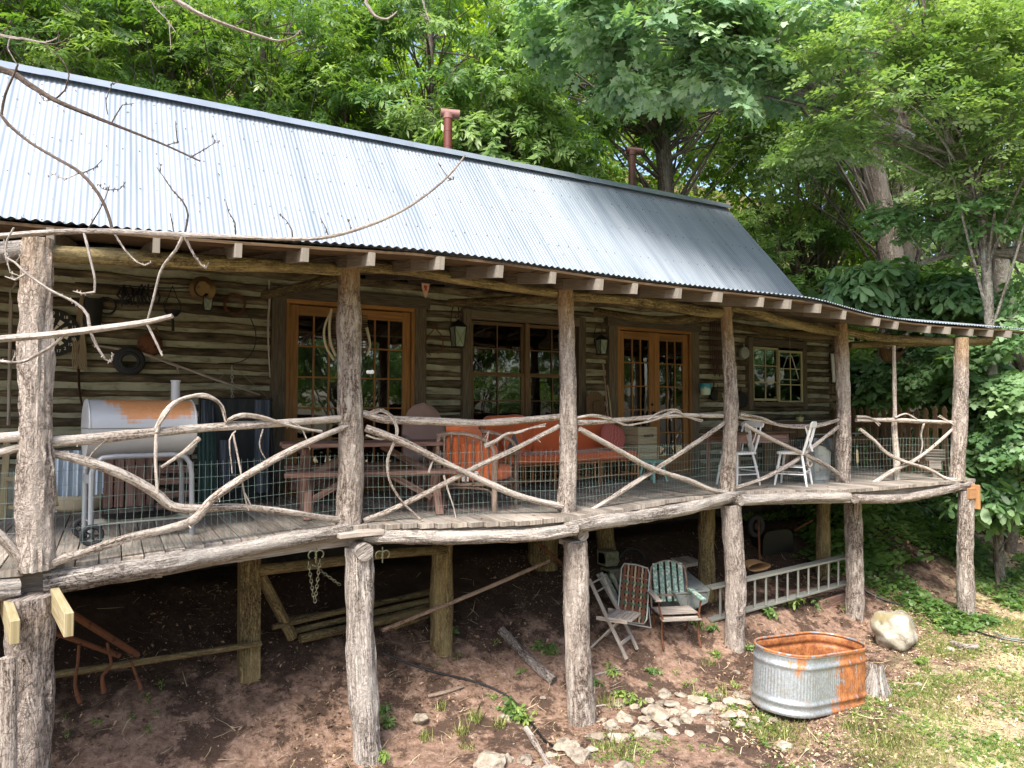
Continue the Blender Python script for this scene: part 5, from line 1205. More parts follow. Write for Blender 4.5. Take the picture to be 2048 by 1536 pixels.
# ---- dustbin with a black bag
t = thing('dustbin', (8.93, 6.9, 0), 'fluted galvanised dustbin lined with a black bag beside the right white chair', 'dustbin')
mb = MB(); n = 96; prof = [(0,0),(.190,.0),(.195,.02),(.197,.04),(.21,.05),(.235,.52),(.24,.54),(.24,.56),(.247,.57),(.24,.58),(.24,.62),(.25,.63)]
b0 = 0
for (rr, z) in prof:
    for j in range(n):
        a = 2*math.pi*j/n; f = .006*(j % 4 in (0, 1)) if .045 < z < .53 else 0; mb.v.append(((rr-f)*math.cos(a), (rr-f)*math.sin(a), z))
for i in range(len(prof)-1):
    for j in range(n): j2 = (j+1) % n; mb.face([i*n+j, i*n+j2, (i+1)*n+j2, (i+1)*n+j], [(0,0)]*4, .4)
M['galv'] = paint('galvanised_steel', (.24, .27, .285), .42, (.16, .17, .175), .55, metal=.45, wscale=20); F(mb, LM((8.93, 6.9, 0))).build('bin_body', M['galv'], t, smooth=True, ang=30)
M['bag'] = paint('black_bag', (.012, .014, .015), .28); mb = MB()
mb.grid(lambda u, v: Vector((8.93, 6.9, 0))+Vector(((.25+.02*math.sin(u*44)*v+.012*v)*math.cos(u*6.283), (.25+.02*math.sin(u*44)*v+.012*v)*math.sin(u*6.283), .645-v*(.15+.05*math.sin(u*17)))), 80, 6); mb.build('bag', M['bag'], t, smooth=True)
# ---- picket fence, metal lounger, birdhouse at the far end
pf = thing('picket_fence', (12.05, 7.5, 0), 'brown picket fence closing the far end of the porch', 'fence'); y = 8.85; k = 0
while y > 6.2:
    h = 1.08+.02*math.sin(k*5); mb = MB(); mb.prism([(-.045,0),(.045,0),(.045,h-.16),(.030,h-.145),(.047,h-.10),(.04,h-.05),(0,h),(-.04,h-.05),(-.047,h-.10),(-.030,h-.145),(-.045,h-.16)], .02, LM((12.03-(8.85-y)*.235, y, .02), R(90-13), R(90)), r=rg.random())
    mb.build('picket', M['brownw'], pf, bevel=.002); y -= .172; k += 1
for z in (.25, .8): mb = MB(); mb.beam((12.07, 8.93, z), (11.45, 6.25, z), .08, .045, up=(1, .23, 0)); mb.build('rail', M['brownw'], pf)
t = thing('folding_lounger', (11.3, 8.0, 0), 'folded grey metal tube lounger leaning behind the bowed post', 'lounger'); mb = MB()
for z, dy in ((.62, 0), (.50, .05), (.44, .02)): mb.tube([(10.6, 8.3+dy, z), (11.9, 8.0+dy, z+.02)], .014, 8)
for x in (10.65, 11.2, 11.8): mb.tube([(x, 8.2, .0), (x+.03, 8.25, .63)], .013, 8)
mb.build('frame', M['alu'], t, smooth=True); mb = MB(); mb.grid(lambda u, v: (10.65+1.2*u, 8.27-.28*u+.02*v, .60-.14*v-.02*math.sin(u*3.1)), 10, 3); mb.build('sling', M['brownw'], t)
t = thing('birdhouse', (11.3, 6.55, 0), 'small wooden birdhouse with a shingled roof on the deck by the corner post', 'birdhouse'); q = LM((11.2, 6.45, 0), .5)
mb = MB(); mb.tube([(0, 0, 0), (.01, 0, .22)], .055, 12, step=.05, lump=.15); F(mb, q).build('log_stand', M['barkp'], t, smooth=True)
mb = MB(); mb.prism([(-.08,0),(.08,0),(.08,.14),(0,.24),(-.08,.14)], .16, LM((0, 0, .14), 0, R(90))); F(mb, q).build('box', M['grey'], t)
mb = MB()
for s in (-1, 1):
    for k in range(4): mb.beam((s*(.015+.035*k), -.13, .41-.04*k), (s*(.015+.035*k), .13, .41-.04*k), .055, .008, up=(s*-.75, 0, .66))
F(mb, q).build('roof', M['grey'], t); mb = MB(); cyl(mb, (0, -.085, .24), (0, -.08, .24), .022, 14); F(mb, q).build('entrance_hole', M['dark'], t)
# ---- left corner: basin, corrugated sheet, panel, crate shelf, screen, ladder, churn
M['enam'] = paint('cream_enamel', (.58, .48, .33), .35, (.3, .22, .13), .74)
o = MB().lathe([(.0,.012),(.20,.012),(.25,.05),(.275,.17),(.285,.175),(.283,.165),(.26,.05),(.2,.0),(0,0)], PZ(158, 1020, .0), 40, sx=1.0).build('basin', M['enam'], smooth=True); tag(o, 'cream enamel basin on the deck behind the grill wheels', 'basin')
mb = MB(); a = PY(108, 1000, 8.8); mb.grid(lambda u, v: (a.x-.1+.62*u, 8.78+.02*math.cos(u*2*math.pi*7)+.12*(1-v)*-1+.0, .0+.62*v), 84, 3, uvf=lambda u, v: (u*.6, v)); o = mb.build('metal_sheet', M['sheet'], smooth=True, ang=180); tag(o, 'bright corrugated metal sheet leaning on the wall behind the basin', 'metal sheet')
t = thing('board_panel', PY(260, 1010, 8.6), 'reddish brown upright board panel behind the barrel grill', 'panel'); a = PY(205, 1000, 8.55); b = PY(312, 1000, 8.55); mb = MB()
for k in range(5): x = a.x+(b.x-a.x)*(k+.5)/5; mb.beam((x, 8.5, .03), (x, 8.72, .66+.03*(k % 2)), (b.x-a.x)/5-.012, .02, up=(0, -1, .2))
mb.build('boards', M['redw'], t, bevel=.003); mb = MB(); mb.box(((a.x+b.x)/2, 8.66, .2), (b.x-a.x, .02, .05)); mb.build('batten', M['redw'], t)
t = thing('slatted_crate', PY(345, 1000, 8.3), 'open slatted wooden crate between the board panel and the blue covered chair', 'crate'); a = PY(312, 1000, 8.3); b = PY(378, 1000, 8.3); mb = MB()
for yy in (8.3, 8.6):
    mb = MB()
    for z in (.04, .16, .30, .42, .55): mb.box(((a.x+b.x)/2, yy, z), (b.x-a.x, .02, .07))
    mb.build('slats', M['redw'], t)
mb = MB()
for x in (a.x, (a.x+b.x)/2, b.x): mb.box((x, 8.32, .3), (.04, .03, .6)); mb.box((x, 8.58, .3), (.04, .03, .6))
mb.build('uprights', M['black'], t)
t = thing('covered_lounger', PY(470, 1000, 8.2), 'tall folded sling chairs covered with dark blue cloth left of the french doors', 'folded chairs')
M['navy'] = fabric('navy_mesh_cloth', (.02, .023, .026)); M['denim'] = fabric('blue_cloth', (.05, .065, .09)); M['dgreen'] = fabric('dark_green_canvas', (.012, .04, .035))
def cloth(x0, y0, x1, y1, Y, mat, nm, wv=.03, fr=9, dy=.15):
    a = PY(x0, y1, Y); b = PY(x1, y1, Y); zt = PY((x0+x1)/2, y0, Y).z; zb = max(.02, PY((x0+x1)/2, y1, Y).z)
    m_ = MB(); m_.grid(lambda u, v: (a.x+(b.x-a.x)*u, Y-dy*(1-v)+wv*math.sin(u*fr+v*2)+.01*math.sin(u*31), zb+(zt-zb)*v), 26, 12); return m_.build(nm, mat, t, smooth=True)
cloth(420, 798, 540, 1000, 8.45, M['navy'], 'mesh_cover', .006, 4, .1); cloth(392, 860, 430, 1010, 8.2, M['dgreen'], 'green_canvas', .02, 5); cloth(438, 880, 468, 985, 8.15, M['denim'], 'blue_drape', .03, 9, .02); cloth(508, 800, 536, 985, 8.2, M['denim'], 'blue_drape', .03, 9, .02); cloth(398, 800, 425, 860, 8.5, M['denim'], 'blue_drape', .02)
mb = MB(); 
for x in (400, 545): p0 = PY(x, 1000, 8.3); mb.tube([(p0.x, 8.2, 0), (p0.x, 8.5, PY(x, 796, 8.5).z)], .015, 8)
mb.tube([PY(400, 797, 8.5), PY(545, 800, 8.5)], .015, 8); mb.build('frame', M['black'], t, smooth=True)
t = thing('step_ladder', (-.9, 7.4, 0), 'bare wooden step ladder standing at the left edge of the porch', 'ladder'); mb = MB()
for (a, b) in (((5, 1040), (14, 880)), ((110, 1012), (98, 890))): mb.beam(PY(a[0], a[1], 7.4)*1.0, PY(b[0], b[1], 7.6), .05, .03, up=(0, -1, 0))
mb.build('rails', M['newwood'], t); mb = MB()
for y_ in (955, 1012): mb.beam(PY(10, y_+3, 7.45), PY(100, y_-1, 7.45), .03, .03)
mb.build('rungs', M['newwood'], t)
M['dkgreen'] = paint('dull_green_tank', (.11, .115, .085), .5, (.05, .03, .02), .6)
o = MB().lathe([(0,0),(.17,0),(.175,.03),(.175,.36),(.16,.42),(.1,.46),(0,.48)], PZ(36, 1030, 0)+Vector((0,.1,0)), 28).build('old_tank', M['dkgreen'], smooth=True); tag(o, 'dull green domed metal can on the deck behind the first post', 'can')
# ---- things hung on the wall
WY = 8.94
def wp(px, py, dy=0.): return PY(px, py, WY-dy)
t = thing('dartboard', wp(108, 665), 'black and white dartboard on the log wall half behind the first post', 'dartboard'); c = wp(104, 665, .03); Rr = .255; FR = Matrix.Rotation(R(90), 4, 'X')
o = MB(); cyl(o, c+Vector((0,.02,0)), c-Vector((0,.01,0)), Rr, 48); o.build('board', M['black'], t)
mbw = MB(); 
for k in range(20):
    if k % 2: continue
    for r0, r1 in ((.03, .09), (.10, .155)):
        a0, a1 = R(-9+18*k), R(9+18*k); mbw.prism([(r0*math.sin(a0), r0*math.cos(a0)), (r1*math.sin(a0), r1*math.cos(a0)), (r1*math.sin(a1), r1*math.cos(a1)), (r0*math.sin(a1), r0*math.cos(a1))], .003, Matrix.Translation(c-Vector((0,.013,0))) @ FR)
M['dwhite'] = paint('dart_cream', (.62, .6, .5), .8); mbw.build('white_segments', M['dwhite'], t)
for k, nn in enumerate([20,1,18,4,13,6,10,15,2,17,3,19,7,16,8,11,14,9,12,5]):
    a = R(18*k); 
    if k <= 11: text_obj(str(nn), .045, Matrix.Translation(c+Vector((math.sin(a)*.205, -.014, math.cos(a)*.205))) @ FR, M['dwhite'], t, 'number')
def wall_thing(name, label, cat, fn, mat, smooth=True):
    mb = MB(); fn(mb); o = mb.build(name, M[mat], smooth=smooth); return tag(o, label, cat)
M['rope'] = paint('rope', (.24, .19, .12), .95); M['leather'] = paint('dark_leather', (.05, .022, .013), .6); M['brass'] = paint('tarnished_brass', (.11, .07, .025), .4, (.06, .04, .02), .55, metal=.7)
def f(mb):
    for k in range(7): mb.tube([wp(162+k*.8, 590), wp(146+k*3, 690+k*3, .04), wp(148+k*4, 740, .05), wp(160+k*2, 700, .06), wp(164, 640, .04)], .007, 6, step=.06)
wall_thing('rope_hank', 'hank of old rope hanging right of the dartboard', 'rope', f, 'rope')
def f(mb):
    mb.grid(lambda u, v: wp(170+38*u-6*v, 592+58*v+6*math.sin(u*3), .03+.05*math.sin(u*3.1)), 10, 10); ring(mb, wp(213, 612, .02), .09, .012, 20, 6)
wall_thing('saddle_bag', 'black leather bag hanging under the mossy beam beside the rope', 'bag', f, 'black')
wall_thing('leather_strap', 'long curved leather strap hanging down to the grill', 'strap', lambda mb: mb.tube([wp(160, 690, .03), wp(157, 740, .04), wp(160, 790, .04), wp(168, 820, .04)], [.018, .026, .024, .018], 8, step=.05, flat=.4), 'leather')
wall_thing('tool_handle', 'long grey handled hoe hanging at the far left of the wall', 'garden tool', lambda mb: (mb.tube([wp(22, 600, .05), wp(17, 850, .05)], .017, 10, step=.2, lump=.1), mb.tube([wp(22, 600, .05), wp(20, 585, .05), wp(28, 572, .05), wp(34, 565, .06)], [.012, .01, .01, .02], 8)), 'grey')
def f(mb):
    ring(mb, wp(259, 722, .05), .115, .045, 36, 12); ring(mb, wp(259, 722, .09), .09, .018, 36, 8)
wall_thing('rubber_ring', 'small black rubber tire hanging on the log wall', 'tire', f, 'tire')
def f(mb): mb.lathe([(0,.06),(.07,.055),(.11,.03),(.13,0)], wp(300, 690, .0), 24, Matrix.Rotation(R(90), 3, 'X')); mb.tube([wp(308, 665, .05), wp(312, 655, .06), wp(320, 668, .05)], .01, 6)
wall_thing('rusty_pan', 'dark rusty pan on the wall just above the tire', 'pan', f, 'rust')
def f(mb): mb.tube([wp(185, 690, .03), wp(280, 706, .05), wp(350, 730, .06), wp(440, 762, .04), wp(520, 790, .03)], [.012,.017,.017,.015,.01], 8, step=.1, lump=.1); mb.tube([wp(355, 732, .05), wp(357, 748, .05)], .016, 6)
wall_thing('scythe_handle', 'long bent scythe handle hanging diagonally below the tire', 'scythe handle', f, 'grey')
def f(mb):
    for k in range(9): ring(mb, wp(469+rg.uniform(-2,2), 608+rg.uniform(-2,2), .02+.005*k), .115+rg.uniform(-.015,.012), .0035, 28, 5)
wall_thing('wire_coil', 'dark coil of wire hanging left of the left french doors', 'wire coil', f, 'rust')
def f(mb): mb.tube([wp(486, 612, .03), wp(505, 645, .03), wp(512, 675, .03), wp(504, 705, .03), wp(480, 724, .03), wp(436, 727, .03)], .006, 6, step=.05)
wall_thing('curved_rod', 'thin black rod curving down from the wire coil', 'rod', f, 'black')
wall_thing('hanging_chain', 'short steel chain hanging on the wall above the blue cloth', 'chain', lambda mb: chain(mb, wp(464, 732, .03), wp(465, 815, .03), .05, .004), 'alu')
def f(mb): mb.tube([wp(465, 733, .03), wp(408, 786, .03)], .003, 4); mb.tube([wp(468, 733, .03), wp(538, 797, .03)], .003, 4)
wall_thing('twine', 'pale twine strung in a wide V from a nail', 'twine', f, 'rope')
def f(mb): mb.tube([wp(538, 560, .02), wp(539, 600, .03), wp(536, 660, .03), wp(540, 755, .02)], [.01, .014, .012, .006], 8, step=.08)
wall_thing('whip_stick', 'bleached stick hanging beside the left door casing', 'stick', f, 'grey')
def f(mb): mb.tube([wp(150, 565, .05), wp(230, 570, .06), wp(330, 576, .07), wp(420, 574, .05)], .007, 6, step=.1)
wall_thing('hanging_rod', 'thin iron rod strung along the wall under the eave', 'rod', f, 'black')
for (x, y, lab) in ((252, 600, 'tangle of black iron hardware hanging from the left part of the rod'), (295, 600, 'black iron hooks and pincers hanging in the middle of the rod')):
    def f(mb):
        for k in range(7): p0 = wp(x+rg.uniform(-14,14), y-28+rg.uniform(-4,4), .05); mb.tube([p0, p0+Vector((rg.uniform(-.08,.08), rg.uniform(-.05,.0), -.12)), p0+Vector((rg.uniform(-.1,.1), 0, -.22))], [.008, .013, .006], 6, step=.05)
        ring(mb, wp(x, y, .06), .05, .009, 16, 6)
    wall_thing('iron_hardware', lab, 'iron hardware', f, 'black')
def f(mb):
    mb.tube([wp(345, 572, .08), wp(328, 615, .10)], .005, 5); mb.tube([wp(345, 572, .08), wp(362, 615, .10)], .005, 5); mb.lathe([(0,-.05),(.05,-.045),(.085,0),(.09,.02),(.08,.02),(.04,-.03)], wp(345, 624, .12), 20); mb.tube([wp(345, 636, .1), wp(346, 662, .1)], .016, 8); ring(mb, wp(345, 610, .12), .09, .005, 24, 5)
wall_thing('hanging_pot', 'black iron pot hanging on wires right of the iron hooks', 'pot', f, 'black')
def f(mb): mb.lathe([(0,-.10),(.11,-.10),(.115,-.02),(.14,0),(.145,.02),(.09,.04),(.085,-.0),(0,0)], wp(406, 578, .16), 26, Matrix.Rotation(R(100), 3, 'X') @ Matrix.Rotation(R(-20), 3, 'Y')); 
wall_thing('brass_pan', 'tarnished brass pan hanging beside the left lantern', 'pan', f, 'brass')
M['lglass'] = paint('lantern_glass', (.22, .27, .20), .15, (.35, .38, .32), .6)
def lantern(px, py, s, label, hook=True, dy=.14):
    c = wp(px, py, dy); t = thing('lantern', c, label, 'lantern'); mb = MB(); w1, w2, h = .065*s, .045*s, .2*s
    for a in range(4):
        x1, y1 = [(1,1),(-1,1),(-1,-1),(1,-1)][a]; x2, y2 = [(1,1),(-1,1),(-1,-1),(1,-1)][(a+1) % 4]
        mb.beam(c+Vector((x1*w1, y1*w1, h/2)), c+Vector((x1*w2, y1*w2, -h/2)), .010, .010)
        for z, ww in ((h/2, w1), (-h/2, w2)): mb.beam(c+Vector((x1*ww, y1*ww, z)), c+Vector((x2*ww, y2*ww, z)), .013, .013)
        mb.beam(c+Vector((x1*w1, y1*w1, h/2))*1.0, c+Vector((x2*w2, y2*w2, -h/2)), .003, .003); mb.beam(c+Vector((x2*w1, y2*w1, h/2)), c+Vector((x1*w2, y1*w2, -h/2)), .003, .003)
    mb.box(c-Vector((0,0,h/2+.006)), (w2*2.3, w2*2.3, .012)); mb.lathe([(w1*1.55, h/2), (w1*.7, h/2+.05*s), (.012, h/2+.07*s), (0, h/2+.08*s)], c, 4, Matrix.Rotation(R(45), 3, 'Z')); ring(mb, c+Vector((0,0,h/2+.10*s)), .03*s, .004, 14, 5)
    mb.build('cage', M['black'], t)
    g_ = MB(); 
    g_.lathe([(w2*1.30, -h/2), (w1*1.30, h/2)], c, 4, Matrix.Rotation(R(45), 3, 'Z')); g_.build('lantern_pane', M['lglass'], t)
    if hook: hk = MB(); hk.tube([c+Vector((-.05, .12, .04)), c+Vector((-.055, .10, .22*s)), c+Vector((-.045, .05, .30*s)), c+Vector((0, .0, .30*s)), c+Vector((.01, 0, .2*s))], .007, 8, step=.03); hk.build('hook', M['black'], t, smooth=True)
lantern(415, 608, .8, 'black lantern hanging below the brass pan near the ceiling', hook=False)
lantern(916, 674, 1.35, 'black lantern on a curled hook left of the double window', dy=.35)
lantern(1203, 694, 1.1, 'shaded lantern hanging left of the right french doors')
def f(mb):
    mb.tube([wp(868, 645, .05), wp(866, 660, .05), wp(856, 672, .05), wp(851, 688, .05), wp(854, 702, .05), wp(862, 711, .05)], .007, 6, step=.02); mb.tube([wp(870, 645, .05), wp(874, 660, .05), wp(882, 670, .05), wp(886, 686, .05), wp(884, 702, .05), wp(874, 707, .05)], .007, 6, step=.02); ring(mb, wp(866, 652, .05), .025, .006, 12, 5)
wall_thing('ice_tongs', 'old iron ice tongs on the wall between door and window', 'ice tongs', f, 'rust')
t = thing('pennant_sign', wp(850, 580, .1), 'small pale pointed tin sign with a red mark above the left french doors', 'sign'); c = PY(851, 580, 8.0)
mb = MB(); mb.prism([(-.052,.08),(.052,.08),(.045,.02),(.012,-.09),(0,-.10),(-.012,-.09),(-.045,.02)], .006, Matrix.Translation(c) @ FR); M['signp'] = paint('sign_pink', (.52, .33, .26), .6); mb.build('plate', M['signp'], t)
mb = MB(); mb.prism([(-.022,.05),(-.008,.06),(.008,.05),(.022,.045),(.012,.01),(.02,-.015),(0,.0),(-.018,-.02),(-.01,.012),(-.024,.03)], .003, Matrix.Translation(c-Vector((0,.005,0))) @ FR); M['signr'] = paint('sign_red', (.42, .05, .03), .6); mb.build('red_mark', M['signr'], t)
# snowshoe like hoop basket behind the second post
t = thing('hoop_basket', (1.8, 6.7, 1.6), 'bent wood hoop basket with woven slats hung behind the knotty post', 'basket'); P2 = POSTS[1]
def bp(px, py, Y=6.55): return PY(px, py, Y)
mb = MB(); mb.tube([bp(664, 620), bp(652, 645), bp(648, 668), bp(653, 695), bp(668, 720)], .012, 8, step=.03, lump=.3); mb.tube([bp(663, 618), bp(659, 650), bp(661, 685), bp(672, 712)], .014, 8, step=.03); mb.tube([bp(733, 655), bp(740, 690), bp(733, 712)], .013, 8, step=.02, lump=.5); mb.build('rim', M['newwood'], t, smooth=True)
mb = MB()
for k in range(16): mb.tube([bp(660+.3*k, 628+5*k, 6.6), bp(735, 632+5*k, 6.62)], .006, 5)
for x in (668, 676, 725): mb.tube([bp(x, 625, 6.61), bp(x, 710, 6.61)], .005, 5)
mb.build('slats', M['brownw'], t)
mb = MB(); mb.tube([bp(735, 744, 6.3), bp(746, 744, 6.25)], .018, 10); tag(mb.build('peg', M['white'], smooth=True), 'stubby white peg sticking out beside the knotty post', 'peg')
# right of the doors
def f(mb):
    for k in range(7): mb.tube([wp(1425+k*3, 610), wp(1420+k*4, 680, .06), wp(1424+k*3, 745+4*(k % 3), .08), wp(1430+k*2, 700, .09)], [.012, .010, .008, .008], 6, step=.08)
wall_thing('harness', 'bundle of brown leather harness hanging behind the leaning post', 'harness', f, 'leather')
t = thing('bucket', wp(1411, 775, .14), 'small turquoise bucket with a white fan pattern hanging right of the french doors', 'bucket'); c = wp(1411, 778, .14)
def bktmat():
    m, t_, b = newmat('bucket_paint'); uv = uvn(t_); n = noise_tex(t_, mapping(t_, uv, (9, 9, 1)), 1.5, 3); sx = N(t_, 'ShaderNodeSeparateXYZ'); t_.links.new(uv, sx.inputs[0])
    f_ = mathn(t_, 'ADD', mathn(t_, 'MULTIPLY', sx.outputs[1], -6), mathn(t_, 'MULTIPLY', n, 1.1)); t_.links.new(mixc(t_, ramp(t_, f_, [(.35, (0,0,0)), (.6, (1,1,1))]), (.015, .26, .34), (.50, .62, .50)), b.inputs['Base Color']); b.inputs['Roughness'].default_value = .4; return m
mb = MB(); mb.lathe([(0,-.10),(.078,-.10),(.105,.09),(.11,.092),(.10,.085),(.075,-.09)], c, 28); mb.build('pail', bktmat(), t, smooth=True); mb = MB(); mb.tube([c+Vector((-.1,0,.08)), c+Vector((0,.09,.18)), c+Vector((.1,0,.08))], .004, 6, step=.03); mb.build('bail', M['black'], t)
def panf(px, py, r, hl, ang=0):
    def f(mb): c = wp(px, py, .05); mb.lathe([(0,.02),(r*.85,.02),(r,-.015),(r*1.02,-.012),(r*.9,.03),(0,.035)], c, 28, Matrix.Rotation(R(90), 3, 'X')); mb.beam(c+Vector((0,0,r)), c+Vector((.0,0,r+hl)), .018, .008)
    return f
wall_thing('pot_lid', 'round pale tin lid left of the small window', 'lid', panf(1488, 706, .115, .05), 'alu')
wall_thing('small_skillet', 'small pale skillet hanging low beside the turquoise bucket', 'skillet', panf(1436, 792, .075, .13), 'brass'); wall_thing('iron_skillet', 'black iron skillet hanging under the harness', 'skillet', panf(1428, 790, .10, .12), 'black'); wall_thing('large_skillet', 'large dark skillet on the wall right of the leaning post', 'skillet', panf(1482, 800, .15, .06), 'black')
def f(mb):
    P = [PY(1563, 758, 8.1), PY(1594, 760, 8.1), PY(1597, 757, 8.1), PY(1584, 714, 8.1), PY(1580, 709, 8.1), PY(1574, 714, 8.1), PY(1561, 752, 8.1)]; mb.tube(P, .0085, 8, close=True); mb.tube([P[4], P[4]+Vector((0,0,.28))], .003, 5)
wall_thing('dinner_bell', 'steel triangle dinner bell hanging before the small window', 'dinner bell', f, 'alu')
stand('white_board', 'narrow white board at the cabin corner behind the bowed post', 'board', 1666, 708, 1670, 765, 8.88, 8.8, .12, .02, 'white')
t = thing('hanging_basket', PY(1780, 700, 7.6), 'boat shaped brown basket hanging under the far porch roof', 'basket'); c = PY(1782, 715, 7.8); mb = MB()
mb.grid(lambda u, v: c+Vector(((.30-.1*v*v)*math.cos(u*6.283), .13*(1-.5*v*v)*math.sin(u*6.283), .09-.17*v+.10*abs(math.cos(u*6.283))**2*(1-v))), 36, 8); mb.build('bowl', M['brownw'], t, smooth=True); mb = MB(); mb.tube([c+Vector((-.29,0,.17)), c+Vector((-.32,0,.30)), c+Vector((-.2,0,.42)), c+Vector((-.1,0,.45))], .008, 6, step=.04); mb.build('handle', M['leather'], t)
# sideboard under the small window with a plant
t = thing('workbench', (10.6, 8.7, 0), 'dark wooden workbench under the small window', 'workbench'); mb = MB(); mb.box((10.65, 8.68, .82), (1.9, .5, .05)); mb.build('top', M['brownw'], t, bevel=.004); mb = MB()
for k in range(9): mb.box((9.8+.21*k, 8.48, .42), (.19, .02, .74))
mb.build('front_boards', M['brownw'], t)
for x in (9.75, 11.55): mb = MB(); mb.box((x, 8.5, .4), (.07, .07, .8)); mb.build('leg', M['brownw'], t)
t = thing('potted_plant', (10.7, 8.6, .85), 'tiny green potted plant on the workbench below the small window', 'potted plant'); c = Vector(PY(1600, 852, 8.55)); c.z = .845
mb = MB(); mb.lathe([(0,0),(.05,0),(.065,.07),(.07,.08)], c, 16); mb.build('pot', M['cream'], t, smooth=True); g_ = np.random.default_rng(2); k = 14; d_ = np.column_stack([g_.normal(0,.4,k), g_.normal(0,.4,k), np.ones(k)]); scatter('leaves', 'blade', np.tile([c.x, c.y, c.z+.06], (k,1))+g_.normal(0,.02,(k,3)), frames(np.column_stack([np.cos(np.arange(k)), np.sin(np.arange(k)), np.zeros(k)]), np.tile([0,0,1.],(k,1)), np.full(k,.10)), g_.uniform(0,1,k), M['lime'], t)
# window sill bottles
for (px, h, col, lab) in ((1526, .10, (.35,.36,.28), 'squat pale jar on the inner sill of the small window'), (1548, .14, (.22,.33,.30), 'blue green bottle on the inner sill of the small window'), (1575, .17, (.62,.42,.04), 'yellow plastic bottle behind the right sash of the small window')):
    c = PY(px, 795, 9.16); c.z = 1.2; o = MB().lathe([(0,0),(.035,0),(.037,h*.6),(.015,h*.78),(.015,h),(0,h)], c, 16).build('bottle', paint(lab[:12], col, .4), smooth=True); tag(o, lab, 'bottle')
mb = MB(); mb.box((10.6, 9.16, 1.185), (1.3, .16, .03)); part('inner_sill', mb, M['brownw'])
# ================= things under and in front of the deck
def gp(px, py, dz=0.):
    r = ray(px, py); t = 4.
    for _ in range(40):
        q = O+r*t; h = gz(q.x, q.y)
        t += (h-q.z)/r.z*.7
    q = O+r*t; q.z = gz(q.x, q.y)+dz; return q
# ---- stock tank
def tankmat():
    m, t, b = newmat('tank_metal'); p = objn(t); n = noise_tex(t, p, 7, 6, .7); n2 = noise_tex(t, p, 45, 4, .7); n3 = noise_tex(t, mapping(t, p, (14, 14, 1.2)), 1, 4)
    f = mathn(t, 'ADD', attr(t, 'rnd'), mathn(t, 'MULTIPLY', mathn(t, 'SUBTRACT', n, .5), 1.9)); f = mathn(t, 'ADD', f, mathn(t, 'MULTIPLY', mathn(t, 'SUBTRACT', n3, .5), 1.2))
    base = mixc(t, ramp(t, n2, [(.35, (0,0,0)), (.65, (1,1,1))]), (.27, .30, .33), (.46, .49, .51)); base = mixc(t, ramp(t, n, [(.5, (0,0,0)), (.62, (.5,.5,.5))]), base, (.30, .27, .22)); rust = mixc(t, ramp(t, n, [(.38, (0,0,0)), (.6, (1,1,1))]), (.19, .06, .022), (.47, .185, .065)); rust = mixc(t, ramp(t, n2, [(.5, (0,0,0)), (.66, (.7,.7,.7))]), rust, (.14, .055, .03))
    k = ramp(t, f, [(.40, (0, 0, 0)), (.62, (1, 1, 1))]); c = mixc(t, k, base, rust); t.links.new(c, b.inputs['Base Color'])
    t.links.new(mathn(t, 'MULTIPLY', mathn(t, 'SUBTRACT', 1.0, k), .55), b.inputs['Metallic']); b.inputs['Roughness'].default_value = .5; bump(t, b, n2, .2, .003); return m
t = thing('stock_tank', (6.64, 5.19, -2.07), 'oblong galvanised stock tank with one rusty orange half at the edge of the grass', 'stock tank')
TL, TW, TH_ = 1.38, .68, .60
def outline(s, off):
    hx, r_ = (TL-TW)/2, TW/2+off; per = 4*hx+2*math.pi*r_; d = s*per
    if d < 2*hx: return Vector((-hx+d, -r_, 0)), Vector((0,-1,0))
    d -= 2*hx
    if d < math.pi*r_: a = -math.pi/2+d/r_; return Vector((hx+math.cos(a)*r_, math.sin(a)*r_, 0)), Vector((math.cos(a), math.sin(a), 0))
    d -= math.pi*r_
    if d < 2*hx: return Vector((hx-d, r_, 0)), Vector((0,1,0))
    d -= 2*hx; a = math.pi/2+d/r_; return Vector((-hx+math.cos(a)*r_, math.sin(a)*r_, 0)), Vector((math.cos(a), math.sin(a), 0))
def tprof(z):
    q = z/TH_; o = .012*(1-q)
    for zc, am, w_ in ((.975, .016, .016), (.80, .016, .035), (.88, -.004, .03), (.20, .018, .035), (.11, -.004, .02), (.04, .014, .03)): o += am*math.exp(-((q-zc)/w_)**2)
    return o
tm = tankmat(); TMx2 = Matrix.Translation((6.58, 5.20, -2.08)) @ Matrix.Rotation(R(1), 4, 'Z') @ Matrix.Rotation(R(4.5), 4, 'Y')
for nm, off, sgn in (('outer_wall', 0., 1), ('inner_wall', -.006, -1)):
    mb = MB(); nu, nv = 420, 44
    def fn(u, v):
        z = TH_*v; p, nn = outline(u % 1.0, 0); fl = .0035*math.sin(u*2*math.pi*105)*sst(.26, .30, v)*(1-sst(.70, .74, v)); q = p+nn*(tprof(z)+off+fl); q.z = z; return TMx2 @ q
    def rf(u, v):
        if sgn < 0: return 1.0
        p, nn = outline(u % 1.0, 0); r_ = 0.10+sst(-.26, .16, p.x)*.68+.05*math.sin(u*300)
        if nn.y > .8: r_ = 1
        if p.x < -.42 and p.x > -.62: r_ = max(r_, .30+.12*math.sin(v*9))
        if v > .97: r_ = max(r_, .75)
        if v < .05: r_ = max(r_, .36)
        return r_
    mb.grid(fn, nu, nv, r=rf); mb.build(nm, tm, t, smooth=True, ang=180)
mb = MB(); mb.tube([TMx2 @ (outline(k/80, .0)[0]+outline(k/80, 0)[1]*.004+Vector((0,0,TH_))) for k in range(80)], .013, 8, close=True, r=.62); mb.build('rim', tm, t, smooth=True)
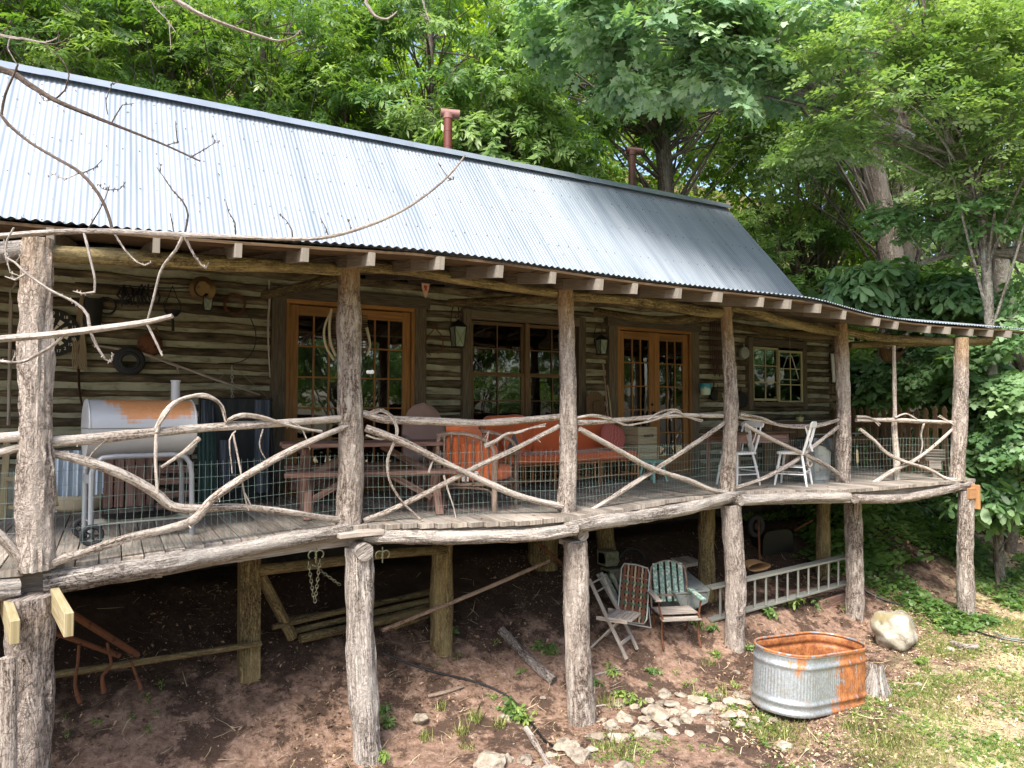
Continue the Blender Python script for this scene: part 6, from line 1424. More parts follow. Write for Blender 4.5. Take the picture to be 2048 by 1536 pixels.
mb = MB(); b0 = len(mb.v); mb.v = [tuple(TMx2 @ (outline(k/60, 0)[0]+Vector((0,0,.03)))) for k in range(60)]; mb.face(list(range(60)), [(0,0)]*60, 1.); mb.build('floor', tm, t)
# ---- rocks
def rock(name, c, size, label, mat, seed, cat='rock', group=None, flat=1., rz=0., lv=3, amp=.22, sink=.25):
    import bmesh
    bm = bmesh.new(); bmesh.ops.create_icosphere(bm, subdivisions=lv, radius=1)
    for v in bm.verts:
        p = v.co.copy(); k = 1+amp*noise.noise(p*1.1+Vector((seed*3.1,0,0)))*1.6+amp*.5*noise.noise(p*2.7+Vector((0,seed,0)))
        cell = noise.voronoi(p*1.4+Vector((seed, 0, 0)))[0][0]; k -= amp*.55*cell; v.co = p*k
    me = bpy.data.meshes.new(name); bm.to_mesh(me); bm.free(); me.materials.append(mat)
    if size[0] > .2: me.shade_smooth(); me.set_sharp_from_angle(angle=R(28))
    o = bpy.data.objects.new(name, me); C.objects.link(o); o.scale = (size[0]/2, size[1]/2, size[2]/2); o.rotation_euler = (rg.uniform(-.15,.15)*(group is not None), rg.uniform(-.15,.15)*(group is not None), rz); o.location = (c[0], c[1], c[2]+size[2]*(.5-sink)); o['_h'] = size[2]; return tag(o, label, cat, group)
def rockmat(name, a, b_, moss, cr=(.12,.10,.08), sc=6):
    m, t, b = newmat(name); p = objn(t); n = noise_tex(t, p, sc, 8, .7, .4); n2 = noise_tex(t, p, 2.5, 5, .6, 1.2); n3 = noise_tex(t, p, 30, 4)
    oi = N(t, 'ShaderNodeObjectInfo').outputs['Random']; c = ramp(t, n, [(.36, cr), (.46, a), (.66, b_)]); c = mixc(t, ramp(t, n2, [(.5, (0,0,0)), (.62, (.8,.8,.8))]), c, moss)
    c = mixc(t, 1.0, c, ramp(t, oi, [(0, (.7,.68,.66)), (1, (1.15,1.12,1.08))]), 'MULTIPLY'); t.links.new(c, b.inputs['Base Color']); b.inputs['Roughness'].default_value = .9; bump(t, b, mathn(t, 'ADD', n, mathn(t, 'MULTIPLY', n3, .3)), .8, .02); return m
M['boulder'] = rockmat('boulder_rock', (.33, .31, .25), (.56, .54, .49), (.26, .22, .10), (.09, .075, .055), sc=4); M['stone1'] = rockmat('pale_stone', (.27, .235, .19), (.52, .47, .40), (.30, .25, .19), sc=9)
c = gp(1803, 1295); rock('boulder', (c.x, c.y+.1, c.z-.02), (.66, .56, .56), 'large cream and grey boulder right of the stock tank', M['boulder'], 3, 'boulder', lv=5, amp=.16, sink=.10, rz=.4)
STN = [(1235,1410,34),(1222,1455,44),(1250,1440,40),(1312,1432,64),(1345,1410,40),(1395,1405,52),(1410,1425,46),(1375,1440,44),(1440,1415,36),(1465,1405,40),(1455,1432,42),(1418,1395,30),(1330,1392,44),(1480,1430,38),(1495,1408,30),(1280,1465,48),(1240,1478,44),(1310,1475,36),(1345,1465,34),(1190,1475,44),(1130,1495,56),(1160,1515,60),(1050,1522,44),(1015,1520,36),(980,1535,90),(1380,1468,26),(1420,1460,30),(1535,1420,34),(1545,1440,30),(1510,1440,26),(1300,1425,30),(1365,1392,30),(1440,1392,24),(1475,1390,26),(1500,1378,22),(1400,1385,22),(1250,1540,50),(1200,1545,40),(1100,1545,46),(1570,1495,40),(1450,1480,26),(1870,1345,22),(1850,1355,24),(1835,1370,20),(1900,1300,26),(1920,1290,22),(840,1440,44),(1010,1435,26),(1085,1395,18),(1475,1345,16),(1480,1450,30),(1355,1425,30),(1330,1450,28),(1270,1415,26),(1205,1440,26),(1290,1440,30),(1325,1408,30),(1350,1445,34),(1362,1418,26),(1385,1428,28),(1300,1402,24),(1420,1440,26),(1335,1425,30),(1295,1455,26),(1450,1450,24),(1490,1395,22),(1180,1500,30),(1100,1515,34),(1070,1540,40),(1500,1452,22),(1400,1425,24)]
base = []
for i, (px, py, s) in enumerate(STN):
    c = gp(px, py); d = c.y*.87+c.x*.49; w_ = s*d/FOC; big = s >= 52 or (px, py) in ((840,1440),)
    lab = {(1312,1432): 'largest pale round stone in the middle of the loose stone patch', (980,1535): 'broad flat pale stone at the bottom edge of the picture', (840,1440): 'lone pinkish stone right of the middle support post', (1160,1515): 'wide flat stone at the end of the black hose', (1130,1495): 'flat slab just above the hose end', (1395,1405): 'blocky stone at the right of the loose stone patch'}.get((px, py))
    if lab or len(base) < 7:
        o = rock('stone', c, (w_*.95, w_*rg.uniform(.6,.9), w_*rg.uniform(.32,.5)), lab or 'loose pale field stone in the stone patch before the stock tank', M['stone1'], i*1.7, 'stone', None if lab else 'loose stones by the stock tank', rz=rg.uniform(0,3), lv=3 if not lab else 4, amp=.34, sink=.38)
        if not lab: base.append((o, w_))

    else:
        s0, w0 = base[i % 7]; o = s0.copy(); C.objects.link(o); k = w_/w0; o.location = (c.x, c.y, c.z+s0['_h']*.05*k); o.scale = [v*k for v in s0.scale]; o.rotation_euler = (rg.uniform(-.2,.2), rg.uniform(-.2,.2), rg.uniform(0,6))
for o in bpy.data.objects:
    if '_h' in o: del o['_h']
# ---- stump, log, sticks, planks
t = thing('tree_stump', gp(1755, 1390), 'small rotten grey stump against the right end of the stock tank', 'stump'); c = gp(1752, 1385); mb = MB()
for k in range(7): a = k*.9; mb.tube([c+Vector((math.cos(a)*.12, math.sin(a)*.10, -.03)), c+Vector((math.cos(a)*.07, math.sin(a)*.06, .14)), c+Vector((math.cos(a)*.05+.02, math.sin(a)*.05, .20+.11*abs(math.sin(k*2.3))))], [.055, .045, .018], 10, step=.03, lump=.4, bark=.012)
mb.build('stump_wood', M['barkg'], t, smooth=True)
def lay(name, label, cat, pts, r, mat='barkp', n=14, lump=.15, bark=.006, dz=0., group=None):
    P = [gp(x, y, r*.8+dz) for x, y in pts]; mb = MB(); mb.tube(P, r, n, step=.08, lump=lump, bark=bark); o = mb.build(name, M[mat], smooth=True); return tag(o, label, cat, group)
lay('fallen_log', 'split grey log lying on the slope behind the third support post', 'log', [(1002,1268),(1050,1320),(1108,1370)], .055)
lay('stick', 'short brown stick on the bare soil under the deck', 'stick', [(855,1396),(890,1388),(926,1376)], .02, 'stick')
lay('broken_branch', 'pale splintered branch lying at the bottom of the slope', 'stick', [(1052,1462),(1075,1500),(1100,1540)], .028, 'greyb', lump=.4)
lay('root', 'thin pale root strip at the foot of the third support post', 'root', [(1150,1420),(1180,1416),(1215,1412)], .012, 'greyb')
lay('twig', 'thin pale twig on the soil right of the third support post', 'twig', [(1190,1352),(1215,1345),(1240,1340)], .01, 'greyb')
lay('bark_piece', 'dark reddish piece of bark on the grass right of the boulder', 'bark', [(1905,1290),(1930,1300),(1955,1298)], .035, 'barkp', lump=.5)
for i, (a, b, w_, lab) in enumerate((((1570,1195),(1685,1180),.10,'brown plank lying under the ladder'), ((1640,1220),(1690,1200),.12,'short plank end half hidden by weeds beside the fifth post'))):
    mb = MB(); mb.beam(gp(*a, .05), gp(*b, .05), .05, w_, r=.6); tag(mb.build('plank', M['newwood'] if 0 else M['redw'], bevel=.004), lab, 'plank')
# ---- hoses
M['hose'] = paint('black_hose', (.012, .012, .013), .4)
def hose(label, pts, r=.012, mat='hose', n=8):
    mb = MB(); mb.tube([gp(x, y, r+.01) for x, y in pts], r, n, step=.05); tag(mb.build('garden_hose', M[mat], smooth=True), label, 'hose')
hose('black hose running down the slope from the middle of the deck to the stones', [(765,1310),(810,1330),(870,1348),(930,1362),(980,1378),(1020,1400),(1045,1425),(1070,1460),(1095,1490),(1135,1505)], .011)
hose('black hose crossing the soil behind the boulder to the right edge', [(1722,1182),(1760,1200),(1800,1213),(1850,1228),(1885,1240),(1940,1262),(1990,1278),(2060,1290)], .014)
hose('thin grey blue hose beside the black hose at the right edge', [(1990,1268),(2015,1278),(2060,1284)], .010, 'mesh')
# ---- poles stacked under the deck
def pole(label, a, b, Ya, Yb, r, mat='barkd', group=None, name='pole', r2=None):
    A, B = PY(*a, Ya), PY(*b, Yb); mb = MB(); mb.tube([A, A.lerp(B, .5)+Vector((0,0,rg.uniform(-.015,.015))), B], [r, r, r2 or r], 12, step=.12, lump=.12, bark=.004); tag(mb.build(name, M[mat], smooth=True), label, 'pole', group)
for i, (a, b, r) in enumerate((((545,1255),(860,1185),.028),((600,1278),(880,1215),.045),((560,1240),(700,1220),.025),((640,1268),(885,1205),.03),((590,1262),(870,1198),.035),((700,1225),(865,1180),.022))):
    pole('peeled yellowish pole in the long pile under the middle of the deck', a, b, 7.42+.05*i, 7.72+.05*i, r, group='poles piled under the deck')
pole('long thin pole slanting up to the right past the third inner post', (765,1260), (1098,1122), 7.1, 7.5, .022, 'stick')
pole('second slanting pole resting just under the long thin pole', (790,1255), (900,1215), 7.3, 7.8, .02, 'barkd')
pole('slanting brace pole leaning against the left inner post', (585,1275), (520,1150), 7.5, 7.4, .055, 'barkd')
pole('rusty pipe hanging under the deck behind the third post', (1075,1085), (1130,1135), 7.8, 7.6, .02, 'rust')
pole('yellow wooden rail fixed between the first and second inner posts', (-40,1372), (522,1287), 6.9, 7.2, .028, 'barkd')
pole('short log beam under the deck left of the knotty post', (520,1140), (690,1120), 7.0, 6.9, .05, 'barkd'); pole('short log beam under the deck right of the knotty post', (745,1110), (890,1100), 6.9, 7.2, .045, 'barkd')
# ---- rusty cultivator on the left
t = thing('cultivator', gp(200, 1330), 'rusty iron cultivator with curved tines in the dark under the left end of the deck', 'cultivator'); mb = MB()
mb.tube([PY(140,1225,6.9), PY(275,1310,7.1)], .03, 8); mb.tube([PY(100,1262,6.9), PY(240,1312,7.0)], .022, 8); mb.build('beam', M['rust'], t)
for (a, b_, c_, d_) in (((158,1290),(155,1330),(150,1370),(160,1405)), ((214,1285),(222,1330),(205,1350),(208,1385)), ((262,1322),(270,1345),(280,1370),(282,1378))): mb = MB(); mb.tube([PY(*a,6.9), PY(*b_,6.9), PY(*c_,6.85), PY(*d_,6.85)], [.012,.013,.014,.02], 8, step=.04); mb.build('tine', M['rust'], t, smooth=True)
# ---- chain and hooks below the deck edge
def f_():
    mb = MB(); chain(mb, PY(617,1125,6.1), PY(628,1200,6.1), .04, .004); chain(mb, PY(640,1120,6.1), PY(630,1205,6.1), .04, .004); chain(mb, PY(625,1130,6.1), PY(680,1170,6.2), .04, .004); return mb
M['brassy'] = paint('yellowed_chain', (.07, .07, .04), .6, (.07, .05, .03), .55, metal=.3)
tag(f_().build('chain', M['brassy'], smooth=True), 'looped chain dangling from the deck edge left of the knotty post', 'chain')
for (x, y, lab) in ((632,1112,'twisted iron hook above the dangling chain'), (765,1112,'iron hook under the deck right of the knotty post')):
    mb = MB(); c = PY(x, y, 6.15)
    for s in (-1, 1): ring(mb, c+Vector((s*.03,0,.01)), .035, .006, 14, 6, arc=(R(-60), R(230)))
    mb.tube([c+Vector((0,0,.08)), c+Vector((0,0,-.06))], .006, 6); tag(mb.build('hook', M['brassy'], smooth=True), lab, 'hook')
# ---- folding wooden chair
def seatpt(px, py, D): return PD(px, py, D)
t = thing('folding_chair', gp(1228, 1330), 'grey wooden slatted folding chair beside the third support post', 'chair')
A = gp(1228, 1332); B = gp(1284, 1322); Cc = gp(1180, 1300); 
fc = gp(1232, 1303); m = LM(fc, R(-58)); W_ = .19
for s in (-1, 1):
    mb = MB(); mb.beam((.20, s*W_, 0), (-.26, s*W_, .86), .028, .05, up=(0,1,0)); F(mb, m).build('front_leg', M['grey'], t, bevel=.004)
    mb = MB(); mb.beam((-.30, s*(W_-.04), 0), (.12, s*(W_-.04), .44), .025, .045, up=(0,1,0)); F(mb, m).build('rear_leg', M['grey'], t, bevel=.004)
mb = MB(); 
for k in range(7): mb.box((-.08+.052*k, 0, .43), (.045, .36, .018))
mb.box((-.02+.04, -.19, .42), (.38, .02, .045)); mb.box((.02, .19, .42), (.38, .02, .045)); F(mb, m).build('seat', M['grey'], t, bevel=.002)
mb = MB(); mb.beam((-.235, -W_, .81), (-.235, W_, .81), .085, .018, up=(-.5,0,.9)); mb.beam((-.185, -W_, .71), (-.185, W_, .71), .06, .018, up=(-.5,0,.9)); F(mb, m).build('back_slat', M['grey'], t, bevel=.003)
mb = MB(); mb.beam((.12, -W_, .15), (.12, W_, .15), .022, .045); mb.beam((-.24, -W_+.04, .08), (-.24, W_-.04, .08), .022, .04); F(mb, m).build('stretcher', M['grey'], t, bevel=.003)
# ---- garden chair with green back slats
t = thing('garden_chair', gp(1350, 1300), 'garden chair with peeling green back slats and curved iron legs', 'chair'); M['peel'] = paint('peeling_green', (.10, .22, .17), .7, (.46, .46, .42), .50, 30); gc = gp(1352, 1285); m = LM(gc, R(-112))
mb = MB()
for k, y in enumerate((-.17, -.085, 0, .085, .17)):
    h = .47+.03*(1-abs(k-2)/2); mb.beam((-.21, y, .45), (-.30, y, .45+h), .058, .014, up=(1,0,.1))
F(mb, m).build('back_slat', M['peel'], t, bevel=.004)
mb = MB(); mb.tube([(-.22, -.235, .30), (-.27, -.235, .80), (-.30, -.17, .90), (-.315, 0, .945), (-.30, .17, .90), (-.27, .235, .80), (-.22, .235, .30)], .012, 8, step=.04); mb.beam((-.22,-.22,.53), (-.22,.22,.53), .03, .012, up=(1,0,0)); F(mb, m).build('back_frame', M['stick'], t, smooth=True)
mb = MB()
for k in range(7): x = -.17+.062*k; mb.box((x, 0, .385-.012*abs(k-3)*0-.008*k*(k > 4)), (.055, .50, .018))
F(mb, m).build('seat', M['grey'], t, bevel=.003)
for s in (-1, 1):
    mb = MB(); mb.tube([(.22, s*.235, 0), (.16, s*.235, .1), (.14, s*.235, .2), (.19, s*.235, .34), (.17, s*.235, .38), (-.2, s*.235, .36)], .014, 8, step=.03, flat=1); mb.tube([(-.30, s*.22, .0), (-.20, s*.22, .14), (-.18, s*.22, .25), (-.22, s*.22, .38)], .014, 8, step=.03); F(mb, m).build('leg', M['rust'], t, smooth=True)
    mb = MB(); mb.beam((-.24, s*.27, .60), (.20, s*.28, .57), .075, .022); F(mb, m).build('armrest', M['peel'] if s > 0 else M['grey'], t, bevel=.004)
    mb = MB(); mb.tube([(.15, s*.27, .56), (.14, s*.26, .48), (.15, s*.24, .37)], .012, 8, step=.03); F(mb, m).build('arm_support', M['rust'], t, smooth=True)
# ---- webbed lawn chair
t = thing('lawn_chair', gp(1270, 1255), 'folding lawn chair with brown and green woven webbing leaning behind the wooden chairs', 'chair')
q = LM(PY(1268, 1182, 7.15), R(-24), R(-24), R(12)) @ Matrix.Scale(.78, 4); M['webb'] = fabric('brown_webbing', (.16, .06, .035)); M['webc'] = fabric('tan_webbing', (.36, .28, .17)); M['webg'] = fabric('green_webbing', (.05, .11, .065))
mb = MB(); mb.tube([q @ Vector(p) for p in ((-.24,0,-.40),(-.24,0,.32),(-.20,0,.41),(0,0,.43),(.20,0,.41),(.24,0,.32),(.24,0,-.40),(.20,0,-.48),(0,0,-.50),(-.20,0,-.48))], .011, 8, close=True); mb.tube([q @ Vector((-.24,.01,.22)), q @ Vector((.24,.01,.22))], .009, 6); mb.tube([q @ Vector(p) for p in ((-.27,.03,-.2),(-.27,-.14,-.55),(.27,-.14,-.55),(.27,.03,-.2))], .011, 8); mb.build('tube_frame', M['alu'], t, smooth=True)
for nm, mt, off in (('brown_strap', 'webb', 0), ('tan_strap', 'webc', 1)):
    for k in range(7):
        if k % 2 != off: continue
        x = -.18+.06*k; mb = MB()
        for j in range(17): z = -.45+.052*j; mb.box((x, -.004+.008*((j+k) % 2), z), (.045 if off == 0 else .03, .003, .054), r=.5)
        F(mb, q).build(nm, M[mt], t)
for nm, mt, off in (('green_strap', 'webg', 0), ('cross_strap', 'webb', 1)):
    for k in range(8):
        if k % 2 != off: continue
        z = -.38+.085*k; mb = MB()
        for j in range(8): x = -.21+.06*j; mb.box((x, -.004+.008*((j+k+1) % 2), z), (.062, .003, .045), r=.5)
        F(mb, q).build(nm, M[mt], t)
# ---- overturned metal boat shaped bin (galvanised wash trough)
t = thing('jon_boat', gp(1380, 1225), 'overturned grey metal hull shape resting behind the green slatted chair', 'overturned tub'); M['hull'] = paint('grey_hull', (.26, .29, .28), .55, (.12, .13, .12), .55, 8, metal=.2)
top = [PY(1270,1140,8.0), PY(1345,1120,8.2), PY(1418,1182,6.95), PY(1352,1188,6.9)]; bot = [PY(1290,1210,7.6), PY(1345,1180,8.2), PY(1415,1205,6.98), PY(1372,1228,6.93)]
mb = MB(); mb.v = [tuple(p) for p in top+bot]
for idx in ((0,1,2,3), (3,2,6,7), (0,3,7,4), (1,2,6,5), (0,1,5,4)): mb.face(list(idx), [(0,0),(1,0),(1,1),(0,1)], .5)
o = mb.build('hull', M['hull'], t, bevel=.03); mb = MB(); mb.tube([top[0], top[3], top[2]], .012, 6); mb.build('edge_trim', M['alu'], t)
# ---- wooden bench frame, cinder blocks, bicycle wheel
t = thing('low_bench', PY(1370, 1150, 7.9), 'low weathered wooden bench standing in the dark under the deck', 'bench'); z0 = PY(1380,1128,7.9).z; a = PY(1320,1108,8.3); b = PY(1390,1125,7.8); mb = MB()
for k in range(4): mb.beam(a+Vector((0,.0,0))+Vector((.09*k,-.0,-.0)), b+Vector((.09*k-.2,0,0)), .08, .03)
mb.beam(b+Vector((-.25,-.02,-.02)), b+Vector((.12,0,-.02)), .03, .05); mb.build('seat', M['grey'], t)
for d_ in (-.2, .08): mb = MB(); q = b+Vector((d_,0,-.04)); mb.beam(q, (q.x, q.y, gz(q.x, q.y)), .045, .045); mb.build('leg', M['grey'], t)
for i, (px, py, lab) in enumerate(((1215,1115,'upper concrete block of the stack behind the lawn chair'), (1222,1150,'lower concrete block of the stack behind the lawn chair'))):
    c = PY(px, py, 7.9+.0*i); mb = MB(); mb.box((c.x, 7.9, c.z), (.2, .22, .20), r=.5); mb.box((c.x+.02, 7.9, c.z), (.24, .16, .15), r=.5); tag(mb.build('concrete_block', paint('mossy_block', (.13, .125, .085), .95, (.07, .08, .04), .5), bevel=.008), lab, 'block')
mb = MB(); c = PY(1263, 1135, 8.1); ring(mb, c, .27, .014, 40, 8)
for k in range(12): mb.tube([c, c+Vector((math.cos(k*.524)*.27, 0, math.sin(k*.524)*.27))], .0015, 4)
mb.tube([c-Vector((0,.04,0)), c+Vector((0,.04,0))], .02, 10); tag(mb.build('bicycle_wheel', M['tire'], smooth=True), 'black bicycle wheel in the dark beside the concrete blocks', 'wheel')
for i in range(3):
    mb = MB(); mb.beam(PY(1195+i*14, 1148, 7.4+.08*i), PY(1245+i*10, 1235, 7.1), .05, .02); tag(mb.build('lath', M['deckend']), ['green edged lath leaning left of the webbed lawn chair', 'second lath leaning just left of the webbed lawn chair', 'third lath touching the webbed lawn chair frame'][i], 'lath')
# ---- ladder
t = thing('aluminium_ladder', gp(1550, 1210), 'aluminium extension ladder lying on its edge behind the fourth and fifth posts', 'ladder')
def lp(x, f, Y=None): # f 0 bottom rail 1 top rail
    y0 = 1236-(x-1440)*(1236-1168)/250; y1 = 1172-(x-1440)*(1172-1115)/250; Yd = 6.95-(x-1440)/250*.15; return PY(x, y0+(y1-y0)*f, Yd)
for f in (0, 1):
    mb = MB(); mb.beam(lp(1420, f), lp(1698, f), .03, .075 if f else .06, up=(0,-1,0) if f else (0,-1,0)); mb.build('side_rail', M['alu'], t, bevel=.003)
    mb = MB(); mb.beam(lp(1422, f)+Vector((0,.07,0)), lp(1700, f)+Vector((0,.07,0)), .03, .06, up=(0,-1,0)); mb.build('side_rail', M['alu'], t, bevel=.003)
k = 0; x = 1440.
while x < 1695:
    mb = MB(); mb.tube([lp(x, .02), lp(x, .98)], .014, 10); mb.build('rung', M['alu'], t, smooth=True); mb = MB(); mb.tube([lp(x+9, .02)+Vector((0,.07,0)), lp(x+9, .98)+Vector((0,.07,0))], .014, 10); mb.build('rung', M['alu'], t, smooth=True); x += 23.5-.018*(x-1440)
# ---- tipped wheelbarrow, clay saddle roll
t = thing('wheelbarrow', PY(1555, 1100, 8.0), 'black wheelbarrow tipped up on its nose under the far end of the deck', 'wheelbarrow')
c = PY(1557, 1100, 7.9); mb = MB()
mb.grid(lambda u, v: Vector((c.x, 7.9, c.z))+Vector(((.36*(1-.12*v)+.0)*math.copysign(abs(math.cos(u*6.283))**.45, math.cos(u*6.283)), .26*v, (.32*(1-.12*v))*math.copysign(abs(math.sin(u*6.283))**.45, math.sin(u*6.283)))), 40, 6); mb.v += [tuple(Vector((c.x, 7.9+.0, c.z))+Vector((.355*math.copysign(abs(math.cos(k/24*6.283))**.45, math.cos(k/24*6.283)), .0, .315*math.copysign(abs(math.sin(k/24*6.283))**.45, math.sin(k/24*6.283))))) for k in range(24)]
n0 = len(mb.v)-24; mb.face([n0+k for k in range(24)], [(0,0)]*24, .5); mb.build('tray', M['black'], t, smooth=True)
mb = MB(); w_ = PY(1512, 1052, 8.0); ring(mb, w_, .14, .04, 28, 10); cyl(mb, w_-Vector((0,.03,0)), w_+Vector((0,.03,0)), .06, 14); mb.build('wheel', M['tire'], t, smooth=True)
mb = MB(); mb.tube([PY(1517,1040,7.8), PY(1519,1125,7.7)], .017, 8); mb.build('handle', M['rust'], t); mb = MB(); mb.tube([PY(1590,1060,7.85), PY(1625,1040,7.9)], .017, 8); mb.build('handle', M['rust'], t)
o = MB(); q = PY(1515, 1132, 7.2); o.grid(lambda u, v: q+Vector((.16*math.cos(u*6.283)*(1+.4*v)-.1*v, .13-.26*v, .055*math.sin(u*6.283)+.02)), 28, 8); tag(o.build('clay_pipe', paint('tan_clay', (.36, .22, .10), .8), smooth=True), 'tan clay pipe lying on top of the ladder', 'pipe')
mb = MB(); mb.beam(PY(1560, 1150, 7.8), PY(1665, 1118, 7.8), .03, .09); tag(mb.build('plank', M['deckend']), 'mossy plank lying behind the ladder', 'plank')
# ---- weeds
def weed(px, py, s, label, tpl='whorl', mat='under', n=5, group='weeds on the bare soil', name='weed'):
    c = gp(px, py); t = thing(name, c, label, 'plant', group); g_ = np.random.default_rng(int(px)); pos = np.array([c])+np.column_stack([g_.normal(0, s*.28, n), g_.normal(0, s*.28, n), g_.uniform(s*.2, s*.75, n)])
    d = g_.normal(size=(n, 3))*[1,1,.2]; scatter('leaves', tpl, pos-d/np.linalg.norm(d,axis=1,keepdims=True)*s*.3, frames(d, np.tile([0,0,1.],(n,1))+g_.normal(0,.3,(n,3)), np.full(n, s*.62)*g_.uniform(.6,1.1,n)), g_.uniform(.3,1,n), M[mat], t)
    mb = MB()
    for p in pos: mb.tube([c-Vector((0,0,.02)), Vector(p)], .003, 4)
    mb.build('stem', M['lime'], t)
WD = [(1228,1350,.11,'lime'),(1310,1350,.10,'under'),(1300,1372,.08,'under'),(1350,1350,.06,'lime'),(1375,1375,.07,'lime'),(1435,1315,.10,'lime'),(1500,1300,.10,'under'),(1540,1235,.16,'under'),(1590,1215,.17,'lime'),(1640,1215,.14,'under'),(1390,1250,.12,'under'),(1425,1262,.12,'under'),(1100,1310,.14,'under'),(1080,1300,.12,'under'),(1045,1345,.08,'under'),(1190,1370,.09,'under'),(1150,1395,.08,'under'),(900,1260,.13,'under'),(915,1320,.06,'lime'),(870,1335,.05,'lime'),(990,1290,.07,'lime'),(730,1290,.10,'under'),(765,1430,.10,'under'),(775,1455,.11,'under'),(760,1520,.10,'lime'),(1025,1430,.15,'under'),(1050,1445,.15,'lime'),(985,1395,.08,'lime'),(1270,1410,.12,'lime'),(1240,1395,.10,'lime'),(265,1440,.06,'under'),(185,1448,.05,'under'),(200,1450,.05,'under'),(135,1475,.05,'under'),(300,1465,.07,'under'),(310,1430,.04,'under'),(130,1440,.05,'under'),(5,1475,.05,'under'),(325,1265,.07,'lime'),(300,1280,.07,'lime'),(1700,1225,.10,'lime'),(1880,1250,.12,'lime'),(1600,1395,.05,'lime'),(1410,1400,.10,'lime'),(1470,1375,.08,'lime'),(1840,1330,.12,'lime')]
for (x, y, s, mt) in WD:
    weed(x, y, s*1.25, 'small leafy green weed growing on the bare soil below the deck' if mt == 'under' else 'bright yellow green weed growing on the soil below the deck', 'whorl' if s > .07 else 'clover', mt, 11 if s > .08 else 4, 'dark green weeds' if mt == 'under' else 'yellow green weeds')
for i, (x, y, s) in enumerate([(945,1440,.16),(1000,1455,.14),(920,1470,.14),(1210,1405,.12),(1230,1415,.12),(1400,1400,.13),(1440,1395,.14),(850,1480,.12),(1220,1500,.15),(1240,1510,.15),(1610,1385,.10),(1600,1440,.12),(1700,1460,.12),(1850,1345,.12),(1420,1330,.10),(940,1500,.12),(880,1420,.10),(1560,1470,.13),(1780,1500,.14),(1950,1430,.13)]):
    c = gp(x, y); k = 9; g_ = np.random.default_rng(i); pos = np.array([c])+np.column_stack([g_.normal(0,s*.3,k), g_.normal(0,s*.3,k), np.zeros(k)]); a = g_.uniform(0,6.3,k); o = scatter('grass_tuft', 'blade', pos, frames(np.column_stack([np.cos(a),np.sin(a),np.zeros(k)]), np.tile([0,0,1.],(k,1)), np.full(k,s)*g_.uniform(.7,1.2,k)), g_.uniform(0,1,k), M['grassm']); tag(o, 'tuft of long pale green grass on the soil before the posts', 'grass tuft', 'grass tufts')
cover('ground_weeds', 'clover', M['lime'], 2600, lambda g: (g.uniform(2.0, 7.5), g.uniform(3.5, 5.6)), (.018, .045), 61, clump=(1.8, .12))
# ---- bare dead branches in front
bt = thing('bare_tree', PD(-620, 900, 3.4), 'leafless tree whose thin grey dead branches reach across the left of the view', 'tree')
def br(D0, pts, r0, r1, D1=None, mat='greyb'):
    n = len(pts); D1 = D1 or D0; P = [PD(x, y, D0+(D1-D0)*k/(n-1)) for k, (x, y) in enumerate(pts)]; mb = MB(); mb.tube(P, [(r0+(r1-r0)*k/(n-1))*.76 for k in range(n)], 8, step=.03, lump=.25, r=.35)
    for k in range(len(P)*2): j = rg.randrange(1, n); q = P[j-1].lerp(P[j], rg.random()); mb.tube([q, q+Vector((rg.uniform(-.006,.006), 0, rg.choice((-1,1))*.010))], [.003, .0015], 5)
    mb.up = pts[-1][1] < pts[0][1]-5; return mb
M['twig_backlit'] = bark('backlit_twig_bark', (.025, .018, .015), (.075, .055, .045), (.16, .13, .11), gu=60, gv=14, strength=.3)  # bark darkened on twigs over the roof: backlit look put into colour
M['twig'] = bark('dead_twig_bark', (.07, .055, .047), (.24, .21, .19), (.48, .44, .41), gu=60, gv=14, strength=.3)
b = PD(-620, 900, 3.4); gzb = gz(b.x, b.y)
mb = MB(); mb.tube([(b.x, b.y, gzb-.1), (b.x, b.y, 0), PD(-600, 500, 3.4), PD(-560, 0, 3.4), PD(-500, -600, 3.4)], [.13, .11, .09, .07, .03], 14, step=.1, lump=.1, bark=.01); mb.build('trunk', M['twig'], bt, smooth=True)
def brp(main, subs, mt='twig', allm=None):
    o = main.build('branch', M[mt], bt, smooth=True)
    for s in subs: s.build('twig', M[allm or ('twig_backlit' if s.up else 'twig')], o, smooth=True)
D = 3.1
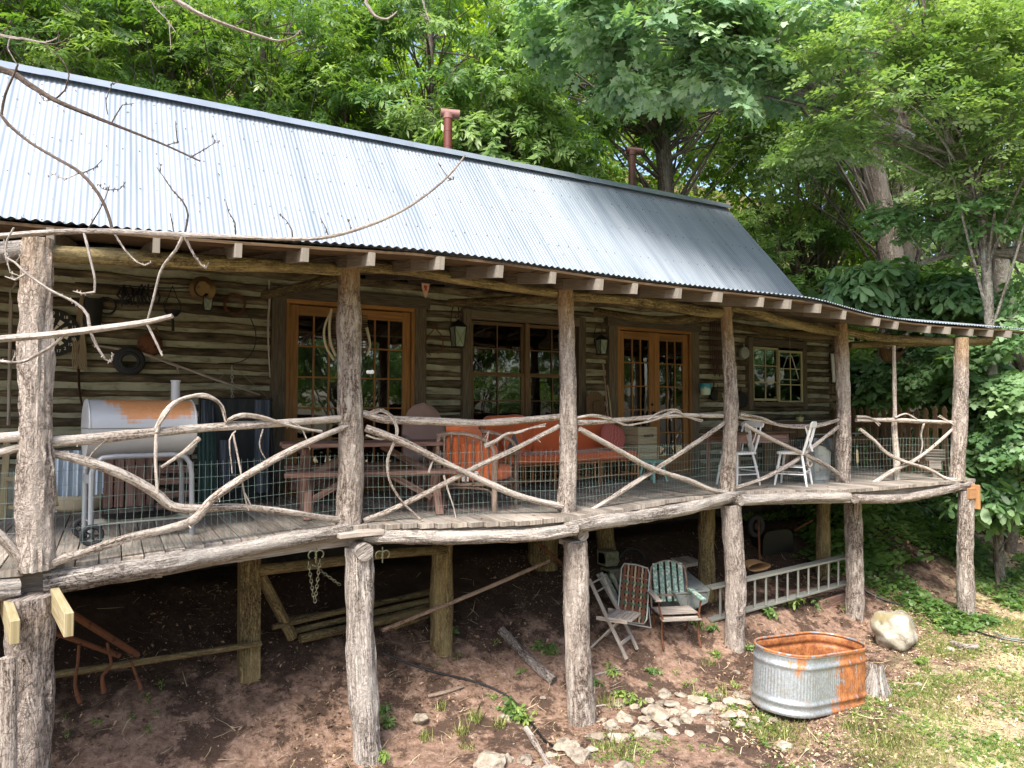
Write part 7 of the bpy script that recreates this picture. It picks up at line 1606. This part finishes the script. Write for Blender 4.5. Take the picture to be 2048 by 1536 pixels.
brp(br(D, [(-590,620),(-300,520),(-60,478),(0,472),(110,464),(220,462),(330,468),(470,474),(590,478),(660,473),(740,450),(810,418),(870,376),(908,340),(930,310)], .022, .004),
    [br(D, [(8,478),(14,520),(20,545),(40,552)], .004, .002), br(D, [(168,464),(178,505),(190,560),(189,586)], .009, .006), br(D, [(189,584),(165,587),(146,582)], .006, .004), br(D, [(228,466),(250,500),(275,525),(290,531),(302,525)], .006, .003),
     br(D, [(225,462),(215,425),(195,385),(160,345),(110,315),(60,285),(20,252),(2,230)], .009, .008), br(D, [(2,232),(10,190),(25,155),(36,128)], .008, .005), br(D, [(2,232),(14,252),(30,258)], .004, .003), br(D, [(158,345),(130,358),(102,346)], .004, .002), br(D, [(160,348),(190,335),(204,320)], .004, .002),
     br(D, [(170,468),(190,435),(207,405),(220,370)], .005, .002), br(D, [(218,380),(240,378),(252,364)], .003, .0015), br(D, [(218,380),(205,378),(196,368)], .003, .0015),
     br(D, [(368,474),(376,430),(365,402),(345,380),(328,355),(313,334)], .006, .002), br(D, [(320,345),(322,330)], .003, .0015), br(D, [(365,474),(352,500),(335,520),(320,545),(306,600),(295,640)], .011, .007), br(D, [(350,478),(345,450),(341,430)], .004, .002), br(D, [(370,474),(385,505),(402,530),(412,535),(418,525)], .007, .003),
     br(D, [(471,474),(470,445),(458,425),(452,405)], .005, .002), br(D, [(585,476),(584,460),(572,440),(559,428)], .004, .002), br(D, [(657,472),(650,452),(640,435)], .004, .0015), br(D, [(703,464),(700,448),(695,438)], .003, .0015), br(D, [(898,358),(886,340),(877,328)], .003, .0012), br(D, [(895,362),(908,358),(905,352)], .003, .0012)])
D = 2.7
brp(br(D, [(-600,740),(-300,700),(-60,684),(0,678),(100,670),(200,658),(290,645),(345,632)], .022, .0125),
    [br(D, [(180,660),(175,630),(150,605),(100,580),(50,545),(30,525),(12,515),(14,480),(28,455)], .009, .004), br(D, [(30,528),(45,505),(35,488)], .004, .003), br(D, [(52,548),(30,560),(10,553)], .006, .003), br(D, [(182,666),(195,695),(210,718),(222,724),(226,708)], .007, .003), br(D, [(128,670),(110,688),(70,712),(40,725),(0,722),(-60,715)], .007, .008), br(D, [(25,722),(31,705)], .003, .0015), br(D, [(293,645),(310,680),(325,712)], .006, .005)], 'twig', 'twig')
D = 3.6
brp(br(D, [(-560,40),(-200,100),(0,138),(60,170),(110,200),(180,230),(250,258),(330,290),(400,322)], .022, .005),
    [br(D, [(108,200),(130,180),(136,160),(138,150),(128,125),(110,105),(85,90)], .006, .003), br(D, [(110,102),(130,90),(145,68)], .004, .002), br(D, [(105,200),(90,202),(78,188)], .003, .002), br(D, [(215,228),(212,200),(222,175),(225,165)], .004, .002), br(D, [(222,168),(240,164)], .003, .0015), br(D, [(222,248),(235,225),(245,210),(268,207)], .005, .0025), br(D, [(335,290),(358,283)], .004, .003), br(D, [(355,284),(352,260),(351,242)], .004, .002), br(D, [(380,315),(410,298),(430,285)], .004, .002), br(D, [(430,285),(425,268)], .003, .0015), br(D, [(428,287),(442,282)], .002, .001)], 'twig_backlit', 'twig_backlit')
brp(br(D, [(-500,-60),(-200,20),(0,70),(50,78),(90,85),(115,75)], .014, .003), [br(D, [(80,86),(110,88),(138,75),(144,60)], .005, .002), br(D, [(0,70),(15,55),(22,42)], .004, .002), br(D, [(118,82),(116,60)], .003, .0015), br(D, [(20,75),(15,95),(35,130)], .005, .003)])
brp(br(D, [(-500,-400),(0,-150),(290,-30),(360,5),(400,28),(460,52),(520,72),(560,82),(590,72),(602,60)], .02, .003), [br(D, [(465,54),(485,42),(484,38)], .003, .0015), br(D, [(505,66),(512,42)], .003, .0015), br(D, [(290,-20),(310,15),(335,40),(352,66)], .005, .002), br(D, [(310,15),(348,10)], .003, .0015), br(D, [(338,42),(342,98)], .003, .0015)])
brp(br(D, [(-500,-500),(300,-200),(700,-40),(732,5),(750,32),(775,38),(795,22)], .02, .003), [br(D, [(835,-40),(848,10),(860,45)], .006, .003), br(D, [(840,28),(855,35)], .003, .002)])
# ================= labels for look-alikes: say which one, by what it is near
ORD = ['first','second','third','fourth','fifth','sixth','seventh','eighth','ninth','tenth','eleventh','twelfth','thirteenth','fourteenth','fifteenth','sixteenth','seventeenth','eighteenth','nineteenth','twentieth']
def relabel(group, adj, noun, regions):
    """regions: list of (x limit, phrase); things are counted left to right inside each region"""
    obs = [o for o in bpy.data.objects if o.get('group') == group and o.parent is None]
    rows = {}
    for o in obs:
        q = o.location if o.location.length > .01 else (sum((Vector(c) for c in o.bound_box), Vector())/8)
        rel = Vector(q)-O; th = TH; r_ = rel.x*math.sin(th)-rel.y*math.cos(th); f_ = rel.x*math.cos(th)+rel.y*math.sin(th); px = 1024+FOC*r_/f_
        for lim, ph in regions:
            if px < lim: rows.setdefault(ph, []).append((px, f_, o)); break
    for ph, L in rows.items():
        L.sort(key=lambda a: a[0])
        for k, (px, f_, o) in enumerate(L):
            w_ = 'only' if len(L) == 1 else (ORD[k] if k < 20 else 'last')
            o['label'] = f'{adj} {noun} {ph}' if len(L) == 1 else f'{w_} {adj} {noun} from the left {ph}'
relabel('loose stones by the stock tank', 'pale', 'field stone', [(1110, 'at the bottom edge by the hose end'), (1262, 'just right of the third post foot'), (1360, 'in the middle of the stone patch'), (1425, 'left of the fourth post foot'), (1520, 'touching the left end of the tank'), (1700, 'in front of the tank'), (3000, 'below the boulder')])
relabel('dark green weeds', 'dark leafy', 'weed', [(400, 'on the soil behind the first post'), (800, 'around the foot of the knotty post'), (1100, 'left of the third post'), (1330, 'between the third post and the folding chair'), (1500, 'left of the fourth post'), (3000, 'under the ladder')])
relabel('yellow green weeds', 'yellow green', 'weed', [(400, 'on the dark soil at the left'), (1100, 'on the slope left of the third post'), (1300, 'right of the third post'), (1450, 'around the stone patch'), (1650, 'by the fourth post and the tank'), (3000, 'around the boulder')])
relabel('grass tufts', 'pale', 'grass tuft', [(1100, 'left of the third post'), (1300, 'right of the third post'), (1500, 'around the stone patch'), (1700, 'near the tank'), (3000, 'on the lawn right of the tank')])
relabel('poles piled under the deck', 'peeled yellowish', 'pole', [(3000, 'in the pile under the deck')])
relabel('trunks deep in the wood', 'straight grey', 'trunk', [(1000, 'behind the left half of the roof'), (1450, 'around the brown stovepipe'), (1750, 'right of the gable'), (3000, 'behind the open porch end')])
